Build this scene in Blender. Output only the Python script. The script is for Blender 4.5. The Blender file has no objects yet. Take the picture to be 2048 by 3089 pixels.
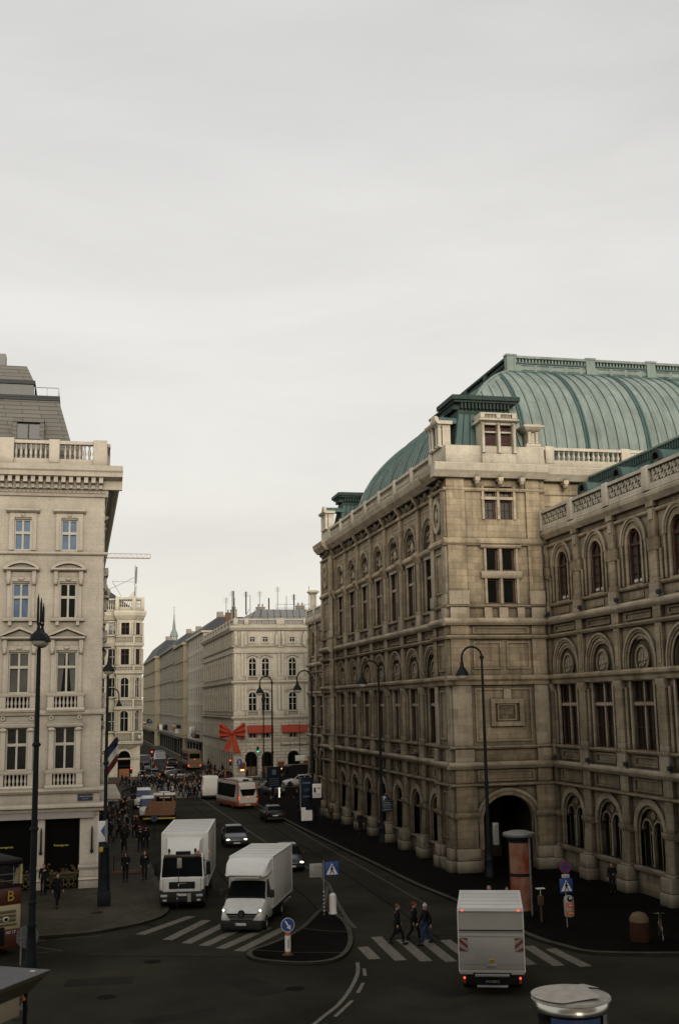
import bpy, bmesh, math, random
from mathutils import Vector, Matrix
R = math.radians; PI = math.pi
random.seed(11)
S = bpy.context.scene
COL = S.collection

# ------------------------------------------------------------------ mesh builder
class MB:
    """Collects faces; build() links them as ONE mesh object."""
    def __init__(s):
        s.v = []; s.f = []; s.mi = []; s.sm = []; s.T = None
    def add(s, vs, fs, mi=0, smooth=False):
        o = len(s.v)
        if s.T is not None:
            vs = [tuple(s.T @ Vector(p)) for p in vs]
        s.v.extend(vs)
        for f in fs:
            s.f.append(tuple(i + o for i in f)); s.mi.append(mi); s.sm.append(smooth)
    def box(s, x0, x1, y0, y1, z0, z1, mi=0):
        if x0 > x1: x0, x1 = x1, x0
        if y0 > y1: y0, y1 = y1, y0
        if z0 > z1: z0, z1 = z1, z0
        s.add([(x0,y0,z0),(x1,y0,z0),(x1,y1,z0),(x0,y1,z0),(x0,y0,z1),(x1,y0,z1),(x1,y1,z1),(x0,y1,z1)],
              [(0,3,2,1),(4,5,6,7),(0,1,5,4),(1,2,6,5),(2,3,7,6),(3,0,4,7)], mi)
    def hexa(s, p, mi=0):
        s.add(p, [(0,3,2,1),(4,5,6,7),(0,1,5,4),(1,2,6,5),(2,3,7,6),(3,0,4,7)], mi)
    def quad(s, a, b, c, d, mi=0):
        s.add([a,b,c,d], [(0,1,2,3)], mi)
    def rbox(s, x0, x1, y0, y1, z0, z1, r=.05, mi=0):
        """box with bevelled edges"""
        bm = bmesh.new()
        bmesh.ops.create_cube(bm, size=1)
        for v in bm.verts:
            v.co = Vector(((x0+x1)/2+(x1-x0)*v.co.x, (y0+y1)/2+(y1-y0)*v.co.y, (z0+z1)/2+(z1-z0)*v.co.z))
        bmesh.ops.bevel(bm, geom=bm.edges[:], offset=r, segments=2, profile=.5, affect='EDGES')
        s.bm(bm, mi)
    def bm(s, bm, mi=0, smooth=True):
        bm.verts.index_update()
        s.add([tuple(v.co) for v in bm.verts], [tuple(v.index for v in f.verts) for f in bm.faces], mi, smooth)
        bm.free()
    def prism(s, poly, a0, a1, plane='xz', mi=0):
        """polygon (2d) extruded between a0 and a1 along the remaining axis"""
        n = len(poly)
        def P(p, a):
            return {'xz': (p[0], a, p[1]), 'yz': (a, p[0], p[1]), 'xy': (p[0], p[1], a)}[plane]
        vs = [P(p, a0) for p in poly] + [P(p, a1) for p in poly]
        fs = [tuple(range(n))[::-1], tuple(range(n, 2*n))]
        fs += [(i, (i+1) % n, n+(i+1) % n, n+i) for i in range(n)]
        s.add(vs, fs, mi)
    def lathe(s, prof, c=(0,0,0), n=10, mi=0, smooth=True, cap=True, a0=0.0, a1=2*PI):
        full = abs(a1-a0-2*PI) < 1e-6
        m = n if full else n+1
        vs = []
        for r, z in prof:
            for i in range(m):
                a = a0+(a1-a0)*i/n
                vs.append((c[0]+r*math.cos(a), c[1]+r*math.sin(a), c[2]+z))
        fs = []
        for k in range(len(prof)-1):
            for i in range(n):
                j = (i+1) % m if full else i+1
                fs.append((k*m+i, k*m+j, (k+1)*m+j, (k+1)*m+i))
        s.add(vs, fs, mi, smooth)
        if cap and full:
            s.add([vs[i] for i in range(m)], [tuple(range(m))[::-1]], mi)
            s.add([vs[(len(prof)-1)*m+i] for i in range(m)], [tuple(range(m))], mi)
    def tube(s, pts, r, n=8, mi=0, cap=True, smooth=True):
        pts = [Vector(p) for p in pts]
        rs = r if isinstance(r, (list, tuple)) else [r]*len(pts)
        vs = []; up0 = None
        for i, p in enumerate(pts):
            d = (pts[min(i+1, len(pts)-1)] - pts[max(i-1, 0)]).normalized()
            if up0 is None:
                up0 = Vector((0,0,1)) if abs(d.z) < .9 else Vector((1,0,0))
            a = d.cross(up0)
            if a.length < 1e-4: a = d.orthogonal()
            a.normalize(); b = a.cross(d).normalized(); up0 = b
            for k in range(n):
                t = 2*PI*k/n
                vs.append(tuple(p + a*(rs[i]*math.cos(t)) + b*(rs[i]*math.sin(t))))
        fs = []
        for i in range(len(pts)-1):
            for k in range(n):
                fs.append((i*n+k, i*n+(k+1) % n, (i+1)*n+(k+1) % n, (i+1)*n+k))
        s.add(vs, fs, mi, smooth)
        if cap:
            s.add([vs[k] for k in range(n)], [tuple(range(n))], mi)
            s.add([vs[(len(pts)-1)*n+k] for k in range(n)], [tuple(range(n))[::-1]], mi)
    def ell(s, c, rx, ry, rz, nu=10, nv=7, mi=0):
        vs = [(c[0], c[1], c[2]-rz)]
        for j in range(1, nv):
            t = -PI/2+PI*j/nv
            for i in range(nu):
                a = 2*PI*i/nu
                vs.append((c[0]+rx*math.cos(t)*math.cos(a), c[1]+ry*math.cos(t)*math.sin(a), c[2]+rz*math.sin(t)))
        vs.append((c[0], c[1], c[2]+rz))
        fs = [(0, 1+(i+1) % nu, 1+i) for i in range(nu)]
        for j in range(nv-2):
            for i in range(nu):
                a = 1+j*nu+i; b = 1+j*nu+(i+1) % nu
                fs.append((a, b, b+nu, a+nu))
        L = len(vs)-1; o = 1+(nv-2)*nu
        fs += [(o+i, o+(i+1) % nu, L) for i in range(nu)]
        s.add(vs, fs, mi, True)
    # ---- wall pieces in facade coordinates: x right, y inward, z up
    def wall(s, x0, x1, z0, z1, y, holes=(), depth=.4, mi=0):
        xs = sorted({x0, x1, *[min(max(h[k], x0), x1) for h in holes for k in (0, 1)]})
        zs = sorted({z0, z1, *[min(max(h[k], z0), z1) for h in holes for k in (2, 3)]})
        for j in range(len(zs)-1):
            a = None
            for i in range(len(xs)-1):
                cx = (xs[i]+xs[i+1])/2; cz = (zs[j]+zs[j+1])/2
                hole = any(h[0] < cx < h[1] and h[2] < cz < h[3] for h in holes)
                if not hole and a is None: a = xs[i]
                if a is not None and (hole or i == len(xs)-2):
                    b = xs[i] if hole else xs[i+1]
                    s.quad((a,y,zs[j]), (b,y,zs[j]), (b,y,zs[j+1]), (a,y,zs[j+1]), mi)
                    a = None
        for h in holes:
            a, b, c, d = h[:4]; e = y+depth
            s.quad((a,y,c),(a,e,c),(b,e,c),(b,y,c), mi); s.quad((a,y,d),(b,y,d),(b,e,d),(a,e,d), mi)
            s.quad((a,y,c),(a,y,d),(a,e,d),(a,e,c), mi); s.quad((b,y,c),(b,e,c),(b,e,d),(b,y,d), mi)
    def spandrel(s, xc, hw, zs, zt, y0, y1, n=10, mi=0, fx=None):
        """fills the two corners between an arch (half width hw, spring zs, crown zt) and its bounding rectangle"""
        for sg in (-1, 1):
            pts = [(xc+sg*hw*math.cos(PI/2*i/n), zs+(zt-zs)*math.sin(PI/2*i/n)) for i in range(n+1)]
            for i in range(n):
                (xa, za), (xb, zb) = pts[i], pts[i+1]
                p = [(xa,za),(xb,zb),(xb,zt),(xa,zt)] if i < n-1 else [(xa,za),(xb,zb),(xa,zt)]
                s.prism(p if sg > 0 else p[::-1], y0, y1, 'xz', mi)
    def ring(s, xc, zc, r0, r1, y0, y1, n=14, a0=0.0, a1=PI, k=1.0, mi=0):
        """flat arch band in the facade plane"""
        for i in range(n):
            t0 = a0+(a1-a0)*i/n; t1 = a0+(a1-a0)*(i+1)/n
            p = [(xc+r0*math.cos(t0), zc+r0*k*math.sin(t0)), (xc+r1*math.cos(t0), zc+r1*k*math.sin(t0)),
                 (xc+r1*math.cos(t1), zc+r1*k*math.sin(t1)), (xc+r0*math.cos(t1), zc+r0*k*math.sin(t1))]
            s.prism(p, y0, y1, 'xz', mi)
    def disc(s, xc, zc, r, y0, y1, n=16, a0=0.0, a1=2*PI, k=1.0, mi=0):
        p = [(xc+r*math.cos(a0+(a1-a0)*i/n), zc+r*k*math.sin(a0+(a1-a0)*i/n)) for i in range(n+(0 if a1-a0 > 6.2 else 1))]
        s.prism(p, y0, y1, 'xz', mi)
    def mould(s, x0, x1, prof, mi=0):
        """moulding: (y,z) profile run along x"""
        s.prism(prof, x0, x1, 'yz', mi)
    def baluster(s, x, y, z0, z1, r=.09, n=6, mi=0):
        h = z1-z0
        s.lathe([(r*.75,0),(r*.75,.1*h),(r*.45,.18*h),(r,.4*h),(r*.5,.72*h),(r*.42,.85*h),(r*.75,.9*h),(r*.75,h)], (x,y,z0), n, mi, True, False)
    def mesh(s, name, mats):
        me = bpy.data.meshes.new(name)
        me.from_pydata(s.v, [], s.f)
        for m in mats: me.materials.append(m)
        me.polygons.foreach_set('material_index', s.mi)
        me.polygons.foreach_set('use_smooth', s.sm)
        me.update()
        if any(s.sm):
            try: me.set_sharp_from_angle(angle=R(50))
            except Exception: pass
        return me
    def build(s, name, mats, parent=None, loc=(0,0,0), rz=0.0):
        if not isinstance(mats, (list, tuple)): mats = [mats]
        return link(name, s.mesh(name, mats), parent, loc, rz)

def link(name, data, parent=None, loc=(0,0,0), rz=0.0):
    o = bpy.data.objects.new(name, data); COL.objects.link(o)
    o.parent = parent; o.location = loc; o.rotation_euler = (0,0,rz)
    return o
def thing(name, label, cat, loc=(0,0,0), rz=0.0, group=None):
    return tag(link(name, None, None, loc, rz), label, cat, group)
def tag(o, label, cat, group=None):
    o['label'] = label; o['category'] = cat
    if group: o['group'] = group
    return o
def struct(o):
    o['kind'] = 'structure'; return o
def dup(root, loc=None, rz=None, label=None, parent=None):
    c = root.copy(); COL.objects.link(c)
    if parent is not None: c.parent = parent
    if loc is not None: c.location = loc
    if rz is not None: c.rotation_euler = (0,0,rz)
    if label: c['label'] = label
    for ch in list(root.children):
        dup(ch, parent=c)
    return c
def frame_T(loc, rz):
    return Matrix.Translation(loc) @ Matrix.Rotation(rz, 4, 'Z')

def text_mesh(body, size, mat, name='lettering', parent=None, loc=(0,0,0), rot=(PI/2,0,0), ext=.004, align='CENTER', bold=0.0, sx=1.0):
    cu = bpy.data.curves.new('lettering_curve', 'FONT'); cu.body = body; cu.size = size
    cu.align_x = align; cu.align_y = 'CENTER'; cu.extrude = ext; cu.offset = bold; cu.resolution_u = 3
    t = bpy.data.objects.new('lettering_curve', cu)
    me = bpy.data.meshes.new_from_object(t)
    bpy.data.objects.remove(t); bpy.data.curves.remove(cu)
    me.materials.clear(); me.materials.append(mat)
    o = link(name, me, parent, loc); o.rotation_euler = rot; o.scale = (sx,1,1)
    return o

# ------------------------------------------------------------------ materials
def nmat(name):
    m = bpy.data.materials.new(name); m.use_nodes = True
    nt = m.node_tree; b = nt.nodes['Principled BSDF']
    return m, nt, b
def N(nt, t, **kw):
    n = nt.nodes.new(t)
    for k, v in kw.items():
        if k in n.inputs: n.inputs[k].default_value = v
        else: setattr(n, k, v)
    return n
def L(nt, a, b): nt.links.new(a, b)
def col(c): return (c[0], c[1], c[2], 1)
def paint(name, c, rough=.5, spec=.5, metal=0.0, noise=.12, nscale=3.0, emit=None, bump=0.0):
    """plain surface with a little dirt variation"""
    m, nt, b = nmat(name)
    b.inputs['Roughness'].default_value = rough; b.inputs['Specular IOR Level'].default_value = spec
    b.inputs['Metallic'].default_value = metal
    tc = N(nt, 'ShaderNodeNewGeometry'); no = N(nt, 'ShaderNodeTexNoise', Scale=nscale, Detail=5.0)
    L(nt, tc.outputs['Position'], no.inputs['Vector'])
    mx = N(nt, 'ShaderNodeMix', data_type='RGBA')
    mx.inputs[6].default_value = col([x*(1-noise*1.6) for x in c]); mx.inputs[7].default_value = col([min(1, x*(1+noise)) for x in c])
    L(nt, no.outputs['Fac'], mx.inputs[0]); L(nt, mx.outputs[2], b.inputs['Base Color'])
    if emit:
        b.inputs['Emission Color'].default_value = col(c); b.inputs['Emission Strength'].default_value = emit
    if bump:
        bp = N(nt, 'ShaderNodeBump', Strength=bump, Distance=.05); L(nt, no.outputs['Fac'], bp.inputs['Height']); L(nt, bp.outputs['Normal'], b.inputs['Normal'])
    return m
def glass(name, c, rough=.08, spec=.5):
    m, nt, b = nmat(name)
    b.inputs['Base Color'].default_value = col(c); b.inputs['Roughness'].default_value = rough; b.inputs['Specular IOR Level'].default_value = spec
    g = N(nt, 'ShaderNodeNewGeometry'); no = N(nt, 'ShaderNodeTexNoise', Scale=1.3, Detail=2.0)
    L(nt, g.outputs['Position'], no.inputs['Vector'])
    bp = N(nt, 'ShaderNodeBump', Strength=.06, Distance=.1); L(nt, no.outputs['Fac'], bp.inputs['Height']); L(nt, bp.outputs['Normal'], b.inputs['Normal'])
    mx = N(nt, 'ShaderNodeMix', data_type='RGBA'); mx.inputs[6].default_value = col([x*.5 for x in c]); mx.inputs[7].default_value = col([x*1.6 for x in c])
    L(nt, no.outputs['Fac'], mx.inputs[0]); L(nt, mx.outputs[2], b.inputs['Base Color'])
    return m
def stone(name, c1, c2, mortar, bw=.9, bh=.45, msize=.012, stain=.5, stain_c=None, bump=.25, patch=.35, rough=.85, crease_shade=.55, zg=None, renew=0.0):
    """ashlar: blocks of slightly different colour, thin joints, blotches and rain streaks (world position, so no two bays repeat)"""
    m, nt, b = nmat(name)
    b.inputs['Roughness'].default_value = rough; b.inputs['Specular IOR Level'].default_value = .2
    g = N(nt, 'ShaderNodeNewGeometry'); sp = N(nt, 'ShaderNodeSeparateXYZ'); L(nt, g.outputs['Position'], sp.inputs[0])
    ad = N(nt, 'ShaderNodeMath', operation='ADD'); L(nt, sp.outputs[0], ad.inputs[0]); L(nt, sp.outputs[1], ad.inputs[1])
    cb = N(nt, 'ShaderNodeCombineXYZ'); L(nt, ad.outputs[0], cb.inputs[0]); L(nt, sp.outputs[2], cb.inputs[1])
    br = N(nt, 'ShaderNodeTexBrick', Scale=1.0); br.inputs['Brick Width'].default_value = bw; br.inputs['Row Height'].default_value = bh
    br.inputs['Mortar Size'].default_value = msize; br.inputs['Mortar Smooth'].default_value = .3
    br.inputs['Color1'].default_value = col(c1); br.inputs['Color2'].default_value = col(c2); br.inputs['Mortar'].default_value = col(mortar)
    L(nt, cb.outputs[0], br.inputs['Vector'])
    n1 = N(nt, 'ShaderNodeTexNoise', Scale=.55, Detail=6.0, Roughness=.65); L(nt, g.outputs['Position'], n1.inputs['Vector'])
    mp = N(nt, 'ShaderNodeMapping'); mp.inputs['Scale'].default_value = (2.2, 2.2, .22); L(nt, g.outputs['Position'], mp.inputs['Vector'])
    n2 = N(nt, 'ShaderNodeTexNoise', Scale=1.0, Detail=5.0, Roughness=.7); L(nt, mp.outputs[0], n2.inputs['Vector'])
    n3 = N(nt, 'ShaderNodeTexNoise', Scale=9.0, Detail=4.0); L(nt, g.outputs['Position'], n3.inputs['Vector'])
    r1 = N(nt, 'ShaderNodeMapRange'); r1.inputs['From Min'].default_value = .35; r1.inputs['From Max'].default_value = .68
    r1.inputs['To Min'].default_value = 1-patch; r1.inputs['To Max'].default_value = 1+patch; L(nt, n1.outputs['Fac'], r1.inputs['Value'])
    r3 = N(nt, 'ShaderNodeMapRange'); r3.inputs['To Min'].default_value = .8; r3.inputs['To Max'].default_value = 1.2; L(nt, n3.outputs['Fac'], r3.inputs['Value'])
    mu = N(nt, 'ShaderNodeMath', operation='MULTIPLY'); L(nt, r1.outputs[0], mu.inputs[0]); L(nt, r3.outputs[0], mu.inputs[1])
    sc = N(nt, 'ShaderNodeVectorMath', operation='SCALE'); L(nt, br.outputs['Color'], sc.inputs[0]); L(nt, mu.outputs[0], sc.inputs['Scale'])
    r2 = N(nt, 'ShaderNodeMapRange'); r2.inputs['From Min'].default_value = .48; r2.inputs['From Max'].default_value = .72; r2.inputs['To Max'].default_value = stain
    L(nt, n2.outputs['Fac'], r2.inputs['Value'])
    mx = N(nt, 'ShaderNodeMix', data_type='RGBA'); L(nt, r2.outputs[0], mx.inputs[0]); L(nt, sc.outputs[0], mx.inputs[6])
    mx.inputs[7].default_value = col(stain_c or [x*.35 for x in c1]); res = mx.outputs[2]
    if renew:
        b2 = N(nt, 'ShaderNodeTexBrick', Scale=1.0); b2.inputs['Brick Width'].default_value = bw; b2.inputs['Row Height'].default_value = bh*1.0; b2.inputs['Mortar Size'].default_value = 0.0
        b2.inputs['Color1'].default_value = (0,0,0,1); b2.inputs['Color2'].default_value = (1,1,1,1); b2.inputs['Mortar'].default_value = (.5,.5,.5,1)
        L(nt, cb.outputs[0], b2.inputs['Vector']); rb = N(nt, 'ShaderNodeValToRGB'); rb.color_ramp.interpolation = 'CONSTANT'
        e_ = rb.color_ramp.elements; e_[0].position = 0; e_[0].color = (.78,.76,.74,1); e_[1].position = .2; e_[1].color = (1,1,1,1)
        q_ = e_.new(.62); q_.color = (1.0+renew*.35,)*3+(1,); q_ = e_.new(.84); q_.color = (1.0+renew,)*3+(1,)
        L(nt, b2.outputs['Color'], rb.inputs[0]); mm = N(nt, 'ShaderNodeVectorMath', operation='MULTIPLY'); L(nt, res, mm.inputs[0]); L(nt, rb.outputs[0], mm.inputs[1]); res = mm.outputs[0]
    if zg:  # paler stone above, street-level shade below, both put into the colour
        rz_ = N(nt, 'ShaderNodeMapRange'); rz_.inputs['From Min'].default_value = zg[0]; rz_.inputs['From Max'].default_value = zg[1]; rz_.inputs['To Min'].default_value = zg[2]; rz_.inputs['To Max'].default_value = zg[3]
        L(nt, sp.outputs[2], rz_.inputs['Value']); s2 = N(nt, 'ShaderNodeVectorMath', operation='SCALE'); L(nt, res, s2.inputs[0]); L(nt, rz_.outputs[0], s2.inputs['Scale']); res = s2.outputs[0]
    if crease_shade:  # relief shadow in recesses and under mouldings, painted into the colour
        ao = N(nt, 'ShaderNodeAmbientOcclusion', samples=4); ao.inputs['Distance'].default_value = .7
        ra = N(nt, 'ShaderNodeMapRange'); ra.inputs['From Min'].default_value = .35; ra.inputs['From Max'].default_value = .93; ra.inputs['To Min'].default_value = 1-crease_shade; ra.inputs['To Max'].default_value = 1.0
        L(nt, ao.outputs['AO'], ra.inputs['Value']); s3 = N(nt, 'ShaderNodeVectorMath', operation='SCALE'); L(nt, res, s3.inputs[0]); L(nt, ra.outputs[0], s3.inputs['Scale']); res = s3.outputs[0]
    L(nt, res, b.inputs['Base Color'])
    ad2 = N(nt, 'ShaderNodeMath', operation='SUBTRACT'); L(nt, n3.outputs['Fac'], ad2.inputs[0]); L(nt, br.outputs['Fac'], ad2.inputs[1])
    bp = N(nt, 'ShaderNodeBump', Strength=bump, Distance=.04); L(nt, ad2.outputs[0], bp.inputs['Height']); L(nt, bp.outputs['Normal'], b.inputs['Normal'])
    return m
def copper(name, c1, c2, rough=.7):
    m, nt, b = nmat(name); b.inputs['Roughness'].default_value = rough; b.inputs['Specular IOR Level'].default_value = .3
    g = N(nt, 'ShaderNodeNewGeometry')
    mp = N(nt, 'ShaderNodeMapping'); mp.inputs['Scale'].default_value = (2.4,1.0,.22); L(nt, g.outputs['Position'], mp.inputs['Vector'])
    n1 = N(nt, 'ShaderNodeTexNoise', Scale=1.0, Detail=9.0, Roughness=.75); L(nt, mp.outputs[0], n1.inputs['Vector'])
    rp = N(nt, 'ShaderNodeValToRGB'); rp.color_ramp.elements[0].position = .3; rp.color_ramp.elements[1].position = .7
    rp.color_ramp.elements[0].color = col(c1); rp.color_ramp.elements[1].color = col(c2)
    L(nt, n1.outputs['Fac'], rp.inputs[0])
    n2 = N(nt, 'ShaderNodeTexNoise', Scale=.45, Detail=8.0, Roughness=.7); L(nt, g.outputs['Position'], n2.inputs['Vector'])
    m2 = N(nt, 'ShaderNodeMapping'); m2.inputs['Scale'].default_value = (5.0,.35,.12); L(nt, g.outputs['Position'], m2.inputs['Vector'])
    n3 = N(nt, 'ShaderNodeTexNoise', Scale=1.0, Detail=6.0, Roughness=.6); L(nt, m2.outputs[0], n3.inputs['Vector'])
    r2 = N(nt, 'ShaderNodeMapRange'); r2.inputs['From Min'].default_value = .3; r2.inputs['From Max'].default_value = .7; r2.inputs['To Min'].default_value = .78; r2.inputs['To Max'].default_value = 1.14; L(nt, n2.outputs['Fac'], r2.inputs['Value'])
    r3 = N(nt, 'ShaderNodeMapRange'); r3.inputs['From Min'].default_value = .55; r3.inputs['From Max'].default_value = .75; r3.inputs['To Min'].default_value = 1.0; r3.inputs['To Max'].default_value = .62; L(nt, n3.outputs['Fac'], r3.inputs['Value'])
    mu = N(nt, 'ShaderNodeMath', operation='MULTIPLY'); L(nt, r2.outputs[0], mu.inputs[0]); L(nt, r3.outputs[0], mu.inputs[1])
    sc = N(nt, 'ShaderNodeVectorMath', operation='SCALE'); L(nt, rp.outputs[0], sc.inputs[0]); L(nt, mu.outputs[0], sc.inputs['Scale']); L(nt, sc.outputs[0], b.inputs['Base Color'])
    return m
def slate(name, c, row=.28):
    m, nt, b = nmat(name); b.inputs['Roughness'].default_value = .75
    g = N(nt, 'ShaderNodeNewGeometry'); sp = N(nt, 'ShaderNodeSeparateXYZ'); L(nt, g.outputs['Position'], sp.inputs[0])
    ad = N(nt, 'ShaderNodeMath', operation='ADD'); L(nt, sp.outputs[0], ad.inputs[0]); L(nt, sp.outputs[1], ad.inputs[1])
    cb = N(nt, 'ShaderNodeCombineXYZ'); L(nt, ad.outputs[0], cb.inputs[0]); L(nt, sp.outputs[2], cb.inputs[1])
    br = N(nt, 'ShaderNodeTexBrick', Scale=1.0); br.inputs['Brick Width'].default_value = 2.2; br.inputs['Row Height'].default_value = row; br.inputs['Mortar Size'].default_value = .025
    br.inputs['Color1'].default_value = col(c); br.inputs['Color2'].default_value = col([x*.85 for x in c]); br.inputs['Mortar'].default_value = col([x*.35 for x in c])
    L(nt, cb.outputs[0], br.inputs['Vector']); L(nt, br.outputs['Color'], b.inputs['Base Color'])
    return m
def ground_mat(name, c1, c2, scale=.18, fine=14.0, bump=.3, rough=.85, cobble=None, spec=.12):
    m, nt, b = nmat(name); b.inputs['Roughness'].default_value = rough; b.inputs['Specular IOR Level'].default_value = spec
    g = N(nt, 'ShaderNodeNewGeometry')
    n1 = N(nt, 'ShaderNodeTexNoise', Scale=scale, Detail=8.0, Roughness=.6); L(nt, g.outputs['Position'], n1.inputs['Vector'])
    n2 = N(nt, 'ShaderNodeTexNoise', Scale=fine, Detail=4.0); L(nt, g.outputs['Position'], n2.inputs['Vector'])
    rp = N(nt, 'ShaderNodeValToRGB'); rp.color_ramp.elements[0].position = .32; rp.color_ramp.elements[1].position = .68
    rp.color_ramp.elements[0].color = col(c1); rp.color_ramp.elements[1].color = col(c2); L(nt, n1.outputs['Fac'], rp.inputs[0])
    r3 = N(nt, 'ShaderNodeMapRange'); r3.inputs['To Min'].default_value = .6; r3.inputs['To Max'].default_value = 1.4; L(nt, n2.outputs['Fac'], r3.inputs['Value'])
    sc = N(nt, 'ShaderNodeVectorMath', operation='SCALE'); L(nt, rp.outputs[0], sc.inputs[0]); L(nt, r3.outputs[0], sc.inputs['Scale'])
    out = sc.outputs[0]; hgt = n2.outputs['Fac']
    if cobble:
        vo = N(nt, 'ShaderNodeTexBrick', Scale=1.0); vo.inputs['Brick Width'].default_value = cobble; vo.inputs['Row Height'].default_value = cobble; vo.inputs['Mortar Size'].default_value = .012
        vo.inputs['Color1'].default_value = (1,1,1,1); vo.inputs['Color2'].default_value = (.75,.75,.75,1); vo.inputs['Mortar'].default_value = (.35,.35,.35,1)
        L(nt, g.outputs['Position'], vo.inputs['Vector'])
        mm = N(nt, 'ShaderNodeVectorMath', operation='MULTIPLY'); L(nt, out, mm.inputs[0]); L(nt, vo.outputs['Color'], mm.inputs[1]); out = mm.outputs[0]
    L(nt, out, b.inputs['Base Color'])
    bp = N(nt, 'ShaderNodeBump', Strength=bump, Distance=.02); L(nt, hgt, bp.inputs['Height']); L(nt, bp.outputs['Normal'], b.inputs['Normal'])
    return m
def wornpaint(name, c, base, amt=.45):
    """road marking worn down to the asphalt in places"""
    m, nt, b = nmat(name); b.inputs['Roughness'].default_value = .8
    g = N(nt, 'ShaderNodeNewGeometry'); n1 = N(nt, 'ShaderNodeTexNoise', Scale=5.0, Detail=9.0, Roughness=.75); L(nt, g.outputs['Position'], n1.inputs['Vector'])
    rp = N(nt, 'ShaderNodeValToRGB'); rp.color_ramp.elements[0].position = amt-.12; rp.color_ramp.elements[1].position = amt+.14
    rp.color_ramp.elements[0].color = col(base); rp.color_ramp.elements[1].color = col(c)
    L(nt, n1.outputs['Fac'], rp.inputs[0]); L(nt, rp.outputs[0], b.inputs['Base Color'])
    return m
def cloth(name, rough=.9, noise=.2):
    """clothing: colour comes from each object's own colour"""
    m, nt, b = nmat(name); b.inputs['Roughness'].default_value = rough; b.inputs['Specular IOR Level'].default_value = .15
    oi = N(nt, 'ShaderNodeObjectInfo'); g = N(nt, 'ShaderNodeNewGeometry'); n1 = N(nt, 'ShaderNodeTexNoise', Scale=12.0, Detail=3.0); L(nt, g.outputs['Position'], n1.inputs['Vector'])
    r3 = N(nt, 'ShaderNodeMapRange'); r3.inputs['To Min'].default_value = .7; r3.inputs['To Max'].default_value = 1.3; L(nt, n1.outputs['Fac'], r3.inputs['Value'])
    sc = N(nt, 'ShaderNodeVectorMath', operation='SCALE'); L(nt, oi.outputs['Color'], sc.inputs[0]); L(nt, r3.outputs[0], sc.inputs['Scale'])
    L(nt, sc.outputs[0], b.inputs['Base Color'])
    return m

M = {}
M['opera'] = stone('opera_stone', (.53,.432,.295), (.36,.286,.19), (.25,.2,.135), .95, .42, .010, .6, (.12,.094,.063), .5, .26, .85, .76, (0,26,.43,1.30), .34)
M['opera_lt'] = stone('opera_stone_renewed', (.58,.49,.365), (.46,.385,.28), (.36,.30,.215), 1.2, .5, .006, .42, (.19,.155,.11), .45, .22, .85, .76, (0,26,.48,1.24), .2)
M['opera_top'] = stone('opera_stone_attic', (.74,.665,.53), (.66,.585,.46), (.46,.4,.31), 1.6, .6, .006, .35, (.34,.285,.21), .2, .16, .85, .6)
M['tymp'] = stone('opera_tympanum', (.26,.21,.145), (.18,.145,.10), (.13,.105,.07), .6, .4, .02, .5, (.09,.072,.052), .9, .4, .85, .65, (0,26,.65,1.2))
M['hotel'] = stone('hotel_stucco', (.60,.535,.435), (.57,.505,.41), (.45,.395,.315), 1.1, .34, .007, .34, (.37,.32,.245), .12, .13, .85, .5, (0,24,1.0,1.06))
M['hotel_trim'] = stone('hotel_trim', (.61,.545,.445), (.59,.525,.43), (.55,.49,.40), 3, 3, .002, .34, (.36,.31,.24), .1, .1, .85, .6, (0,24,1.0,1.06))
M['bay'] = stone('bay_stucco', (.74,.67,.53), (.70,.63,.50), (.56,.5,.39), 1.2, .4, .006, .3, (.42,.36,.27), .2, .1, .85, .65)
M['palais'] = stone('palais_stucco', (.66,.595,.48), (.61,.55,.445), (.42,.37,.3), 1.0, .36, .010, .3, (.36,.315,.245), .25, .1, .85, .65)
M['palais_rust'] = stone('palais_rustic', (.60,.535,.43), (.53,.475,.38), (.2,.175,.14), 1.3, .46, .035, .35, (.3,.26,.2), .6, .1, .85, .6)
M['cream'] = stone('far_cream', (.56,.505,.41), (.53,.475,.39), (.47,.42,.34), 2, 2, .004, .2, (.4,.355,.285), .1, .08, .85, .3)
M['ochre'] = stone('far_ochre', (.36,.315,.21), (.33,.29,.195), (.28,.24,.165), 2, 2, .004, .25, (.23,.2,.14), .1, .1, .85, .3)
M['greyst'] = stone('far_grey', (.33,.295,.235), (.3,.27,.215), (.23,.2,.16), 1.5, .6, .01, .3, (.19,.17,.135), .15, .1, .85, .4)
M['copper'] = copper('verdigris_copper', (.185,.235,.205), (.345,.395,.355))
M['copper_b'] = copper('verdigris_blue', (.06,.115,.105), (.115,.18,.165))
M['copper_d'] = copper('dark_copper', (.02,.035,.03), (.055,.085,.07))
M['slate'] = slate('slate_roof', (.20,.187,.16))
M['zinc'] = slate('zinc_roof', (.27,.265,.25), 1.4)
M['dkroof'] = slate('dark_roof', (.06,.065,.07))
M['redroof'] = slate('red_brick', (.20,.10,.07))
M['glass'] = glass('window_glass', (.010,.012,.010), .08, .35)
M['far_glass'] = paint('far_window', (.028,.027,.024), .9, .05)
M['carglass'] = glass('car_glass', (.006,.008,.008), .12, .012)
M['glass_b'] = glass('sky_painted_glass', (.12,.19,.29), .25, .12)  # blue of the reflected sky is painted into the base colour
M['glass_c'] = glass('curtained_glass', (.10,.095,.08), .2, .4)
M['glass_w'] = glass('net_curtain_glass', (.28,.25,.2), .3, .3)
M['wframe'] = paint('white_frame', (.60,.55,.46), .5)
M['rframe'] = paint('oxblood_frame', (.075,.028,.018), .5)
M['shutter'] = paint('oxblood_shutter', (.075,.022,.014), .6)
M['void'] = paint('dark_interior', (.006,.006,.005), .95, .05)
M['black'] = paint('black_paint', (.010,.010,.010), .6, .15)
M['iron'] = paint('lamp_iron', (.009,.013,.0135), .6, .2, .0, .3, 6)
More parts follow.
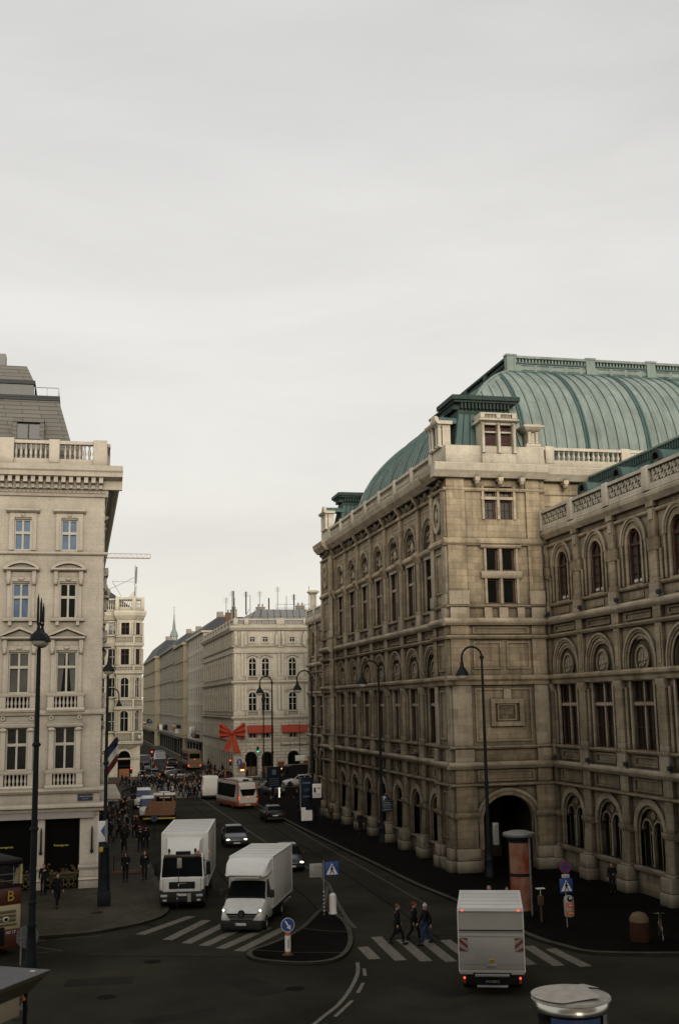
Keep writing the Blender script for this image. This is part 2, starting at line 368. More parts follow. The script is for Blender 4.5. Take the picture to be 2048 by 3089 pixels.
M['chrome'] = paint('bright_metal', (.5,.48,.44), .22, .5, 1.0, .1)
M['steel'] = paint('galvanised_steel', (.30,.30,.29), .45, .5, .6, .2)
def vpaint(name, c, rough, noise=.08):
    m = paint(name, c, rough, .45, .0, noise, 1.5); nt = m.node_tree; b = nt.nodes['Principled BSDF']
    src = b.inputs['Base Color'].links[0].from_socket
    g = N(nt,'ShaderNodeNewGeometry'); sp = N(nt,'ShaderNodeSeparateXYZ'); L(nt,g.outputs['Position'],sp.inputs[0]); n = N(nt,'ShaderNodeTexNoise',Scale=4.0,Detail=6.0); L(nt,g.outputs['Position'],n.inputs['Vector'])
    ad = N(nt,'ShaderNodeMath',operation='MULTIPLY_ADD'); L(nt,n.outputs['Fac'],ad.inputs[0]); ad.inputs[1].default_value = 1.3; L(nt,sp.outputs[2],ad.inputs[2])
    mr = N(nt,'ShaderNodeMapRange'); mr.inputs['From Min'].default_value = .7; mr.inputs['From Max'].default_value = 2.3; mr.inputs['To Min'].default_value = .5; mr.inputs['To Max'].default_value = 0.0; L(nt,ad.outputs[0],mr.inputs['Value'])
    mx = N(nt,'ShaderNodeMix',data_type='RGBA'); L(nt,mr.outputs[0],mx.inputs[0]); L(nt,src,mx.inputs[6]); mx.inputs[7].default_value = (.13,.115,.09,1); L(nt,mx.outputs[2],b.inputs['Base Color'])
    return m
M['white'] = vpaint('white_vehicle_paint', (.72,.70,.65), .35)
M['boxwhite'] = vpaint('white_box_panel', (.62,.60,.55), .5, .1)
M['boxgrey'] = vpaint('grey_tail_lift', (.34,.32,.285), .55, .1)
M['rubber'] = paint('tyre_rubber', (.012,.012,.012), .85, .2)
M['plastic'] = paint('black_bumper', (.014,.014,.013), .6, .3)
M['lampglass'] = paint('lamp_glass', (.5,.46,.38), .3)
M['head_on'] = paint('lit_headlamp', (1,.88,.62), .3, emit=2.4)
M['head_off'] = paint('headlamp', (.45,.45,.42), .15)
M['red_on'] = paint('lit_red_lamp', (1,.10,.045), .3, emit=1.3)
M['amber'] = paint('amber_lamp', (.9,.28,.03), .3, emit=1.0)
M['green_on'] = paint('lit_green_lamp', (.05,.9,.45), .3, emit=1.5)
M['warm_on'] = paint('warm_shop_light', (1,.62,.25), .5, emit=1.3)
M['sign_w'] = paint('sign_white', (.72,.70,.66), .5)
M['sign_b'] = paint('sign_blue', (.012,.06,.26), .45)
M['sign_r'] = paint('sign_red', (.22,.025,.015), .5)
M['sign_g'] = paint('sign_back_grey', (.32,.31,.28), .5, .4, .3)
M['sign_k'] = paint('sign_black', (.01,.01,.01), .6)
M['navy'] = paint('navy_enamel', (.012,.022,.05), .4)
M['yellow'] = paint('yellow_paint', (.45,.28,.03), .5)
M['orange'] = paint('orange_paint', (.50,.12,.03), .5)
M['brown'] = paint('orange_brown_paint', (.17,.065,.018), .55)
M['busred'] = paint('maroon_bus_paint', (.085,.022,.012), .4)
M['buscream'] = paint('cream_bus_paint', (.40,.335,.19), .45)
M['bow'] = paint('red_bow_fabric', (.40,.05,.026), .6, .3, .0, .3, 5, bump=.3)
M['gold'] = paint('gold_trim', (.5,.32,.12), .4, .5, .5)
M['banner'] = paint('red_banner', (.33,.055,.03), .75, .2, .0, .22, 4)
M['leaf'] = paint('dark_foliage', (.03,.045,.015), .8, .3, .0, .5, 9)
M['asphalt'] = ground_mat('asphalt', (.016,.0145,.0098), (.040,.037,.0255), .16, 18, .3, .95, None, .05)
M['pave'] = ground_mat('paving', (.040,.034,.024), (.078,.067,.047), .25, 10, .3, .85, .35)
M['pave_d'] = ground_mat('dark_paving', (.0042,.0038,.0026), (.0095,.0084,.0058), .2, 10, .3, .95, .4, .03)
M['kerb'] = ground_mat('granite_kerb', (.04,.035,.026), (.075,.066,.05), .8, 12)
M['mark'] = wornpaint('road_marking', (.16,.14,.105), (.024,.022,.018), .42)
M['mark_dim'] = wornpaint('faded_marking', (.075,.066,.048), (.02,.018,.015), .5)
M['skin'] = paint('skin', (.42,.24,.16), .6, .3)
M['cloth'] = cloth('clothing')
# ================================================================== THE OPERA HOUSE
STN = [M['opera'], M['opera_lt'], M['tymp'], M['opera_top']]
opera = thing('opera_house', 'sand-brown opera house with rows of arches and green copper roofs on the right', 'opera house', (24, 70, 0))
OP = Vector((24, 70, 0))
def olink(name, me, loc, rz):
    return link(name, me, opera, Vector(loc)-OP, rz)
RZL = -PI/2           # facades that face the street (-X)

# ---- pilaster stack between two bays (centre x=0, wall plane y=0)
def pil_stack(top):
    b = MB()
    b.rbox(-.62,.62,-.78,.1,0,.75,.1,1); b.rbox(-.56,.56,-.72,.1,.72,1.5,.09,1)
    b.box(-.45,.45,-.42,.1,1.5,3.35,0); b.box(-.5,.5,-.48,.1,1.5,1.68,1)
    b.mould(-.6,.6,[(.1,3.3),(-.46,3.3),(-.62,3.5),(-.62,3.66),(.1,3.66)],0)
    b.box(-.42,.42,-.36,.1,3.66,5.2,0); b.box(-.48,.48,-.34,.1,5.4,6.3,0)
    b.box(-.52,.52,-.5,.1,6.68,7.55,1); b.mould(-.56,.56,[(.1,7.5),(-.52,7.5),(-.6,7.62),(-.6,7.74),(.1,7.74)],0)
    b.box(-.46,.46,-.40,.1,7.74,8.05,1); b.box(-.36,.36,-.34,.1,8.05,11.1,0)
    for sx in (-.62,.62): b.box(sx-.13,sx+.13,-.2,.1,7.74,11.1,0)
    b.mould(-.46,.46,[(.1,11.0),(-.34,11.0),(-.5,11.3),(-.5,11.5),(.1,11.5)],1)
    b.box(-.34,.34,-.3,.1,12.1,14.4,0); b.box(-.2,.2,-.36,.1,12.3,14.2,0)
    b.box(-.42,.42,-.36,.1,14.66,15.3,0)
    b.box(-.5,.5,-.46,.1,15.75,16.5,1); b.box(-.45,.45,-.42,.1,16.5,16.8,0)
    b.box(-.34,.34,-.34,.1,16.8,20.2 if top else 18.3,0)
    for sx in (-.6,.6): b.box(sx-.12,sx+.12,-.2,.1,16.6,20.1 if top else 18.3,0)
    if top:
        b.mould(-.52,.52,[(.1,20.1),(-.34,20.1),(-.56,20.5),(-.7,20.62),(-.7,20.8),(-.5,21.0),(.1,21.0)],0)
        b.box(-.3,.3,-.3,.1,21.0,24.1,0); b.box(-.36,.36,-.42,.1,24.0,24.25,0)
        b.mould(-.2,.2,[(.1,24.25),(-.3,24.25),(-.75,24.8),(-.75,24.95),(.1,24.95)],0)
    else:
        b.mould(-.5,.5,[(.1,18.25),(-.36,18.25),(-.44,18.35),(-.44,18.85),(-.52,18.95),(.1,18.95)],0)
        b.box(-.32,.32,-.32,.1,18.95,20.6,0); b.box(-.22,.22,-.4,.1,19.9,20.5,1)
        b.box(-.4,.4,-.42,.1,20.6,20.9,0)
    b.v = [(x, y*.72 if y < 0 and z > 1.6 else y, z) for x,y,z in b.v]
    return b.mesh('pilaster', STN)
PIL_T, PIL_W = pil_stack(True), pil_stack(False)

# ---- arched lunettes
def lunette(ro, ri, zc, zt, roundel, base):
    """arch band, recessed field and roundel; zc spring line"""
    b = MB()
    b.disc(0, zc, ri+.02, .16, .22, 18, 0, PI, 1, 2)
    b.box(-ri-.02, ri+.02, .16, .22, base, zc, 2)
    b.ring(0, zc, ri, ri+.14, .0, .2, 18); m_ = (ri+.14+ro-.12)/2; b.ring(0, zc, ri+.14, m_-.03, -.06, .05, 18, mi=0); b.ring(0, zc, m_+.03, ro-.12, -.11, .05, 18, mi=0); b.ring(0, zc, ro-.12, ro, -.18, .05, 18, mi=1)
    for k in range(22): a = PI*(k+.5)/22; b.ell(((ro-.2)*math.cos(a), -.12, zc+(ro-.2)*math.sin(a)), .05, .05, .05, 5, 4, 0)
    for sg in (-1, 1):
        b.box(sg*ri, sg*(ri+.14), .0, .2, base, zc, 0); b.box(sg*(ri+.14), sg*(m_-.03), -.06, .05, base, zc, 0); b.box(sg*(m_+.03), sg*(ro-.12), -.11, .05, base, zc, 0); b.box(sg*(ro-.12), sg*ro, -.18, .05, base, zc, 1)
    if roundel:
        q = ri*.62; cz = zc+.18
        b.ring(0, cz, q-.14, q, .0, .17, 18, 0, 2*PI, 1, 0); b.disc(0, cz, q-.14, .1, .165, 14, 0, 2*PI, 1, 1)
        rnd = random.Random(3)
        for k in range(14):
            a = rnd.random()*6.28; r = rnd.random()*(q-.22)
            b.ell((r*math.cos(a), .08, cz+r*math.sin(a)), .1, .07, .12, 6, 4, 1)
    else:
        rnd = random.Random(5)
        b.ell((0,.1,zc+.18),.3,.12,.42,8,5,1)
        for k in range(16):
            a = rnd.random()*PI; r = .25+rnd.random()*(ri-.4)
            b.ell((r*math.cos(a), .12, zc+r*math.sin(a)*.9), .13, .08, .1, 6, 4, 0)
    return b.mesh('arched_lunette', STN)
LUN2 = lunette(1.92, 1.28, 12.42, 14.4, True, 12.1)
LUN3 = lunette(1.72, 1.18, 21.45, 23.2, False, 20.97)

# ---- windows (origin at centre of the sill, wall plane y=0)
def stone_cross(w, h, tz, mats):
    b = MB()
    b.box(-.08,.08,.04,.2,0,h); b.box(-w/2,w/2,.02,.2,tz-.09,tz+.09)
    b.box(-w/2-.2,-w/2,-.1,.1,0,h); b.box(w/2,w/2+.2,-.1,.1,0,h); b.box(-w/2-.28,w/2+.28,-.14,.1,h,h+.22); b.box(-w/2-.3,w/2+.3,-.2,.1,-.16,0)
    for x in (-1,1):
        x0, x1 = sorted((x*.08, x*w/2))
        for (z0,z1) in ((0,tz-.09),(tz+.09,h)):
            b.box(x0,x0+.06,.13,.18,z0,z1,1); b.box(x1-.06,x1,.13,.18,z0,z1,1); b.box(x0+.06,x1-.06,.13,.18,z0,z0+.07,1); b.box(x0+.06,x1-.06,.13,.18,z1-.07,z1,1)
            b.box((x0+x1)/2-.02,(x0+x1)/2+.02,.14,.18,z0+.07,z1-.07,1)
            n = max(1, int((z1-z0)/.9))
            for k in range(1, n): zz = z0+(z1-z0)*k/n; b.box(x0+.06,x1-.06,.14,.18,zz-.015,zz+.015,1)
    return b.mesh('window', mats)
def pane_mesh(w, h, mat, y=.19, arch=0.0):
    b = MB()
    if arch:
        p = [(-w/2,0),(w/2,0)]+[(w/2*math.cos(PI*i/14), h-arch+arch*math.sin(PI*i/14)) for i in range(15)]
        b.prism(p, y, y+.03, 'xz')
    else: b.box(-w/2,w/2,y,y+.03,0,h)
    return b.mesh('pane', [mat])
WF = [M['opera_lt'], M['rframe']]
W_2 = stone_cross(1.9, 3.65, 2.55, WF); W_3 = stone_cross(1.75, 3.6, 2.35, WF); W_2W = stone_cross(2.5, 3.75, 2.5, WF)
P_2 = pane_mesh(1.9, 3.65, M['glass']); P_3 = pane_mesh(1.75, 3.6, M['glass']); P_2W = pane_mesh(2.5, 3.75, M['glass'])
def arched_win(w, h, curtain=True):
    b = MB(); r = w/2; zc = h-r
    b.ring(0, zc, r-.12, r, .1, .24, 14, mi=0)
    for sg in (-1,1): b.box(sg*(r-.12), sg*r, .1, .24, .1, zc)
    b.box(-r,r,.08,.24,0,.12); b.box(-.05,.05,.12,.24,.12,h-.1); b.box(-r+.12,r-.12,.1,.24,zc-.12,zc+.04)
    for k in range(1,4):
        zz = .12+(zc-.24)*k/4
        b.box(-r+.12,-.05,.17,.23,zz-.014,zz+.014); b.box(.05,r-.12,.17,.23,zz-.014,zz+.014)
    for sg in (-1,1): b.box(sg*(r-.25), sg*.12, .14, .2, .14, .3, 1)
    return b.mesh('window', [M['rframe'], M['sign_w']])
W_A = arched_win(1.62, 3.1); P_A = pane_mesh(1.62, 3.1, M['glass_c'], .25, .81)
# ground floor opening on the street side: tall arch, dark
def gf_arch():
    b = MB()
    b.ring(0,3.25,1.0,1.22,-.05,.2,14); b.ring(0,3.25,1.22,1.6,-.16,.05,14,mi=1)
    for sg in (-1,1): b.box(sg*1.0,sg*1.22,-.05,.2,1.3,3.25); b.box(sg*1.22,sg*1.6,-.12,.05,1.3,3.25)
    b.mould(-1.6,1.6,[(.2,1.1),(-.1,1.1),(-.2,1.2),(-.2,1.32),(.2,1.32)],1)
    b.box(-.05,.05,.12,.2,1.3,4.2); b.box(-1,1,.12,.2,3.2,3.32)
    b.ring(0,5.82,.26,.42,-.1,.05,14,0,2*PI); b.disc(0,5.82,.27,-.03,.03,12,0,2*PI,1,2)
    return b.mesh('window', STN)
W_G = gf_arch(); P_G = pane_mesh(2.0, 2.95, M['void'], .21, 1.0)
# twin arch window of the wing's ground floor
def gf_twin():
    b = MB()
    b.ring(0,3.35,1.32,1.5,-.02,.2,16); b.ring(0,3.35,1.5,1.85,-.14,.05,16,mi=1)
    for sg in (-1,1):
        b.box(sg*1.32,sg*1.5,-.02,.2,1.6,3.35); b.box(sg*1.5,sg*1.85,-.1,.05,1.6,3.35)
        b.ring(sg*.62,3.5,.5,.62,.06,.22,12); b.box(sg*.12,sg*.0,.1,.22,1.6,3.5)
        b.spandrel(sg*.62,.5,3.5,4.02,.18,.26,8,2)
    b.disc(0,4.3,.22,.12,.25,14,0,2*PI,1,0); b.box(-1.32,1.32,.2,.26,4.02,4.7,2)
    b.lathe([(.1,0),(.1,.1),(.07,.2),(.065,1.6),(.1,1.75),(.12,1.85)],(0,.06,1.65),8,1)
    b.mould(-1.85,1.85,[(.2,1.3),(-.14,1.3),(-.26,1.45),(-.26,1.6),(.2,1.6)],1)
    for sg in (-1,1): b.box(sg*.62-.02,sg*.62+.02,.2,.24,1.6,3.9,1)
    return b.mesh('window', STN)
W_T = gf_twin(); P_T = pane_mesh(2.64, 2.5, M['void'], .27, .4)

def bay_parts(y, X, wing):
    """all openings of one bay; y along the street"""
    T = frame_T((X, y, 0), RZL)
    def put(me, pane, z, name='window'):
        w = olink(name, me, (X, y, z), RZL)
        if pane: link('pane', pane, w)
        return w
    if wing:
        link('pane', P_T, put(W_T, None, 0), (0,0,1.6))
        put(W_2W, P_2W, 7.7); put(W_A, P_A, 16.7)
    else:
        g = put(W_G, None, 0); link('pane', P_G, g, (0,0,1.3))
        put(W_2, P_2, 7.75); put(W_3, P_3, 16.6); olink('arched_lunette', LUN3, (X, y, 0), RZL)
    olink('arched_lunette', LUN2, (X, y, 0), RZL)

SPOT = MB(); SPOT.rbox(-.1,.1,-.18,.06,.1,.34,.03); SPOT.box(-.03,.03,-.06,.0,0,.1); SPOT = SPOT.mesh('floodlight', [M['sign_k']])
CORN = {  # moulding profiles (y proud of wall, z)
 'course1': [(.1,5.2),(-.36,5.2),(-.5,5.28),(-.5,5.38),(.1,5.42)],
 'cornice1': [(.1,6.28),(-.42,6.28),(-.6,6.42),(-.68,6.5),(-.68,6.62),(-.5,6.72),(.1,6.72)],
 'sill2': [(.1,7.5),(-.3,7.5),(-.42,7.6),(-.42,7.7),(.1,7.72)],
 'entab2': [(.1,11.5),(-.34,11.5),(-.4,11.72),(-.6,11.85),(-.62,11.98),(-.3,12.1),(.1,12.1)],
 'course2': [(.1,14.42),(-.34,14.42),(-.5,14.55),(-.5,14.64),(.1,14.68)],
 'cornice2': [(.1,15.28),(-.4,15.28),(-.6,15.42),(-.66,15.5),(-.66,15.62),(-.46,15.75),(.1,15.75)],
 'sill3': [(.1,16.42),(-.2,16.42),(-.32,16.52),(-.32,16.6),(.1,16.62)],
 'ledge3': [(.1,20.45),(-.22,20.45),(-.42,20.6),(-.42,20.74),(-.2,20.95),(.1,20.95)],
 'cornice3': [(.2,24.9),(-.45,24.9),(-.62,25.1),(-.8,25.3),(-.86,25.5),(-.92,25.72),(-.8,25.8),(.2,25.8)],
 'frieze': [(.1,24.05),(-.2,24.05),(-.3,24.15),(-.3,24.25),(.1,24.25)],
 'wcornice': [(.1,20.85),(-.4,20.85),(-.55,21.0),(-.7,21.15),(-.72,21.32),(-.6,21.42),(.1,21.42)],
 'wfrieze': [(.1,20.3),(-.16,20.3),(-.26,20.38),(-.26,20.48),(.1,20.5)],
}
for k_ in CORN:
    if k_ not in ('cornice3',): CORN[k_] = [(y*.68 if y < 0 else y, z) for y,z in CORN[k_]]
def courses(xa, xb, X, names, y0):
    """string courses from local xa to xb on a street facade whose local origin is world y0"""
    for n in names:
        b = MB(); b.mould(xa, xb, CORN[n], 1 if n.startswith('cornice') or n.startswith('wcorn') else 0)
        b.build('cornice' if 'corn' in n or 'entab' in n else 'string_course', STN, opera, Vector((X, y0, 0))-OP, RZL)

def street_facade(X, ys, ya, yb, wing, y_open0=None):
    """ya<yb world y extent, ys bay centres"""
    b = MB(); holes = []
    lo = lambda y: ya-y        # world y -> local x (origin at ya; local x = -(y-ya))
    for y in ys:
        c = lo(y)
        if wing:
            holes += [(c-1.32,c+1.32,1.6,4.67), (c-1.25,c+1.25,7.7,11.45), (c-.81,c+.81,16.7,19.8)]
        else:
            holes += [(c-1.0,c+1.0,1.3,4.25), (c-.95,c+.95,7.75,11.4), (c-.875,c+.875,16.6,20.2)]
        holes.append((c-1.27, c+1.27, 12.1, 13.69))
        if not wing: holes.append((c-1.17, c+1.17, 21.0, 22.62))
    top = 21.3 if wing else 25.8
    b.wall(lo(yb), lo(ya), 0, top, 0, [h for h in holes], .5, 0)
    for y in ys:
        c = lo(y)
        b.spandrel(c, 1.27, 12.42, 13.69, .0, .2, 8)
        if wing: b.spandrel(c, 1.32, 3.35, 4.67, 0, .2, 8); b.spandrel(c, .81, 18.99, 19.8, 0, .2, 8)
        else: b.spandrel(c, 1.0, 3.25, 4.25, 0, .2, 8); b.spandrel(c, 1.17, 21.45, 22.62, 0, .2, 8)
        for (z0,z1,w) in ((14.78,15.2,1.5),(5.5,6.2,1.5),(6.85,7.4,1.25)):   # sunk panels drawn by raised borders
            if z0 < 6 and not wing: w = 0
            if w:
                b.box(c-w,c+w,-.09,.02,z0,z0+.09); b.box(c-w,c+w,-.09,.02,z1-.09,z1); b.box(c-w,c-w+.09,-.09,.02,z0+.09,z1-.09); b.box(c+w-.09,c+w,-.09,.02,z0+.09,z1-.09)
        if not wing:
            for k in range(1,3): b.box(c-1.7,c+1.7,-.015,.02,23.25+.27*k,23.29+.27*k,2)
            for k in range(9):   # swag of fruit below the cornice
                t = k/8; b.ell((c-1.45+2.9*t, -.16, 24.78-.42*math.sin(PI*t)), .2, .16, .17, 6, 4, 2)
            b.ell((c,-.2,24.6),.3,.2,.32,8,5,2)
        else:
            # archivolt over the upper window and impost band
            b.ring(c,18.99,.81,.98,-.08,.05,14); b.ring(c,18.99,.98,1.2,-.03,.05,14); b.ring(c,18.99,1.2,1.36,-.1,.05,14); b.ring(c,18.99,1.36,1.52,-.16,.05,14,mi=1)
            for sg in (-1,1):
                b.box(c+sg*.81,c+sg*1.0,-.1,.05,16.7,18.99); b.box(c+sg*1.28,c+sg*1.48,-.12,.05,16.7,18.99)
            b.box(c-.95,c+.95,-.16,.02,16.45,16.68,1); b.box(c-.8,c+.8,-.06,.02,15.9,16.3)
    b.build('wall', STN, opera, Vector((X, ya, 0))-OP, RZL)
    n = ['course1','cornice1','sill2','entab2','course2','cornice2','sill3']
    n += ['wcornice','wfrieze'] if wing else ['ledge3','frieze','cornice3']
    courses(lo(yb), lo(ya), X, n, ya)
    for y in ys: bay_parts(y, X, wing)
def edges(ys, pitch): return [ys[0]-pitch/2+pitch*i for i in range(len(ys)+1)]

XL = 23.4; ysL = [74.4+4.6*i for i in range(7)]
street_facade(XL, ysL, 72.5, 104.3, False)
for e in edges(ysL, 4.6): olink('pilaster', PIL_T, (XL, e, 0), RZL); olink('floodlight', SPOT, (XL-.4, e+.8, 15.75), RZL); olink('floodlight', SPOT, (XL-.4, e+.8, 6.72), RZL)
XW = 29.8; ysW = [66.85-4.86*i for i in range(6)]
street_facade(XW, ysW, 40.0, 69.3, True)
for e in edges(sorted(ysW), 4.86): olink('pilaster', PIL_W, (XW, e, 0), RZL); olink('floodlight', SPOT, (XW-.4, e-.75, 15.75), RZL); olink('floodlight', SPOT, (XW-.4, e-.75, 6.72), RZL)
ysF = [112.6+4.86*i for i in range(8)]
street_facade(XW, ysF, 108.4, 150.0, True)
for e in edges(ysF, 4.86): olink('pilaster', PIL_W, (XW, e, 0), RZL)

# ---- balustrades
def baluster_run(b, xa, xb, y, z0, z1, ped=(), pitch=.32, r=.1, mi=1, th=.3):
    b.box(xa,xb,y-th/2,y+th/2,z0,z0+.26,mi); b.box(xa,xb,y-th/2-.04,y+th/2+.04,z1-.2,z1,mi)
    for p in ped: b.rbox(p-.32,p+.32,y-th/2-.08,y+th/2+.08,z0,z1+.08,.04,mi)
    n = int((xb-xa)/pitch)
    for i in range(n):
        x = xa+(xb-xa)*(i+.5)/n
        if all(abs(x-p) > .42 for p in ped): b.baluster(x, y, z0+.26, z1-.2, r, 6, mi)
b = MB(); baluster_run(b, -31.8, 0, -.35, 25.82, 27.0, [72.5-e for e in edges(ysL, 4.6)], .42, .13, 3)
b.build('balustrade', STN, opera, Vector((XL,72.5,0))-OP, RZL)
def pierced(b, xa, xb, y, z0, z1, ped, mi=3):
    """parapet with pierced S-scroll panels"""
    b.box(xa,xb,y-.16,y+.16,z0,z0+.35,mi); b.box(xa,xb,y-.2,y+.2,z1-.18,z1,mi)
    for p in ped: b.rbox(p-.36,p+.36,y-.24,y+.24,z0,z1+.06,.04,mi)
    n = int((xb-xa)/.36)
    for i in range(n):
        x = xa+(xb-xa)*(i+.5)/n
        if all(abs(x-p) > .5 for p in ped):
            zc = (z0+.35+z1-.18)/2; s = 1 if i % 2 else -1
            b.ring(x, zc+.16, .07, .17, y-.1, y+.1, 7, -PI/2 if s > 0 else PI/2, PI if s > 0 else 2*PI, 1, mi)
            b.ring(x, zc-.18, .07, .17, y-.1, y+.1, 7, PI/2 if s > 0 else -PI/2, 2*PI if s > 0 else PI, 1, mi)
            b.box(x-.03,x+.03,y-.09,y+.09,zc-.32,zc+.32,mi)
for (y0, y1, ys) in ((40.0, 69.3, sorted(ysW)), (108.4, 150.0, ysF)):
    b = MB(); pierced(b, y0-y1, 0, -.25, 21.44, 22.75, [y0-e for e in edges(ys, 4.86) if y0 < e < y1])
    b.build('balustrade', STN, opera, Vector((XW,y0,0))-OP, RZL)

# ---- pavilions (near one with its face towards the camera, far one)
def pav_side(y0, y1, X):
    """street face of a pavilion, with quoins, panels and an oval medallion"""
    b = MB(); w = y1-y0; c = -w/2
    b.wall(-w, 0, 0, 25.8, 0, (), .2)
    for (a0,a1) in ((-w,-w+.75),(-.75,0)):
        b.rbox(a0-.12 if a0 < -1 else a0, a1+(.12 if a1 == 0 else 0), -.55,.1,0,.8,.1,1); b.rbox(a0,a1,-.45,.1,.78,1.5,.08,1)
        b.box(a0,a1,-.22,.1,1.5,5.2); b.mould(a0-.1,a1+.1,[(.1,3.3),(-.24,3.3),(-.42,3.5),(-.42,3.66),(.1,3.66)])
        for (z0,z1) in ((5.42,6.28),(7.72,11.5),(12.1,14.42),(14.68,15.28),(16.62,20.45),(20.95,24.05)): b.box(a0,a1,-.14,.1,z0,z1,1 if z0 in (7.72,16.62) else 0)
        b.box(a0,a1,-.3,.1,15.75,16.42,1); b.box(a0-.05,a1+.05,-.24,.1,16.62,17.3,1); b.box(a0,a1,-.3,.1,6.72,7.5,1)
    b.rbox(-w+.75,-.75,-.4,.1,0,.8,.08,1)
    for (z0,z1) in ((2.0,4.9),(8.1,11.2),(12.4,14.2),(17.4,20.1)):
        x0, x1 = -w+.95, -.95
        b.box(x0,x1,-.1,.02,z0,z0+.12); b.box(x0,x1,-.1,.02,z1-.12,z1); b.box(x0,x0+.12,-.1,.02,z0+.12,z1-.12); b.box(x1-.12,x1,-.1,.02,z0+.12,z1-.12)
    b.ring(c,22.6,.55,.8,-.2,.05,20,0,2*PI,1.5,1); b.ring(c,22.6,.32,.55,-.08,.05,20,0,2*PI,1.5,0); b.disc(c,22.6,.32,-.05,.03,14,0,2*PI,1.5,2)
    b.ell((c,-.1,22.6),.22,.14,.36,8,6,1)
    for k in range(7):
        t = k/6; b.ell((-w+.5+(w-1)*t, -.2, 24.75-.3*math.sin(PI*t)), .18, .14, .16, 6, 4, 2)
    b.build('wall', STN, opera, Vector((X, y0, 0))-OP, RZL)
    courses(-w-.0, 0.0, X, ['course1','cornice1','sill2','entab2','course2','cornice2','sill3','ledge3','frieze','cornice3'], y0)
XP = 22.95
pav_side(69.3, 72.5, XP); pav_side(104.3, 108.4, XP)

# near pavilion's face (towards -Y), local origin (XP, 69.3)
def F(name, b, mats=STN): return b.build(name, mats, opera, Vector((XP, 69.3, 0))-OP, 0)
W = 6.85                                           # face width to the wing
cx = 3.58
holes = [(1.75,5.15,0,4.65),(2.6,3.42,22.2,23.5),(3.74,4.56,22.2,23.5),(2.6,3.42,23.7,24.4),(3.74,4.56,23.7,24.4),
         (2.6,3.42,16.68,18.3),(3.74,4.56,16.68,18.3),(2.6,3.42,18.82,20.27),(3.74,4.56,18.82,20.27)]
b = MB(); b.wall(0, W, 0, 25.8, 0, holes, .45)
b.spandrel(cx-.13, 1.7, 3.15, 4.65, 0, .45, 12)
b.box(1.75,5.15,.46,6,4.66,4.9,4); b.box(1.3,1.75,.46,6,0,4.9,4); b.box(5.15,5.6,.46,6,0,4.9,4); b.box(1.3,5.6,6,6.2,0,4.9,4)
b.ring(cx-.13,3.15,1.7,2.0,-.12,.1,18,k=.88); b.ring(cx-.13,3.15,2.0,2.2,-.2,.1,18,k=.88,mi=1)
for sg in (-1,1): b.box(cx-.13+sg*1.7,cx-.13+sg*2.0,-.12,.1,1.4,3.15)
# corner piers
for (a0,a1) in ((0,1.35),(5.3,6.6)):
    b.rbox(a0-.15,a1+.15,-.6,.1,0,.8,.12,1); b.rbox(a0-.08,a1+.08,-.5,.1,.78,1.5,.1,1)
    b.box(a0,a1,-.24,.1,1.5,5.2); b.mould(a0-.12,a1+.12,[(.1,3.25),(-.26,3.25),(-.45,3.48),(-.45,3.66),(.1,3.66)])
for (a0,a1) in ((0,1.25),(5.5,6.45)):
    for (z0,z1) in ((5.42,6.28),(7.72,11.5),(12.1,14.42),(14.68,15.28),(16.62,20.45),(20.95,24.05),(24.25,24.9)): b.box(a0,a1,-.14,.1,z0,z1,1 if z0 in (7.72,) else 0)
    b.box(a0,a1,-.3,.1,15.75,16.42,1); b.box(a0-.06,a1+.06,-.28,.1,16.62,17.5,1); b.box(a0,a1,-.3,.1,6.72,7.5,1)
def panel(x0,x1,z0,z1,w=.12,d=-.09):
    b.box(x0,x1,d,.02,z0,z0+w); b.box(x0,x1,d,.02,z1-w,z1); b.box(x0,x0+w,d,.02,z0+w,z1-w); b.box(x1-w,x1,d,.02,z0+w,z1-w)
panel(1.5,3.4,12.5,14.25); panel(3.75,5.35,12.5,14.25); panel(1.5,5.3,7.95,11.3); panel(1.5,5.3,14.75,15.2)
panel(2.5,4.7,8.9,10.6,.28,-.22); panel(2.95,4.25,9.25,10.3,.1,-.12); b.box(3.05,4.15,-.02,.03,9.35,10.2,2); b.box(3.4,3.9,-.16,.02,10.6,11.2,1)
panel(1.5,5.3,5.5,6.2)
for z0, z1 in ((16.68,20.27),(22.2,24.4)):
    for x in (2.45,3.5,4.63): b.box(x,x+.16,-.12,.2,z0,z1,1)
b.mould(2.2,5.0,[(.1,18.32),(-.14,18.32),(-.24,18.45),(-.24,18.6),(-.14,18.8),(.1,18.8)],1); b.box(2.4,4.8,-.1,.1,23.5,23.7,1); b.mould(2.2,5.0,[(.1,20.27),(-.14,20.27),(-.26,20.4),(-.26,20.5),(.1,20.5)],1)
for x in (2.3,4.55): b.box(x,x+.5,-.26,.1,15.75,16.42,1)
b.box(3.3,3.9,-.26,.1,15.75,16.42,1)
for x in (2.0,3.6,5.1): b.ell((x,-.55,24.55),.16,.28,.2,8,5,1); b.box(x-.16,x+.16,-.75,.1,24.65,24.9,1)
F('wall', b, STN+[paint('passage_shade',(.03,.025,.018),.9,.05)])  # near-black passage walls: the shade inside is put into their colour
for n in ['course1','cornice1','sill2','entab2','course2','cornice2','sill3','ledge3','frieze','cornice3']:
    b = MB()
    xa = -.0 if True else 0
    pr = CORN[n]; ext = -min(p[0] for p in pr)
    b.mould(-ext, W if n not in ('cornice3','frieze','ledge3') else W+.05, pr, 3 if n == 'cornice3' else 1 if 'corn' in n else 0)
    F('cornice' if 'corn' in n or 'entab' in n else 'string_course', b)
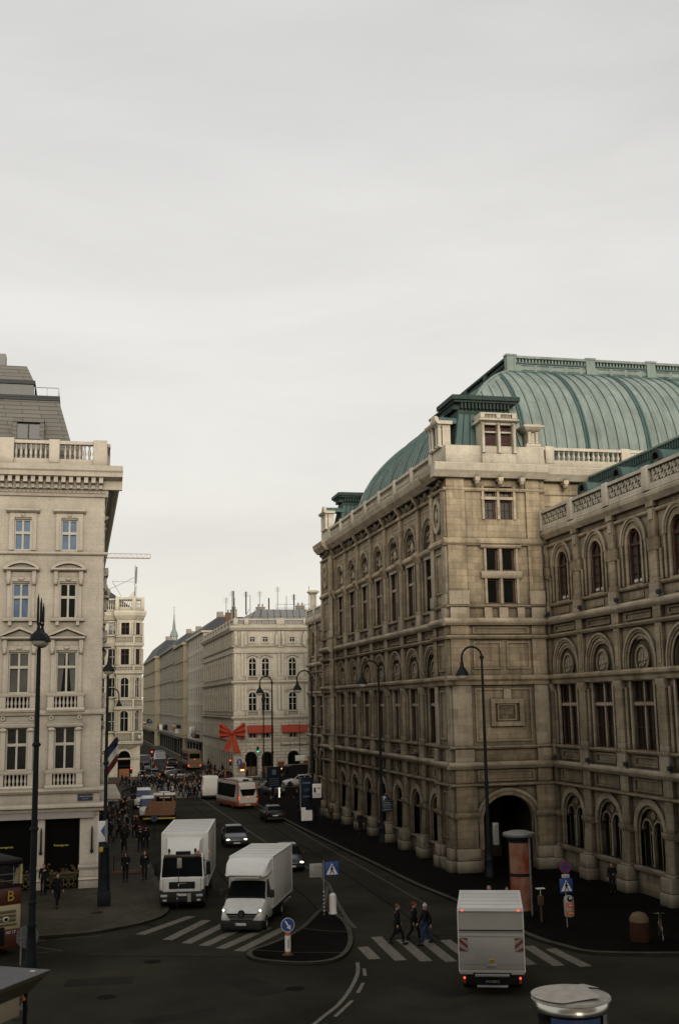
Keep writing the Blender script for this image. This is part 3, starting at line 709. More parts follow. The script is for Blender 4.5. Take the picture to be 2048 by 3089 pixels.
def sash(w, h, glassm, div=True):
    f = MB(); f.box(-w/2,-w/2+.1,.2,.32,0,h); f.box(w/2-.1,w/2,.2,.32,0,h); f.box(-w/2+.1,w/2-.1,.2,.32,0,.1); f.box(-w/2+.1,w/2-.1,.2,.32,h-.1,h)
    if div:
        f.box(-.02,.02,.24,.3,.1,h-.1); n = max(2, int(h/.45))
        for k in range(1,n): f.box(-w/2+.1,w/2-.1,.25,.29,.1+(h-.2)*k/n-.012,.1+(h-.2)*k/n+.012)
    g = MB(); g.box(-w/2+.05,w/2-.05,.33,.36,.05,h-.05)
    return f.mesh('window',[M['rframe']]), g.mesh('pane',[glassm])
for (z0,z1,gm,dv) in ((22.2,23.5,M['glass_c'],True),(23.7,24.4,M['glass_w'],True),(16.68,18.3,M['glass'],False),(18.82,20.27,M['glass'],False)):
    f, g = sash(.82, z1-z0, gm, dv)
    for x in (3.01, 4.15):
        w = olink('window', f, (XP+x, 69.3, z0), 0); link('pane', g, w)
f = None
# main block wall to the right of the pavilion, above the wing roof
b = MB(); b.wall(W, 30, 20.5, 25.8, .5, (), .2)
for k in range(5): b.box(W+.05,30,.47,.52,21.6+.8*k,21.63+.8*k,2)
for x in (8.4,10.2,12.6,14.4,16.8,18.6): b.ell((x,-.05,24.55),.16,.28,.2,8,5,1); b.box(x-.16,x+.16,-.25,.6,24.65,24.9,1)
F('wall', b)
b = MB(); b.mould(W+.06, 30, [(y+.5, z) for y, z in CORN['cornice3']], 3); F('cornice', b)
b = MB(); b.box(W+.06,30,.1,.6,25.82,26.1,3); baluster_run(b, W+.06, 30, .3, 26.08, 27.2, [W+.6,13.0,14.8,20.8,22.6], .36, .13, 3); b.box(13.3,14.5,.15,.45,26.2,27.0,3); b.box(21.1,22.3,.15,.45,26.2,27.0,3)
F('balustrade', b)
# pavilion attic: base, corner aedicules, shuttered dormer
b = MB(); b.box(0,W,-.35,.3,25.82,27.05,3); b.box(0,.62,.3,3.4,25.82,27.05,3)
b.box(2.45,4.8,-.5,.2,25.84,26.5,3); b.box(2.45,2.68,-.5,.6,26.5,28.75,3); b.box(3.56,3.76,-.5,.6,26.5,28.75,3); b.box(4.6,4.85,-.5,.6,26.5,28.75,3); b.box(2.68,4.6,-.45,.6,28.5,28.75,3); b.box(2.68,4.6,-.3,.4,27.95,28.06,3)
for x in (2.56,3.66,4.72): b.lathe([(.13,0),(.09,.15),(.11,1.0),(.08,1.9),(.15,2.0)],(x,-.55,26.55),8,3)
b.mould(2.25,5.05,[(.7,28.75),(-.55,28.75),(-.75,28.9),(-.75,29.0),(.7,29.0)],3); b.box(2.4,4.9,-.6,.7,29.0,29.15,3); b.box(2.4,4.9,-.6,.7,29.55,29.7,3)
for x in (2.4,3.5,4.6): b.box(x,x+.3,-.62,.7,29.15,29.55,3)
for k in range(7): b.box(2.78+.1*k,2.82+.1*k,-.55,-.5,29.15,29.55,3); b.box(3.88+.1*k,3.92+.1*k,-.55,-.5,29.15,29.55,3)
b.box(2.7,4.6,-.45,.5,29.15,29.55,3)
b.v = [(x,y,z if z < 28.4 else 28.4+(z-28.4)*.66) for x,y,z in b.v]
F('attic', b)
for (z0,z1) in ((26.55,27.95),(28.06,28.5)):
    for x in (3.12,4.18):
        s = MB(); s.box(-.42,.42,.02,.06,0,z1-z0,1)
        for sx in (-.42,.34): s.box(sx,sx+.08,-.04,.02,0,z1-z0)
        for k in range(int((z1-z0)/.09)): s.box(-.34,.34,-.03,.02,.03+.09*k,.075+.09*k)
        s.build('shutter', [M['shutter'], M['rframe']], opera, Vector((XP+x,69.3,z0))-OP, 0)
def aedicule(x, y, rz):
    """little stone gable with twin pilasters, a round top and a slit window on the corner of an attic"""
    a = MB(); a.box(-1.15,1.15,-.4,.5,0,.1,3)
    for sx in (-.95,-.45,.45,.95): a.lathe([(.2,0),(.14,.25),(.15,1.6),(.12,1.75),(.24,1.95)],(sx,-.3,.1),8,3)
    a.box(-1.1,-.3,-.15,.4,.1,2.05,3); a.box(.3,1.1,-.15,.4,.1,2.05,3); a.box(-.3,.3,-.05,.4,1.75,2.05,3)
    a.mould(-1.3,1.3,[(.5,2.05),(-.5,2.05),(-.65,2.25),(-.65,2.35),(.5,2.35)],3)
    a.disc(0,2.35,.62,-.45,-.2,14,0,PI,1.25,3); a.disc(0,2.36,.55,-.2,1.6,12,0,PI,1.2,4)
    a.box(-.3,.3,.06,.1,.1,1.2,5); a.box(-.3,.3,.06,.1,1.3,1.75,5); a.box(-.3,.3,-.05,.1,1.2,1.3,3)
    a.v = [(x,y,z*.76) for x,y,z in a.v]
    return a.build('aedicule', STN+[M['copper_b'], M['shutter']], opera, Vector((x,y,27.05))-OP, rz)
aedicule(XP+.25, 70.9, RZL); aedicule(XP+.25, 106.6, RZL)
def chimney(x, y, z, h):
    a = MB(); a.rbox(-.62,.62,-.62,.62,-1.2,.06,.04,3); a.rbox(-.5,.5,-.5,.5,.05,.3,.04,3); a.box(-.36,.36,-.36,.36,.3,h-.55,3)
    for sx in (-.26,.26): a.lathe([(.14,.3),(.11,.5),(.11,h-.6),(.15,h-.5)],(sx,-.4,0),8,3)
    a.hexa([(-.36,-.36,h-.55),(.36,-.36,h-.55),(.36,.36,h-.55),(-.36,.36,h-.55),(-.68,-.68,h-.2),(.68,-.68,h-.2),(.68,.68,h-.2),(-.68,.68,h-.2)],3); a.box(-.72,.72,-.72,.72,h-.2,h-.06,3); a.box(-.5,.5,-.5,.5,h-.06,h+.04,3)
    a.build('chimney', STN, opera, Vector((x,y,z))-OP, 0)
chimney(XP+6.3, 69.8, 27.1, 1.6)
chimney(30.2, 148.5, 22.8, 2.6)
b = MB(); b.box(-.35,.3,0,4.1,0,1.25,3)
b.build('attic', STN, opera, Vector((XP+.35,104.3,25.82))-OP, 0)
# pavilion roofs: sloping copper sides, dentilled cornice, flat top
def pav_roof(x0, x1, y0, y1):
    b = MB(); i = .35
    b.hexa([(x0-.25,y0-.25,27.0),(x1+.25,y0-.25,27.0),(x1+.25,y1+.25,27.0),(x0-.25,y1+.25,27.0),(x0+i,y0+i,29.9),(x1-i,y0+i,29.9),(x1-i,y1-i,29.9),(x0+i,y1-i,29.9)],0)
    n = 9
    for k in range(n+1):
        t = k/n
        b.tube([(x0-.25+(x1-x0+.5)*t,y0-.27,27.0),(x0+i+(x1-x0-2*i)*t,y0+i-.02,29.9)],.035,4,1); b.tube([(x0-.27,y0-.25+(y1-y0+.5)*t,27.0),(x0+i-.02,y0+i+(y1-y0-2*i)*t,29.9)],.035,4,1)
    b.build('roof', [M['copper_b'], M['copper_d']], opera, -OP, 0)
    b = MB()
    for (d,z0,z1) in ((.1,29.55,29.75),(.02,29.75,30.3),(.45,30.3,30.45),(.62,30.45,30.75)):
        b.box(x0-d+i,x1+d-i,y0-d+i,y1+d-i,z0,z1)
    m = int((x1-x0)/.3)
    for k in range(m): x = x0+i+(x1-x0-2*i)*(k+.5)/m; b.box(x-.07,x+.07,y0+i-.36,y0+i+.03,29.9,30.28)
    m = int((y1-y0)/.3)
    for k in range(m): y = y0+i+(y1-y0-2*i)*(k+.5)/m; b.box(x0+i-.36,x0+i+.03,y-.07,y+.07,29.9,30.28)
    b.box(x0+.1,x1-.1,y0+.1,y1-.1,30.72,30.85,1)
    b.build('roof_cornice', [M['copper_d'], M['copper']], opera, -OP, 0)
pav_roof(24.15, 28.4, 70.2, 73.2); pav_roof(24.4, 28.5, 106.0, 108.6)

# ---- the great curved copper roof over the stage
x0, y0, x1, y1, zb = 24.7, 70.2, 60.0, 101.0, 26.4
d, h, TT = 5.7, 8.0, R(66)
prof = [(d*(1-math.cos(TT*k/14))/(1-math.cos(TT)), h*math.sin(TT*k/14)/math.sin(TT)) for k in range(15)]
b = MB()
for k in range(14):
    (a, za), (c, zc) = prof[k], prof[k+1]
    b.add([(x0+a,y0+a,zb+za),(x1,y0+a,zb+za),(x1,y0+c,zb+zc),(x0+c,y0+c,zb+zc)], [(0,1,2,3)], 0, True)
    b.add([(x0+a,y1-a,zb+za),(x0+a,y0+a,zb+za),(x0+c,y0+c,zb+zc),(x0+c,y1-c,zb+zc)], [(0,1,2,3)], 0, True)
    b.add([(x1,y1-a,zb+za),(x0+a,y1-a,zb+za),(x0+c,y1-c,zb+zc),(x1,y1-c,zb+zc)], [(0,1,2,3)], 0, True)
b.build('stage_roof', [M['copper']], opera, -OP, 0)
sm = MB()
def seam(x, r, mi):
    pts = [(x, y0+a-.02, zb+z+.02) for a, z in prof if x >= x0+a-.01]
    if len(pts) > 1: sm.tube(pts, r, 5, mi, False)
i = 0; x = x0+.5
while x < 58:
    if i % 6 == 5:
        seam(x-.09, .1, 1); seam(x+.09, .1, 1)
    else: seam(x, .035, 1)
    x += .767; i += 1
i = 0; y = y0+.9
while y < y1-.5:
    pts = [(x0+a-.02, y, zb+z+.02) for a, z in prof if y0+a-.01 <= y <= y1-a+.01]
    if len(pts) > 1: sm.tube(pts, .1 if i % 5 == 4 else .035, 5, 1, False)
    y += .76; i += 1
sm.tube([(x0+a,y0+a,zb+z+.03) for a,z in prof],.1,6,0,False); sm.tube([(x0+a,y1-a,zb+z+.03) for a,z in prof],.1,6,0,False)
sm.build('roof_seams', [M['copper'], M['copper_b']], opera, -OP, 0)
# crowning parapet
px, py = x0+d, y0+d; zt = zb+h
b = MB()
b.box(px-.25,x1,py-.25,py+.05,zt-.25,zt,1); b.box(px,x1,py,py+.3,zt,zt+.62); b.box(px-.1,x1,py-.12,py+.34,zt+.62,zt+.72,1); b.box(px+.1,x1,py+.14,py+.28,zt+.72,zt+1.02,2); b.box(px-.15,x1,py-.18,py+.38,zt+1.02,zt+1.2,0)
x = px+.5
while x < 58:
    b.box(x,x+.12,py-.02,py+.12,zt+.72,zt+1.02); x += .26
for x in (px+.1, px+6.4, px+11.35, px+16.3, px+21.2): b.box(x-.35,x+.35,py-.2,py+.33,zt,zt+1.14); b.box(x-.42,x+.42,py-.26,py+.36,zt+1.14,zt+1.28)
for q in range(12):
    xx = px+.95+q*1.22
    b.box(xx,xx+.95,py-.04,py,zt+.12,zt+.17,1); b.box(xx,xx+.95,py-.04,py,zt+.47,zt+.52,1)
b.box(px-.25,px+.05,py+.05,y1-d,zt-.25,zt,1); b.box(px,px+.25,py+.3,y1-d,zt,zt+.62,2); b.box(px-.12,px+.3,py+.34,y1-d,zt+.62,zt+.72,2); b.box(px-.18,px+.35,py+.38,y1-d,zt+1.02,zt+1.2,2); b.box(px+.05,px+.25,py+.3,y1-d,zt+.72,zt+1.02,2)
for q in range(1,4): yy = py+.1+q*4.6; b.box(px-.22,px+.3,yy-.3,yy+.3,zt,zt+1.14,2)
b.box(px+.25,x1,py+.38,y1-d,zt+.6,zt+.66,2)
b.build('roof_parapet', [M['copper'], M['copper_b'], M['copper_d']], opera, -OP, 0)
# skylight dormers low on the street slope
for yy in (75.6, 80.2, 84.8, 89.4, 94.0):
    q = MB(); q.hexa([(-.25,-1.0,0),(.9,-1.0,.2),(.9,1.0,.2),(-.25,1.0,0),(-.1,-1.0,.55),(.75,-1.0,1.6),(.75,1.0,1.6),(-.1,1.0,.55)],0)
    for s_ in (-.55,.1): q.hexa([(-.16,s_,.6),(.62,s_,1.62),(.62,s_+.35,1.62),(-.16,s_+.35,.6),(-.2,s_,.68),(.58,s_,1.7),(.58,s_+.35,1.7),(-.2,s_+.35,.68)],1)
    q.build('skylight', [M['copper_b'], M['sign_w']], opera, Vector((25.0,yy,27.0))-OP, 0)

# ---- wing roofs: copper slope with barrel dormers, ridge band
for (a, c, dorm) in ((40.0, 69.75, (66.6,61.75,56.9,52.0,47.2,42.4)), (110.0, 150.0, ())):
    b = MB()
    b.add([(30.6,a,22.3),(30.6,c,22.3),(33.1,c,24.6),(33.1,a,24.6)], [(0,1,2,3)][::1], 0)
    b.box(33.1,33.3,a,c,24.55,25.12,1); b.box(32.98,33.42,a,c,25.12,25.24,2); b.box(33.3,45,a,c,24.9,25.1,1)
    for k in range(int((c-a)/.3)): b.box(33.02,33.1,a+.3*k,a+.3*k+.1,24.65,25.12,0)
    for k in range(int((c-a)/.62)): b.tube([(30.6,a+.62*k,22.33),(33.1,a+.62*k,24.63)],.035,4,1,False)
    b.build('roof', [M['copper_b'], M['copper_d'], M['copper']], opera, -OP, 0)
    for yy in dorm:
        q = MB(); n = 12
        ptsA = [(-.05, .55*math.cos(PI*i/n), .55*math.sin(PI*i/n)+.1) for i in range(n+1)]
        ptsB = [(2.0, y_, z_) for (_, y_, z_) in ptsA]
        q.add(ptsA+ptsB, [(i,i+1,n+2+i,n+1+i) for i in range(n)], 0, True)
        q.box(-.02,1.8,-.55,.55,-.9,.1,0)
        q.T = Matrix.Rotation(-PI/2, 4, 'Z'); q.ring(0,.1,.38,.58,-.12,.06,14,0,2*PI,1,1); q.disc(0,.1,.38,0,.05,14,0,2*PI,1,2); q.T = None
        q.build('dormer', [M['copper_b'], M['copper_d'], M['void']], opera, Vector((31.35,yy,23.65))-OP, 0)
# end walls and hidden backs so the block is solid from the side
b = MB(); b.box(23.0,60,108.2,108.4,0,25.8); b.box(29.9,45,149.8,150.0,0,21.3); b.box(29.9,45,39.9,40.1,0,21.3)
b.build('wall', STN, opera, -OP, 0)
# ================================================================== THE CREAM HOTEL ON THE LEFT
HT = [M['hotel'], M['hotel_trim'], M['void'], M['zinc']]
hotel = thing('hotel', 'cream stuccoed hotel with white windows and grey mansard roof at the left edge', 'hotel', (1.3, 70.8, 0))
HO = Vector((1.3, 70.8, 0))
def H(name, b, mats=HT, loc=(0,0,0)):
    return b.build(name, mats, hotel, loc, 0)
# local x: 0 at the corner, negative to the left; y inward
CX = [-2.08-2.76*i for i in range(5)]; HW = -15.5
holes = []
for c in CX:
    holes += [(c-.5,c+.5,20.0,21.92),(c-.5,c+.5,15.85,18.0),(c-.6,c+.6,11.4,13.85),(c-.62,c+.62,6.9,9.4)]
shop = [(-3.1,-1.1),(-7.0,-3.5),(-10.9,-7.4),(-14.8,-11.3)]
holes += [(a,c,.0,4.1) for a, c in shop]
b = MB(); b.wall(HW, 0, 0, 24.9, 0, holes, .32)
for k in range(30): b.box(-.05,.02,-.01,.3,6.9+.6*k,7.3+.6*k,0)
H('wall', b)
SY = [3.2+4.6*i for i in range(15)]; hs_ = []
for c in SY: hs_ += [(c-.5,c+.5,20.0,21.92),(c-.5,c+.5,15.85,18.0),(c-.6,c+.6,11.4,13.85),(c-.62,c+.62,6.9,9.4),(c-1.3,c+1.3,.4,4.0)]
b = MB(); b.T = Matrix.Rotation(PI/2,4,'Z'); b.wall(0,75,0,24.9,0,hs_,.32); b.box(0,75,.33,.36,.3,4.1,2)
for pr in ([(.1,23.35),(-.12,23.35),(-.2,23.5),(-.25,23.8),(.1,23.8)],[(.1,19.72),(-.1,19.72),(-.18,19.9),(.1,19.95)],[(.1,10.1),(-.14,10.1),(-.2,10.4),(.1,10.45)],[(.1,5.55),(-.14,5.55),(-.3,5.85),(.1,5.9)],[(.1,4.5),(-.2,4.5),(-.5,4.75),(-.5,4.85),(.1,5.0)]): b.mould(.02,75,pr,1)
b.T = None; H('wall', b)
b = MB(); b.box(HW,0,74.5,75,0,24.9); b.box(HW,HW+.1,0,75,0,24.9)
H('wall', b)
for n, pr in (('cornice',[(.1,23.8),(-.25,23.8),(-.3,24.35),(-.9,24.5),(-.95,24.75),(-1.05,24.85),(-1.1,25.15),(-.9,25.2),(.1,25.25)]),
              ('string_course',[(.1,23.35),(-.12,23.35),(-.2,23.5),(-.1,23.55),(-.1,23.75),(-.25,23.8),(.1,23.8)]),
              ('string_course',[(.1,19.72),(-.1,19.72),(-.18,19.8),(-.18,19.9),(.1,19.95)]),
              ('string_course',[(.1,10.1),(-.14,10.1),(-.2,10.2),(-.2,10.4),(.1,10.45)]),
              ('cornice',[(.1,5.55),(-.14,5.55),(-.3,5.7),(-.3,5.85),(.1,5.9)]),
              ('cornice',[(.1,4.5),(-.2,4.5),(-.25,4.65),(-.5,4.75),(-.5,4.85),(-.2,4.98),(.1,5.0)])):
    b = MB(); ext = 1.05 if n == 'cornice' and pr[0][1] > 20 else .2
    b.mould(HW, ext if pr[0][1] > 20 else .25, pr, 1)
    if pr[0][1] > 20 and n == 'cornice': b.prism([(-y, z) for y, z in pr], .1, 75, 'xz', 1)
    H(n, b)
b = MB()
x = -.25
while x > HW:
    b.box(x-.12,x+.12,-.75,.0,24.12,24.5,1); b.box(x-.1,x+.1,-.4,.0,23.82,24.12,1); x -= .45
H('bracket_row', b); b = MB()
y = .5
while y < 60:
    b.box(0,.75,y-.12,y+.12,24.12,24.5,1); b.box(0,.4,y-.1,y+.1,23.82,24.12,1); y += .45
H('bracket_row', b)
b = MB()
for k in range(60): x = -.1-.25*k; b.ell((x,-.12,23.62),.11,.06,.09,6,4,1)
H('frieze', b)
def hwin(w, h, tz):
    f = MB(); t = .085
    f.box(-w/2,-w/2+t,.16,.28,0,h); f.box(w/2-t,w/2,.16,.28,0,h); f.box(-w/2+t,w/2-t,.16,.28,0,t); f.box(-w/2+t,w/2-t,.16,.28,h-t,h)
    f.box(-w/2+t,w/2-t,.13,.28,tz-.08,tz+.08); f.box(-.055,.055,.15,.27,t,tz-.08); f.box(-.055,.055,.15,.27,tz+.08,h-t)
    return f.mesh('window', [M['wframe']])
def surround(kind, w, h, sill):
    """moulded frame, hood and sill around one window; origin at sill centre"""
    b = MB(); e = w/2
    b.box(-e-.3,-e,-.09,.05,0,h+.1,1); b.box(e,e+.3,-.09,.05,0,h+.1,1); b.box(-e-.3,e+.3,-.09,.05,h+.1,h+.36,1)
    b.box(-e-.07,-e,-.12,.04,0,h,1); b.box(e,e+.07,-.12,.04,0,h,1)
    if kind == 'flat':
        b.mould(-.97,.97,[(.05,h+.36),(-.12,h+.36),(-.3,h+.5),(-.3,h+.6),(.05,h+.66)],1); b.ell((0,-.12,h+.24),.14,.06,.09,8,5,1)
    elif kind in ('arch','gable'):
        z = h+.7
        for sg in (-1,1):
            b.box(sg*(e+.12),sg*(e+.36),-.2,.05,h-.1,z,1); b.ell((sg*(e+.24),-.2,h+.05),.12,.14,.2,8,5,1)
        b.box(-e-.1,e+.1,-.05,.05,h+.36,z,0)
        b.mould(-1.05,1.05,[(.05,z),(-.2,z),(-.36,z+.1),(-.36,z+.2),(.05,z+.24)],1)
        if kind == 'arch':
            b.ring(0,z-.95,1.42,1.58,-.36,.05,16,R(48),R(132),1,1); b.disc(0,z-.95,1.45,-.1,.05,16,R(52),R(128),1,2)
            b.disc(0,z-.95,1.43,-.13,-.09,16,R(56),R(124),.99,0)
        else:
            for sg in (-1,1): b.hexa([(sg*1.1,-.36,z+.22),(sg*1.1,.05,z+.22),(0,.05,z+.66),(0,-.36,z+.66),(sg*1.1,-.36,z+.34),(sg*1.1,.05,z+.34),(0,.05,z+.8),(0,-.36,z+.8)][::1],1)
            b.prism([(-.95,z+.24),(.95,z+.24),(0,z+.64)],-.05,.05,'xz',0)
        b.ell((0,-.12,h+.24),.2,.08,.1,8,5,1)
    elif kind == 'column':
        for sg in (-1,1):
            b.box(sg*(e+.02),sg*(e+.3),-.18,.05,-.2,h-.15,1); b.ell((sg*(e+.16),-.2,h-.12),.22,.1,.12,8,5,1); b.ring(sg*(e+.2),h+.55,.06,.14,-.14,.05,10,0,2*PI,1,1)
        b.mould(-1.05,1.05,[(.05,h),(-.2,h),(-.28,h+.12),(-.28,h+.22),(.05,h+.26)],1)
    if sill == 'bracket':
        b.mould(-1.0,1.0,[(.05,-.16),(-.26,-.16),(-.3,-.06),(-.3,0),(.05,0)],1)
        for sg in (-1,1): b.box(sg*.6-.1,sg*.6+.1,-.22,.05,-.42,-.16,1)
    elif sill == 'balusters':
        b.mould(-1.1,1.1,[(.05,-.2),(-.26,-.2),(-.32,-.08),(-.32,0),(.05,0)],1); b.mould(-1.1,1.1,[(.05,-1.1),(-.3,-1.1),(-.36,-.98),(-.3,-.86),(.05,-.86)],1)
        b.box(-1.05,-.68,-.24,.05,-.86,-.2,1); b.box(.68,1.05,-.24,.05,-.86,-.2,1); b.box(-.68,.68,-.02,.05,-.86,-.2,2)
        for k in range(6): b.baluster(-.56+.224*k,-.14,-.86,-.2,.1,8,1)
    return b.mesh('window_surround', HT)
curtain_m = paint('pale_curtain',(.15,.14,.12),.9)
SPEC = [(20.0,1.0,1.92,1.08,'flat',''),(15.85,1.0,2.15,1.3,'arch','bracket'),(11.4,1.2,2.45,1.55,'gable','balusters'),(6.9,1.24,2.5,1.5,'column','balusters')]
for si, (z, w, h, tz, kind, sill) in enumerate(SPEC):
    wm = hwin(w, h, tz); sm_ = surround(kind, w, h, sill)
    gms = [(lambda g: (lambda b: (b.box(-w/2+.05,w/2-.05,.29,.31,.05,h-.05), b.mesh('pane',[g]))[1])(MB()))(g) for g in (M['glass'], M['glass_b'], M['glass_c'])]
    for i, c in enumerate(CX):
        wn = link('window', wm, hotel, (c,0,z)); link('window_surround', sm_, hotel, (c,0,z))
        g = gms[1] if si == 0 or (si == 1 and i == 1) else gms[2] if (si == 2 and i == 1) else gms[0]
        link('pane', g, wn)
        if (i*3+si) % 5 == 2 and si < 3:
            cu = MB(); wd = w*.22
            for sg in (-1,1): cu.hexa([(sg*(w/2-.09),.275,.1),(sg*(w/2-.09-wd*.8),.275,.1),(sg*(w/2-.09-wd*.8),.285,.1),(sg*(w/2-.09),.285,.1),(sg*(w/2-.09),.275,h-.1),(sg*(w/2-.09-wd*1.6),.275,h-.1),(sg*(w/2-.09-wd*1.6),.285,h-.1),(sg*(w/2-.09),.285,h-.1)])
            cu.build('curtain', [curtain_m], wn)
    for c in SY:
        wn = link('window', wm, hotel, (0,c,z), PI/2); link('window_surround', sm_, hotel, (0,c,z), PI/2); link('pane', gms[0], wn)
# shopfronts, piers, awning band, grilles
b = MB()
for (x0,x1) in ((-1.1,-.02),(-3.5,-3.1),(-7.4,-7.0),(-11.3,-10.9)):
    b = MB(); b.box(x0-.02,x1,-.16,.1,0,.6,1); b.box(x0,x1,-.1,.1,.6,4.2,1); b.mould(x0-.06,x1,[(.1,1.15),(-.12,1.15),(-.22,1.3),(-.22,1.42),(.1,1.46)],1); b.mould(x0-.04,x1,[(.1,.52),(-.16,.52),(-.22,.6),(-.16,.72),(.1,.72)],1)
    if x0 > -2: b.box(x0+.2,x1-.2,-.13,.05,.75,1.1,0)
    H('shop_pier', b)
b = MB(); b.hexa([(HW,-.12,4.5),(HW,-.3,4.12),(-.3,-.3,4.12),(-.3,-.12,4.5),(HW,.0,4.5),(HW,-.2,4.1),(-.3,-.2,4.1),(-.3,.0,4.5)],0); H('awning', b, [paint('grey_awning',(.33,.29,.26),.8)])
for i,(a,c) in enumerate(shop):
    f = MB(); f.box(a,c,.3,.36,0,4.1,0); f.box(a,a+.08,.14,.3,0,4.1,1); f.box(c-.08,c,.14,.3,0,4.1,1)
    sf = H('shop_window', f, [M['void'], M['black']])
    gr = MB()
    gr.box(a+.05,c-.05,-.02,.02,.95,1.02); gr.box(a+.05,c-.05,-.02,.02,.05,.1)
    rnd = random.Random(i)
    k = 0; xx = a+.25
    while xx < c-.2:
        gr.ring(xx,.55,.12,.16,-.02,.02,9,0,2*PI,1.6); gr.ring(xx+.16,.3,.08,.11,-.02,.02,8,0,2*PI); gr.ring(xx+.16,.75,.08,.11,-.02,.02,8,0,2*PI); xx += .33
    gr.build('window_grille', [paint('old_gold_grille',(.11,.065,.02),.5)], sf)
    pl = MB()
    pl.box(a+.1,c-.1,.08,.22,.55,1.0)
    for k in range(46):
        px_ = a+.1+(c-a-.2)*rnd.random(); pz = 1.0+.5*rnd.random()**2*abs(math.sin(px_*2.7)); pl.ell((px_,.1+.1*rnd.random(),pz),.05+.06*rnd.random(),.06,.04+.06*rnd.random(),5,4,rnd.randrange(3))
    pl.build('window_display', [M['leaf'], paint('display_gold',(.12,.07,.02),.6), paint('display_red',(.11,.03,.015),.6)], sf)
    text_mesh('Rosengarten', .17, paint('neon_sign',(.5,.41,.08),.5,emit=.12), 'lettering', sf, ((a+c)/2-.05,.27,2.55))
lm = MB(); lm.tube([(0,-.12,3.6),(0,-.2,3.4),(0,-.2,2.3)],[.02,.05,.06],6); lm.ell((0,-.2,2.2),.1,.1,.12,8,6); LM = lm.mesh('wall_lamp', [M['iron']])
for x in (-.4,-3.3): link('wall_lamp', LM, hotel, (x,0,0))
b = MB(); b.box(-1.27,-.4,-.05,0,5.08,5.47,0); pl = H('street_name_plate', b, [M['navy']])
text_mesh('1.  Philharmonikerstraße', .082, M['sign_w'], 'lettering', pl, (-.83,-.055,5.33)); text_mesh('Albertinaplatz', .06, M['sign_w'], 'lettering', pl, (-.83,-.055,5.19))
# roof terrace balustrade and mansard
b = MB(); b.box(HW,.05,-.1,.4,25.25,25.5,1); baluster_run(b, HW, .05, .12, 25.45, 26.85, [-3.1,-8.6], .29, .11, 1, .36)
b.rbox(-.75,.1,-.2,.6,25.25,26.95,.04,1); b.rbox(-6.35,-5.5,-.2,.5,25.25,26.95,.04,1); b.rbox(-11.9,-11.0,-.2,.5,25.25,26.95,.04,1)
H('balustrade', b)
b = MB(); b.T = Matrix.Rotation(PI/2,4,'Z'); baluster_run(b, .4, 60, -.1+.0, 25.3, 26.85, [3,8.5,14,20,30,40], .3, .11, 1, .36); b.T = None; H('balustrade', b)
b = MB()
b.hexa([(HW,1.4,25.3),(-1.6,1.4,25.3),(-1.6,60,25.3),(HW,60,25.3),(HW,2.6,30.1),(-2.95,2.6,30.1),(-2.95,58,30.1),(HW,58,30.1)],0)
b.box(HW,-2.9,2.5,58,30.1,30.4,1); b.box(HW,-4.6,3.4,56,30.4,31.35,2); b.box(HW,-4.5,3.3,56,31.35,31.6,1)
b.hexa([(HW,3.4,31.6),(-4.6,3.4,31.6),(-4.6,56,31.6),(HW,56,31.6),(HW,4.2,32.8),(-5.1,4.2,32.8),(-5.1,55,32.8),(HW,55,32.8)],0)
b.box(-2.2,-1.4,5,8,26,28.0,0)
H('roof', b, [M['slate'], M['dkroof'], paint('attic_glazing',(.10,.105,.10),.3,.2)])
b = MB(); b.rbox(-7.6,-6.45,4.2,5.2,32.6,33.6,.03); H('chimney', b, [M['zinc']])
b = MB()
for (x,) in ((-4.5,),(-3.7,),(-3.0,)): b.tube([(x,2.6,30.2),(x,2.6,30.95)],.025,5)
b.tube([(-4.6,2.6,30.95),(-3.0,2.6,30.95),(-3.0,8,30.95)],.025,5); H('terrace_railing', b, [M['steel']])
for x in (-4.75,-8.6,-12.4):
    d_ = MB(); d_.box(-.95,-.7,-.75,2.2,0,2.55); d_.box(.7,.95,-.75,2.2,0,2.55); d_.box(-.95,.95,-.8,2.2,2.3,2.6); d_.box(-.7,.7,-.55,-.45,1.2,1.28,1); d_.box(-.04,.04,-.6,-.5,0,2.3,1); d_.box(-.7,.7,-.62,-.56,.95,1.0,1)
    dd = d_.build('dormer', [M['slate'], M['dkroof']], hotel, (x,2.0,26.0)); g = MB(); g.box(-.7,.7,-.5,-.44,0,2.3); g.build('pane', [glass('attic_glass',(.03,.035,.035),.2,.2)], dd)
# ornaments, flags and canopies on the side of the hotel
b = MB()
for (y,z) in ((6,17.6),(14,17.6),(24,17.6)):
    b.box(0,.5,y-.9,y+.9,z,z+.18,1); b.box(0,.35,y-.7,y+.7,z-.8,z,1); b.ell((.4,y,z+.4),.22,.5,.35,8,6,1)
b.box(0,.6,1.2,3.0,14.2,14.4,1)
H('side_pediment', b)
b = MB(); b.box(0,1.7,18,30,3.6,3.75,0); b.box(0,1.85,17.8,30.2,3.75,4.05,1); H('entrance_canopy', b, [M['bay'], M['hotel_trim']])
def flag(y, x, z, cols, label):
    t = thing('flag', label, 'flag', (1.3, 70.8+y, z), 0, 'flags hanging from poles on the side of the hotel')
    p = MB(); p.tube([(0,0,0),(1.55,-.3,1.3)],.035,6); p.build('flag_pole', [M['iron']], t)
    f = MB(); n = 8
    for j in range(3):
        for i in range(n):
            def P(u, v): return (.55+.9*(u)+.0, -.12-.2*u+.13*math.sin(3+u*7+v*2), 1.1*u+.42-1.9*v*(1-.12*u))
            u0, u1, v0, v1 = i/n, (i+1)/n, j/3, (j+1)/3
            f.add([P(u0,v0),P(u1,v0),P(u1,v1),P(u0,v1)], [(0,1,2,3)], j, True)
    f.build('flag_cloth', cols, t)
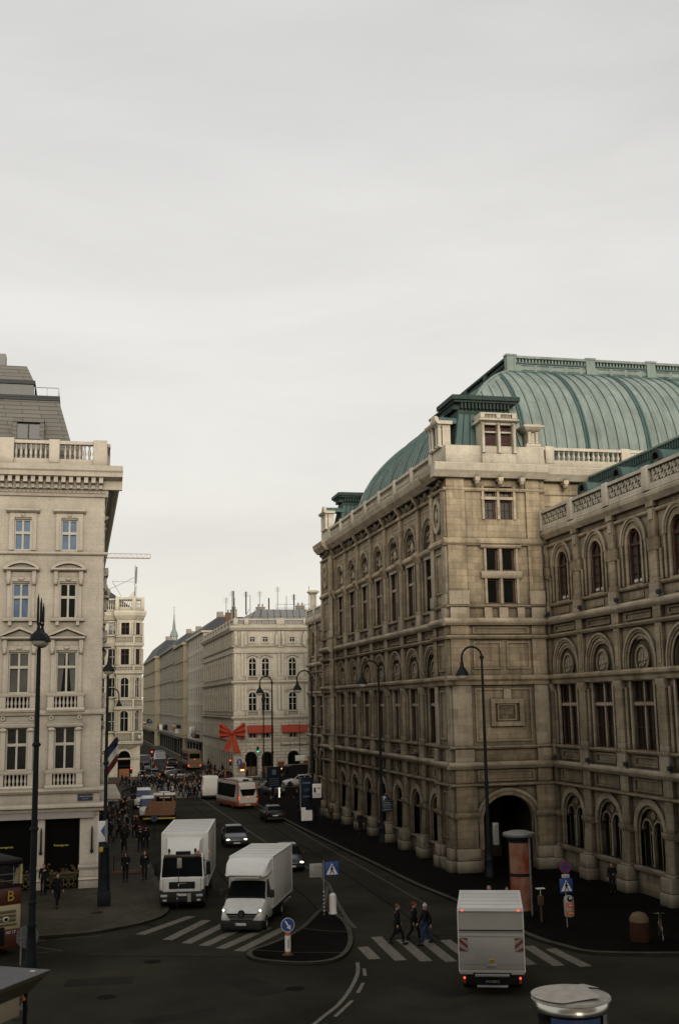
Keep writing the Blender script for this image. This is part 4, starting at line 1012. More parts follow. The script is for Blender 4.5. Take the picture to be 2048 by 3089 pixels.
darkred = paint('flag_red',(.13,.018,.012),.8); flagblue = paint('flag_blue',(.02,.03,.09),.8); flagdk = paint('flag_dark',(.03,.01,.01),.8)
flag(13, 0, 6.9, [flagblue, M['sign_w'], darkred], 'striped dark blue, white and red flag hung beside the hotel corner')
flag(15.5, 0, 6.9, [flagdk, darkred, darkred], 'limp dark red flag hung just behind the striped one')

# ================================================================== CORNER BUILDING WITH TURRET BAYS
BYM = [M['bay'], M['bay'], M['void']]
bayb = thing('corner_building', 'ornate pale corner building with stacked round bays and balconies, beyond the hotel', 'building', (8.6, 165, 0))
B0 = Vector((8.6,165,0))
def B(name, b, mats=BYM): return b.build(name, mats, bayb, -B0, 0)
b = MB()
Yb = 164.0
holes_l = [(z0,z1) for z0,z1 in ((7.2,9.8),(12.0,14.5),(16.4,18.6),(20.7,22.3))]
b.wall(-2, 5.0, 0, 23.0, Yb+1.0, [(a,a+1.2,z0,z1) for a in (0.2,2.2,3.9) for z0,z1 in holes_l], .3)
# main turret: half octagon projecting towards the camera and the street
oct_ = [(5.0,Yb+1.6),(5.0,Yb),(7.35,Yb-.3),(8.6,Yb+.7),(8.6,Yb+2.6)]
B('wall', b)
def turret_floor(z0, z1, wins, zc=None, zb=None, arch=True):
    b = MB()
    for i in range(len(oct_)-1):
        (xa,ya),(xb_,yb_) = oct_[i], oct_[i+1]
        Lg = math.hypot(xb_-xa, yb_-ya); ang = math.atan2(yb_-ya, xb_-xa)
        b.T = Matrix.Translation((xa,ya,0)) @ Matrix.Rotation(ang,4,'Z')
        hs = []
        if zc and i in (1,2):
            w = 1.15 if i == 1 else .75; c = Lg/2
            hs = [(c-w/2,c+w/2,zb,zc)]
        b.wall(0,Lg,z0,z1,0,hs,.25)
        if hs and arch: b.spandrel(Lg/2,w/2,zc-w/2,zc,0,.25,8); b.ring(Lg/2,zc-w/2,w/2,w/2+.16,-.08,.05,10)
        if i in (0,1,2,3):
            for q in (.12,Lg-.12): b.lathe([(.14,0),(.1,.2),(.1,(zb and zc-zb or 2)-.2),(.16,(zb and zc-zb or 2))],(q,-.1,zb or z0),6,1)
        b.T = None
    return b
def octring(b, e0, e1, z0, z1, mi=0):
    cxm, cym = 6.6, Yb+2.0
    def ex(e): return [(cxm+(x-cxm)*(1+e/2.2), cym+(y-cym)*(1+e/2.2)) for x,y in oct_]
    A, Bq = ex(e0), ex(e1)
    for i in range(len(A)-1):
        b.quad((*A[i],z0),(*A[i+1],z0),(*Bq[i+1],z1),(*Bq[i],z1),mi)
    b.add([(*p,z1) for p in Bq]+[(cxm,cym+1,z1)], [tuple(range(len(Bq)+1))], mi); b.add([(*p,z0) for p in A]+[(cxm,cym+1,z0)], [tuple(range(len(A)+1))[::-1]], mi)
def octbal(z0, z1, e=.12):
    b = MB(); octring(b, e+.1, e+.1, z0, z0+.18); octring(b, e+.06, e+.06, z1-.14, z1)
    cxm, cym = 6.6, Yb+2.0
    pts = [(cxm+(x-cxm)*(1+e/2.2), cym+(y-cym)*(1+e/2.2)) for x,y in oct_]
    for i in range(1,3):
        (xa,ya),(xb_,yb_) = pts[i], pts[i+1]; n = int(math.hypot(xb_-xa,yb_-ya)/.22)
        for k in range(n): t = (k+.5)/n; b.baluster(xa+(xb_-xa)*t, ya+(yb_-ya)*t, z0+.18, z1-.14, .07, 5)
        b.rbox(xb_-.14,xb_+.14,yb_-.14,yb_+.14,z0,z1+.05,.03)
    B('balcony', b)
for (z0,z1,zb_,zc,ar) in ((5.6,10.3,7.2,10.0,True),(10.3,15.4,11.85,14.6,True),(15.4,19.2,16.4,18.6,False),(19.2,23.0,20.6,22.3,False)):
    B('wall', turret_floor(z0,z1,1,zc,zb_,ar))
    for i,w in ((1,1.15),(2,.75)):
        (xa,ya),(xb_,yb_) = oct_[i], oct_[i+1]; ang = math.atan2(yb_-ya,xb_-xa); Lg = math.hypot(xb_-xa,yb_-ya)
        f = MB(); h_ = zc-zb_; f.box(-.03,.03,.12,.2,0,h_); f.box(-w/2,w/2,.12,.2,h_*.62,h_*.62+.07); f.box(-w/2,-w/2+.06,.12,.2,0,h_); f.box(w/2-.06,w/2,.12,.2,0,h_)
        g = MB(); g.box(-w/2,w/2,.2,.23,0,h_)
        p = Vector((xa,ya,zb_))+Vector((math.cos(ang),math.sin(ang),0))*(Lg/2)
        wo = f.build('window', [M['wframe'] if ar else M['rframe']], bayb, p-B0, ang); g.build('pane', [M['glass']], wo)
for (z, e) in ((5.55,.25),(10.3,.3),(15.3,.28),(19.2,.25)):
    b = MB(); octring(b, .05, e, z-.3, z-.1); octring(b, e, e, z-.1, z+.08); B('cornice', b)
b = MB(); octring(b, -.9, .3, 4.4, 5.3); b.ell((8.3,Yb-.1,6.3),.3,.25,.35,8,6); B('bracket', b)
octbal(5.65,7.05); octbal(10.4,11.6); octbal(15.4,16.25); octbal(19.3,20.45)
b = MB(); octring(b, .05, .5, 22.7, 23.3); octring(b, .5, .6, 23.3, 23.7); octring(b, .6, .55, 23.7, 24.0)
b.mould(-2,5.2,[(Yb+1.2,22.7),(Yb+.8,22.7),(Yb+.3,23.4),(Yb+.2,23.9),(Yb+1.2,24.0)]); B('cornice', b)
b = MB(); octring(b, .05, .05, 24.0, 24.5); octring(b, .1, .1, 25.6, 25.9)
for i in range(0,3):
    (xa,ya),(xb_,yb_) = oct_[i], oct_[i+1]; n = int(math.hypot(xb_-xa,yb_-ya)/.25)
    for k in range(n): t=(k+.5)/n; b.baluster(xa+(xb_-xa)*t,ya+(yb_-ya)*t,24.5,25.6,.09,5)
    b.rbox(xb_-.25,xb_+.25,yb_-.25,yb_+.25,24.0,26.0,.03)
baluster_run(b, -2, 4.9, Yb+1.1, 24.0, 25.8, [1,3], .3, .1, 0); B('balustrade', b)
# lower corner: smooth base with arched shop entrance
b = MB(); b.wall(4.2, 8.45, 0, 5.4, Yb+.3, [(5.4,7.15,0,4.5)], .5); b.spandrel(6.275,.875,3.5,4.5,Yb+.3,Yb+.8,10); b.ring(6.275,3.5,.875,1.15,Yb+.2,Yb+.4,14,k=1.14)
b.box(8.43,8.45,Yb+.3,Yb+40,0,5.4); b.mould(4.2,8.5,[(Yb+.4,3.3),(Yb+.22,3.3),(Yb+.16,3.45),(Yb+.4,3.5)]); b.box(4.2,8.52,Yb+.18,Yb+.5,0,.9,2)
B('wall', b, [M['bay'], M['bay'], paint('dark_plinth',(.09,.065,.05),.7)])
f = MB(); f.box(5.4,7.15,Yb+.7,Yb+.75,0,4.5); f.box(5.45,7.1,Yb+.6,Yb+.7,2.3,2.5,1); f.box(5.6,7.0,Yb+.62,Yb+.69,.3,2.0,2); f.box(5.4,7.15,Yb+.45,Yb+.5,3.2,3.4,3)
B('door', f, [M['void'], M['black'], paint('warm_interior',(.2,.08,.025),.6,emit=.25), M['brown']])
b = MB(); b.box(8.56,8.6,Yb+2.6,Yb+60,5.4,23.5); b.box(-2,8.5,Yb+60,Yb+60.2,0,23.5)
for k in range(9):
    for z in (7.2,12,16.4,20.6): b.box(8.58,8.63,Yb+5+5*k,Yb+6.3+5*k,z,z+2.3,2)
for z in (5.5,10.2,15.2,19.2,23): b.box(8.6,8.95,Yb+2.6,Yb+60,z,z+.3)
B('wall', b)
for a in (0.2,2.2,3.9):
    for z0,z1 in holes_l:
        f = MB(); f.box(a,a+1.2,Yb+1.22,Yb+1.26,z0,z1,1); f.box(a+.56,a+.64,Yb+1.15,Yb+1.22,z0,z1); f.box(a,a+1.2,Yb+1.15,Yb+1.22,(z0+z1)/2,(z0+z1)/2+.08); f.box(a-.2,a+1.4,Yb+.8,Yb+1.0,z1+.1,z1+.3,2); f.box(a-.25,a+1.45,Yb+.7,Yb+1.0,z0-.25,z0-.05,2)
        B('window', f, [M['wframe'], M['glass'], M['bay']])
b = MB(); b.hexa([(-2,Yb+2,24),(8,Yb+2,24),(8,Yb+50,24),(-2,Yb+50,24),(-2,Yb+6,27.4),(4,Yb+6,27.4),(4,Yb+46,27.4),(-2,Yb+46,27.4)]); B('roof', b, [M['dkroof']])
b = MB(); b.tube([(7.5,Yb+1,25.9),(7.5,Yb+1,30.6)],.06,6); b.tube([(7.6,Yb+1,28.0),(7.72,Yb+1,30.4)],[.16,.12],6); b.tube([(7.5,Yb+1,28.9),(3.2,Yb+1,26.8)],.03,4); b.tube([(7.5,Yb+1,28.2),(4.3,Yb+1,28.3)],.02,4); b.tube([(4.3,Yb+1,28.3),(5.6,Yb+1,26.1)],.03,4); b.prism([(6.3,25.9),(7.8,25.9),(7.8,27.9),(7.4,26.9)],Yb+1.5,Yb+1.7,'xz')
B('roof_mast', b, [M['steel']])

# ================================================================== PALAIS WITH THE RED BOW
palais = thing('palace_building', 'cream palace with arched windows and red awnings at the end of the street', 'building', (22.1,168,0))
P0 = Vector((22.1,168,0)); PM = [M['palais'], M['palais_rust'], M['void']]
def Pl(name, b, mats=PM, rz=0.0, loc=None): return b.build(name, mats, palais, (loc or (0,0,0)), rz)
# front: local x from the corner; window centres
PX = [2.78, 4.72, 8.77, 12.6, 14.5, 18.4]; PW = 24.0
holes = []
for x in PX:
    holes += [(x-.4,x+.4,19.74,20.47),(x-.58,x+.58,14.76,17.4),(x-.62,x+.62,9.72,12.36),(x-.5,x+.5,5.7,7.4)]
arch = [(2.5,.9),(4.9,.85),(8.8,.9),(12.6,.9),(16.4,.9)]
holes += [(x-w,x+w,.3,3.8) for x,w in arch]
b = MB(); b.wall(0,PW,8.4,22,0,holes,.3); 
for x in PX: b.spandrel(x,.58,16.82,17.4,0,.3,8); b.spandrel(x,.62,11.74,12.36,0,.3,8)
for x in (.25,1.3,1.75,6.75,7.3,10.8): 
    b.box(x-.18,x+.18,-.14,.05,9.7,13.4); b.box(x-.16,x+.16,-.12,.05,14.7,18.0); b.box(x-.22,x+.22,-.2,.05,18.9,21.3)
for x in (.35,1.75,6.4,7.4,10.5):   # standing figures between the top windows
    b.lathe([(.2,0),(.26,.3),(.2,.9),(.26,1.25),(.1,1.45),(.14,1.6),(.04,1.75)],(x,-.3,19.2),7)
b.box(0,PW,1,40,21.9,22,0)
Pl('wall', b)
b = MB(); b.wall(0,PW,0,8.4,-.08,holes,.4,1)
for x,w in arch: b.spandrel(x,w,2.9,3.8,-.08,.32,8,1); b.ring(x,2.9,w,w+.35,-.14,0,10,mi=1)
Pl('wall', b)
for (z0,z1,e,th,n) in ((21.4,22.1,.6,0,'cornice'),(18.95,19.15,.25,0,'string_course'),(18.0,18.15,.2,0,'string_course'),(13.6,14.0,.35,0,'cornice'),(8.45,8.85,.35,0,'cornice'),(5.25,5.4,.2,0,'string_course')):
    b = MB(); pr = [(.1,z0),(-e*.4,z0),(-e,z0+(z1-z0)*.6),(-e,z1),(.1,z1)]
    b.mould(-e,PW,pr); b.prism([(y,z) for y,z in pr],0,42,'xz'); Pl(n,b)
b = MB(); baluster_run(b, 0, PW, .1, 22.1, 23.15, [.3,1.9,6.7,7.3,10.8], .25, .09, 0)
b.T = Matrix.Rotation(PI/2,4,'Z'); baluster_run(b, .3, 42, -.1, 22.1, 23.15, [4,8,12,16,20,24,28,32,36,40], .5, .12, 0); b.T = None; Pl('balustrade', b)
for (z,h) in ((14.0,.7),(8.9,.75)):
    for x in PX:
        b = MB()
        b.box(x-.75,x+.75,-.3,.05,z,z+.1); b.box(x-.75,x+.75,-.3,.05,z+h-.1,z+h)
        for k in range(7): b.baluster(x-.6+.2*k,-.2,z+.1,z+h-.1,.07,5)
        b.box(x-.95,x-.75,-.3,.05,z,z+h); b.box(x+.75,x+.95,-.3,.05,z,z+h)
        Pl('window_balustrade', b)
def pwin(w,h,arc,ms):
    f = MB(); r = w/2
    if arc:
        f.ring(0,h-r,r-.08,r,.1,.2,10); f.box(-r,-r+.08,.1,.2,0,h-r); f.box(r-.08,r,.1,.2,0,h-r); f.box(-.05,.05,.1,.2,0,h); f.box(-r,r,.1,.2,h-r-.25,h-r-.13); f.box(-r,r,.12,.18,(h-r)*.42,(h-r)*.42+.05)
        f.ring(0,h-r,r,r+.18,-.1,.03,12); f.box(-r-.18,-r,-.08,.03,0,h-r); f.box(r,r+.18,-.08,.03,0,h-r)
    else:
        f.box(-r,-r+.07,.1,.2,0,h); f.box(r-.07,r,.1,.2,0,h); f.box(-.05,.05,.1,.2,0,h); f.box(-r,r,.1,.2,h*.6,h*.6+.08); f.box(-r,r,.1,.2,0,.06); f.box(-r,r,.1,.2,h-.06,h)
        f.box(-r-.15,-r,-.08,.03,-.1,h+.1); f.box(r,r+.15,-.08,.03,-.1,h+.1); f.box(-r-.15,r+.15,-.08,.03,h,h+.15); f.box(-r-.2,r+.2,-.14,.03,-.2,-.05)
    g = MB(); g.box(-r,r,.22,.25,0,h)
    return f.mesh('window',ms), g.mesh('pane',[M['glass']])
for (z,w,h,arc) in ((19.74,.8,.73,False),(14.76,1.16,2.64,True),(9.72,1.24,2.64,True),(5.7,1.0,1.7,False)):
    f,g = pwin(w,h,arc,[M['wframe']])
    for x in PX: link('pane', g, link('window', f, palais, (x,0,z)))
orn = MB()
for x in PX:
    for z in (12.6,17.55):
        for k in range(9): t=(k-4)/4; orn.ell((x+t*1.0,-.12,z+.25-.35*t*t),.14,.1,.13,5,4)
Pl('relief_ornament', orn)
for i,(x,w) in enumerate(arch):
    f = MB(); f.box(x-w,x+w,.3,.34,.3,3.8,0); f.box(x-w+.15,x+w-.15,.2,.3,.4,1.6,1); f.box(x-.05,x+.05,.2,.28,.3,3.4,2); f.box(x-w,x-w+.06,.1,.3,.3,2.9,3)
    for k in range(26): a=PI*k/25; f.ell((x+(w-.1)*math.cos(a),.05,2.9+(w-.1)*math.sin(a)),.13,.12,.12,5,4,4)
    Pl('shop_window', f, [M['void'], paint('shop_display',(.10,.06,.03),.6,emit=.12), M['black'], M['gold'], M['leaf']])
for x in (1.2,6.9,10.8):
    f = MB(); f.box(x-.55,x+.55,-.14,-.06,.9,2.3,0); f.box(x-.45,x+.45,-.16,-.13,1.0,2.2,1); f.box(x-.3,x+.3,-.17,-.155,1.05,1.3,2)
    Pl('display_case', f, [M['gold'], paint('case_red',(.12,.03,.02),.5), M['warm_on']])
for (x0,x1) in ((1.93,5.75),(7.0,11.2)):
    f = MB(); f.hexa([(x0,-.9,6.55),(x1,-.9,6.55),(x1,-.82,6.5),(x0,-.82,6.5),(x0,-.16,7.5),(x1,-.16,7.5),(x1,-.08,7.45),(x0,-.08,7.45)]); f.box(x0,x1,-.9,-.86,6.4,6.56)
    Pl('awning', f, [M['banner']])
text_mesh('Gerstner Konditorei', .62, M['iron'], 'lettering', palais, (8.9,-.2,4.62), sx=.8)
# street side towards the far street (faces -X)
b = MB(); n = 13; hs = []
for k in range(n):
    c = -2.2-3.05*k
    hs += [(c-.4,c+.4,19.74,20.47),(c-.58,c+.58,14.76,17.4),(c-.62,c+.62,9.72,12.36),(c-.5,c+.5,5.7,7.4),(c-.7,c+.7,.5,3.6)]
b.wall(-42,0,0,22,0,hs,.08)
for k in range(n+1):
    c = -.7-3.05*k
    for z0,z1 in ((9.7,13.4),(14.7,18.0),(18.9,21.3)): b.box(c-.16,c+.16,-.15,.05,z0,z1)
for k in range(n):
    c = -2.2-3.05*k
    for z,h in ((14.76,2.64),(9.72,2.64)): b.ring(c,z+h-.6,.58,.78,-.1,.05,8); b.box(c-.8,c+.8,-.25,.05,z-.7,z-.6); b.box(c-.8,c+.8,-.25,.05,z-.12,z)
Pl('wall', b, PM, RZL)
for z,w,h in ((19.74,.8,.73),(14.76,1.16,2.64),(9.72,1.24,2.64),(5.7,1.0,1.7),(.5,1.4,3.1)):
    f = MB(); f.box(-w/2,w/2,.06,.1,0,h,0); f.box(-.04,.04,.03,.06,0,h,1); f.box(-w/2,w/2,.03,.06,h*.6,h*.6+.07,1); f = f.mesh('window', [M['far_glass'], M['wframe']])
    for k in range(n): link('window', f, palais, (0,2.2+3.05*k,z), RZL)
b = MB(); b.box(0,24,41.8,42,0,22); Pl('wall', b)
b = MB(); b.hexa([(.8,1.6,22.2),(PW,1.6,22.2),(PW,40,22.2),(.8,40,22.2),(4.5,5.5,25.0),(PW,5.5,25.0),(PW,36,25.0),(4.5,36,25.0)]); 
for k in range(22): x=1.5+k; b.tube([(x,1.62,22.25),(x+ (1.6 if x < 4 else .4),5.5,25.02)],.04,4,1,False)
Pl('roof', b, [M['zinc'], M['dkroof']])
rnd = random.Random(4)
for k,(x,y,w,h) in enumerate(((1.2,9,.9,2.9),(1.6,16,1.6,3.0),(2.2,24,1.2,2.8),(5.2,7.5,1.3,.8),(11.4,7,1.3,1.0))):
    b = MB(); zb_ = 22.2 if x < 3 else 24.6; b.rbox(x-w/2,x+w/2,y-.5,y+.5,zb_,zb_+h,.03); b.box(x-w/2-.06,x+w/2+.06,y-.56,y+.56,zb_+h,zb_+h+.12)
    for q in range(2): b.lathe([(.12,0),(.1,.4),(.14,.5)],(x-w/4+w/2*q,y,zb_+h+.1),6)
    Pl('chimney', b, [M['redroof'] if k in (1,2) else M['greyst']])
for k,(x,y,h) in enumerate(((.9,7,5.8),(1.2,11,6.2),(2.0,14,5.4),(3.0,8,3.6),(3.8,9,3.2),(5.0,7,3.6),(6.6,8,2.6),(8.0,8,4.4),(9.4,8,2.9),(10.6,8,3.2),(13,8,4.5),(1.4,20,6))):
    b = MB(); zb_ = 22.2 if x < 3 else 24.4; b.tube([(x,y,zb_),(x,y,zb_+h)],.05 if k % 3 else .1,4)
    if k % 2: 
        for q in range(4): b.tube([(x-.4,y,zb_+h-.2-.2*q),(x+.4,y,zb_+h-.2-.2*q)],.02,3)
    Pl('roof_antenna', b, [M['steel'] if k % 3 else M['iron']])
b = MB(); b.tube([(7.5,6.5,25.9),(13,6.5,25.9)],.03,4); b.tube([(7.5,6.5,25.3),(13,6.5,25.3)],.03,4)
for k in range(5): b.tube([(7.5+1.4*k,6.5,24.9),(7.5+1.4*k,6.5,25.9)],.03,4)
Pl('roof_railing', b, [M['steel']])

# big ribbon bow
bow = thing('ribbon_bow', 'giant red ribbon bow hung on the corner of the cream palace', 'bow', (21.75,167.1,6.3), R(-14))
def lobe(sg):
    b = MB(); nu, nv = 10, 18
    V = []
    for i in range(nu+1):
        u = i/nu
        for j in range(nv+1):
            v = j/nv*2-1
            hgt = .32+1.15*u**.8
            x = sg*(.15+1.75*u*(1-.08*v*v)); z = .18+v*hgt*.82+.42*u
            y = -.5*math.sin(PI*u)*(1-.5*v*v)-.2*math.sin(v*9+1)*(.25+u)
            V.append((x,y,z))
    w = nv+1
    b.add(V, [(i*w+j,(i+1)*w+j,(i+1)*w+j+1,i*w+j+1) if sg > 0 else (i*w+j,i*w+j+1,(i+1)*w+j+1,(i+1)*w+j) for i in range(nu) for j in range(nv)], 0, True)
    b.add([(x,y*-.5+.25,z) for x,y,z in V], [(i*w+j,i*w+j+1,(i+1)*w+j+1,(i+1)*w+j) for i in range(nu) for j in range(nv)], 0, True)
    e = [V[nu*w+j] for j in range(nv+1)]; b.tube(e,.035,5,1)
    return b
for sg in (-1,1): lobe(sg).build('loop', [M['bow'], M['gold']], bow)
b = MB(); b.ell((0,-.3,.2),.3,.3,.36,10,7); b.build('knot', [M['bow']], bow)
for sg in (-1,1):
    b = MB(); n = 8; V = []
    for i in range(n+1):
        u = i/n; xc = sg*(.15+.62*u); z = .1-2.9*u*(1 if sg > 0 else .9); wd = .2+.38*u
        for q in (-1,-.33,.33,1): V.append((xc+q*wd, -.2-.12*math.sin(u*6+q*2), z+(0 if abs(q) > .5 or i < n else .25)))
    b.add(V, [(i*4+j,i*4+j+1,(i+1)*4+j+1,(i+1)*4+j) for i in range(n) for j in range(3)], 0, True)
    b.tube([V[i*4+3] for i in range(n+1)],.045,5,1)
    b.build('tail', [M['bow'], M['gold']], bow)

# ================================================================== THE FAR STREET
def block(name, label, x0, x1, y0, y1, h, m, nx, ny, floors, roofc, roofh, trim=True, attic=0):
    t = thing(name, label, 'building', (x0,y0,0), 0, 'buildings lining the far street')
    rr = random.Random(int(y0)); b = MB(); fh = (h-4.5)/floors
    side = []; front = []
    for f in range(floors):
        z = 4.8+fh*f
        for k in range(ny): c = -(y1-y0)*(k+.5)/ny; side.append((c-.55,c+.55,z+.5,z+fh-.7))
        for k in range(nx): c = (x1-x0)*(k+.5)/nx; front.append((c-.55,c+.55,z+.5,z+fh-.7))
    b.wall(0,x1-x0,0,h,0,front,.03); b.T = Matrix.Rotation(RZL,4,'Z'); b.wall(-(y1-y0),0,0,h,0,side,.03); b.T = None
    if trim:
        for f in range(floors+1):
            z = 4.6+fh*f; b.box(-.25,x1-x0,-.25,.02,z-.12,z+.1); b.box(-.25,.02,.02,y1-y0,z-.12,z+.1)
    b.box(-.45,x1-x0,-.45,0,h-.35,h); b.box(-.45,0,0,y1-y0,h-.35,h)
    b.box(.02,x1-x0,y1-y0-.2,y1-y0,0,h); b.build('wall', [m], t)
    hh = fh-1.2
    wm = MB(); wm.box(-.55,.55,.012,.05,0,hh,0); wm.box(-.05,.05,.004,.012,0,hh,1); wm.box(-.55,.55,.004,.012,hh*.62,hh*.62+.08,1); wm.box(-.75,.75,-.14,.02,-.16,-.02,2); wm.box(-.7,-.55,-.015,.02,0,hh,2); wm.box(.55,.7,-.015,.02,0,hh,2); wm.box(-.7,.7,-.1,.02,hh,hh+.18,2)
    wm = wm.mesh('window', [M['far_glass'], M['wframe'], m])
    for a,c,z0,z1 in front: link('window', wm, t, ((a+c)/2,0,z0), 0)
    for a,c,z0,z1 in side: link('window', wm, t, (0,-(a+c)/2,z0), RZL)
    r = MB(); W_, D_ = x1-x0, y1-y0
    r.hexa([(-.3,-.2,h),(W_,-.2,h),(W_,D_,h),(-.3,D_,h),(2.8,1.5,h+roofh),(W_,1.5,h+roofh),(W_,D_-1.5,h+roofh),(2.8,D_-1.5,h+roofh)])
    r.build('roof', [roofc], t)
    for k in range(2):
        q = MB(); q.rbox(3+k*2,4.2+k*2,4+8*k,5+8*k,h+roofh-.5,h+roofh+1.2,.04); q.build('chimney', [M['greyst']], t)
    for k in range(5):   # signs, brackets and hanging lamps over the shops
        q = MB(); yy = 2+(D_-4)*rr.random(); zz = 4.4+rr.random()*1.6; q.rbox(-1.0,-.08,yy,yy+.12,zz,zz+.7+rr.random()*.6,.02); q.tube([(-.9,yy+.06,zz+1.2),(0,yy+.06,zz+1.2)],.03,4)
        q.build('hanging_sign', [(M['sign_g'],M['navy'],M['brown'],M['sign_w'],M['black'])[k]], t)
    s_ = MB(); s_.box(-.04,.0,.5,D_-.5,.3,3.6,0)
    for k in range(int(D_/6)): s_.box(-.06,-.03,1+6*k,1.4+6*k,.2,3.7,1)
    s_.box(-.9,0,.5,D_-.5,3.7,3.9,2); s_.build('shopfront', [M['void'], m, M['iron']], t)
    return t
block('white_house', 'tall plain white building with a regular window grid, left of the cream palace', 22.1, 38, 210.5, 241, 24.2, M['cream'], 4, 9, 6, M['dkroof'], 2.6, False)
block('ochre_house', 'ochre yellow building with dark roof between white grid building and ornate grey one', 21.2, 36, 241.6, 265, 23.6, M['ochre'], 4, 6, 5, M['dkroof'], 2.6)
block('grey_house', 'ornate grey stone building with moulded storeys midway down the far street', 21.3, 36, 265.6, 312, 24.2, M['greyst'], 4, 11, 5, M['dkroof'], 3.0)
block('yellow_house', 'farthest ochre building with a steep slate roof, at the end of the far street', 19.9, 36, 312.6, 372, 23.8, M['ochre'], 4, 12, 5, M['dkroof'], 4.5)
block('end_house', 'hazy grey building closing the view at the end of the far street', 6.0, 19.5, 420, 440, 17, M['greyst'], 5, 4, 4, M['dkroof'], 3.0)
sp = thing('church_spire', 'slender green copper church spire above the far roofs', 'church', (27.4,345,0))
b = MB(); b.rbox(-2.2,2.2,-2.2,2.2,0,29,.05); b.box(-2.4,2.4,-2.4,2.4,28.4,29.0); b.build('tower', [M['greyst']], sp)
b = MB()
for k in range(8): a=2*PI*k/8; b.tube([(.95*math.cos(a),.95*math.sin(a),29),(.95*math.cos(a),.95*math.sin(a),31.2)],.14,5)
b.lathe([(1.2,31.1),(1.25,31.4),(1.15,31.7),(.95,32.4),(.55,33.2),(.42,34.4),(.2,36.5),(.05,38.8)],(0,0,0),8,0,True,False); b.tube([(0,0,38.6),(0,0,40.2)],.05,4); b.ell((0,0,38.9),.16,.16,.16,6,5); b.tube([(-.3,0,39.8),(.3,0,39.8)],.04,4)
b.build('spire', [M['copper']], sp)
cr = thing('tower_crane', 'thin lattice jib of a construction crane above the hotel side', 'crane', (2.0,230,0))
b = MB()
for (dx,dy) in ((-.5,-.5),(.5,-.5),(.5,.5),(-.5,.5)): b.tube([(dx,dy,0),(dx,dy,42)],.07,4)
for k in range(40): b.tube([(-.5,-.5,k),(.5,-.5,k+1)],.04,3); b.tube([(.5,.5,k),(-.5,.5,k+1)],.04,3)
b.build('mast', [M['yellow']], cr)
b = MB()
b.tube([(-6,0,40.9),(11.4,0,40.85)],.06,4); b.tube([(-6,-.4,40.0),(11.4,-.4,40.0)],.06,4); b.tube([(-6,.4,40.0),(11.4,.4,40.0)],.06,4)
for k in range(17): b.tube([(-6+k,-.4,40.0),(-5.5+k,0,40.9),(-5+k,.4,40.0)],.035,3)
b.tube([(11.4,0,40.85),(11.4,-.4,40.0)],.06,4); b.build('jib', [paint('crane_buff',(.42,.30,.2),.6)], cr)
# ================================================================== GROUND
def sheet(name, pts, z, mat, kerb=0.0, km=None, mi_side=1):
    b = MB(); n = len(pts)
    b.add([(x,y,z) for x,y in pts], [tuple(range(n))], 0)
    if kerb:
        b.add([(x,y,z) for x,y in pts]+[(x,y,z-kerb) for x,y in pts], [(i,n+i,n+(i+1)%n,(i+1)%n) for i in range(n)], 1)
    return struct(b.build(name, [mat, km or mat]))
def smooth(pts, n=4):
    """Catmull-Rom through 2d points (open)"""
    out = []
    for i in range(len(pts)-1):
        p0 = pts[max(i-1,0)]; p1 = pts[i]; p2 = pts[i+1]; p3 = pts[min(i+2,len(pts)-1)]
        for k in range(n):
            t = k/n
            out.append(tuple(.5*((2*p1[j])+(-p0[j]+p2[j])*t+(2*p0[j]-5*p1[j]+4*p2[j]-p3[j])*t*t+(-p0[j]+3*p1[j]-3*p2[j]+p3[j])*t**3) for j in (0,1)))
    return out+[pts[-1]]
def strip(b, pts, w, z, mi=0):
    """flat line of width w along 2d points"""
    P_ = [Vector(p) for p in pts]
    L_, R_ = [], []
    for i,p in enumerate(P_):
        d = (P_[min(i+1,len(P_)-1)]-P_[max(i-1,0)]).normalized(); nn = Vector((-d.y,d.x))
        L_.append(p+nn*w/2); R_.append(p-nn*w/2)
    for i in range(len(P_)-1): b.quad((*R_[i],z),(*R_[i+1],z),(*L_[i+1],z),(*L_[i],z),mi)
b = MB(); b.quad((-1500,-300,-.02),(1500,-300,-.02),(1500,2500,-.02),(-1500,2500,-.02)); struct(b.build('ground', [M['pave']]))
sheet('road', [(-60,-40),(60,-40),(60,60),(60,420),(-60,420),(-60,60)], -.012, M['asphalt'])
def kerbed(name, edge, rest, mat):
    sheet(name, edge+rest, .11, mat, .13, M['kerb'])
    b = MB()
    strip(b, edge, .3, .114); 
    o = struct(b.build('kerb', [M['kerb']]))
EL = smooth([(-30,57.4),(-12,57.0),(-1.7,57.0),(.4,57.15),(1.9,57.9),(3.4,59.2),(4.4,61),(4.7,64),(4.75,75),(4.8,100),(5.0,128),(5.4,150),(8.9,158)],4)
kerbed('left_pavement', EL, [(9.3,200),(9.3,420),(-30,420)], M['pave'])
ER = smooth([(60,44),(30,44.5),(22.0,45.8),(20.4,48),(19.9,51.5),(19.7,60),(19.3,66),(19.15,75),(18.9,86),(18.6,105),(18.6,125),(18.9,142)],4)
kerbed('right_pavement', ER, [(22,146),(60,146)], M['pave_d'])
EP = smooth([(60,162),(30,162),(22,163),(19.8,166),(19.2,172),(19.0,200),(18.7,300),(17.8,380),(17.2,420)],3)
kerbed('palace_pavement', EP, [(60,420)], M['pave'])
sheet('junction', [(9.5,132),(18.4,132),(18.4,161),(26,161),(26,147),(19.2,146)][:0]+[(5.3,136),(18.7,136),(19.0,143),(60,147),(60,161),(20,163),(9.4,163)], -.006, ground_mat('junction_asphalt',(.115,.10,.076),(.185,.163,.126),.3,12))
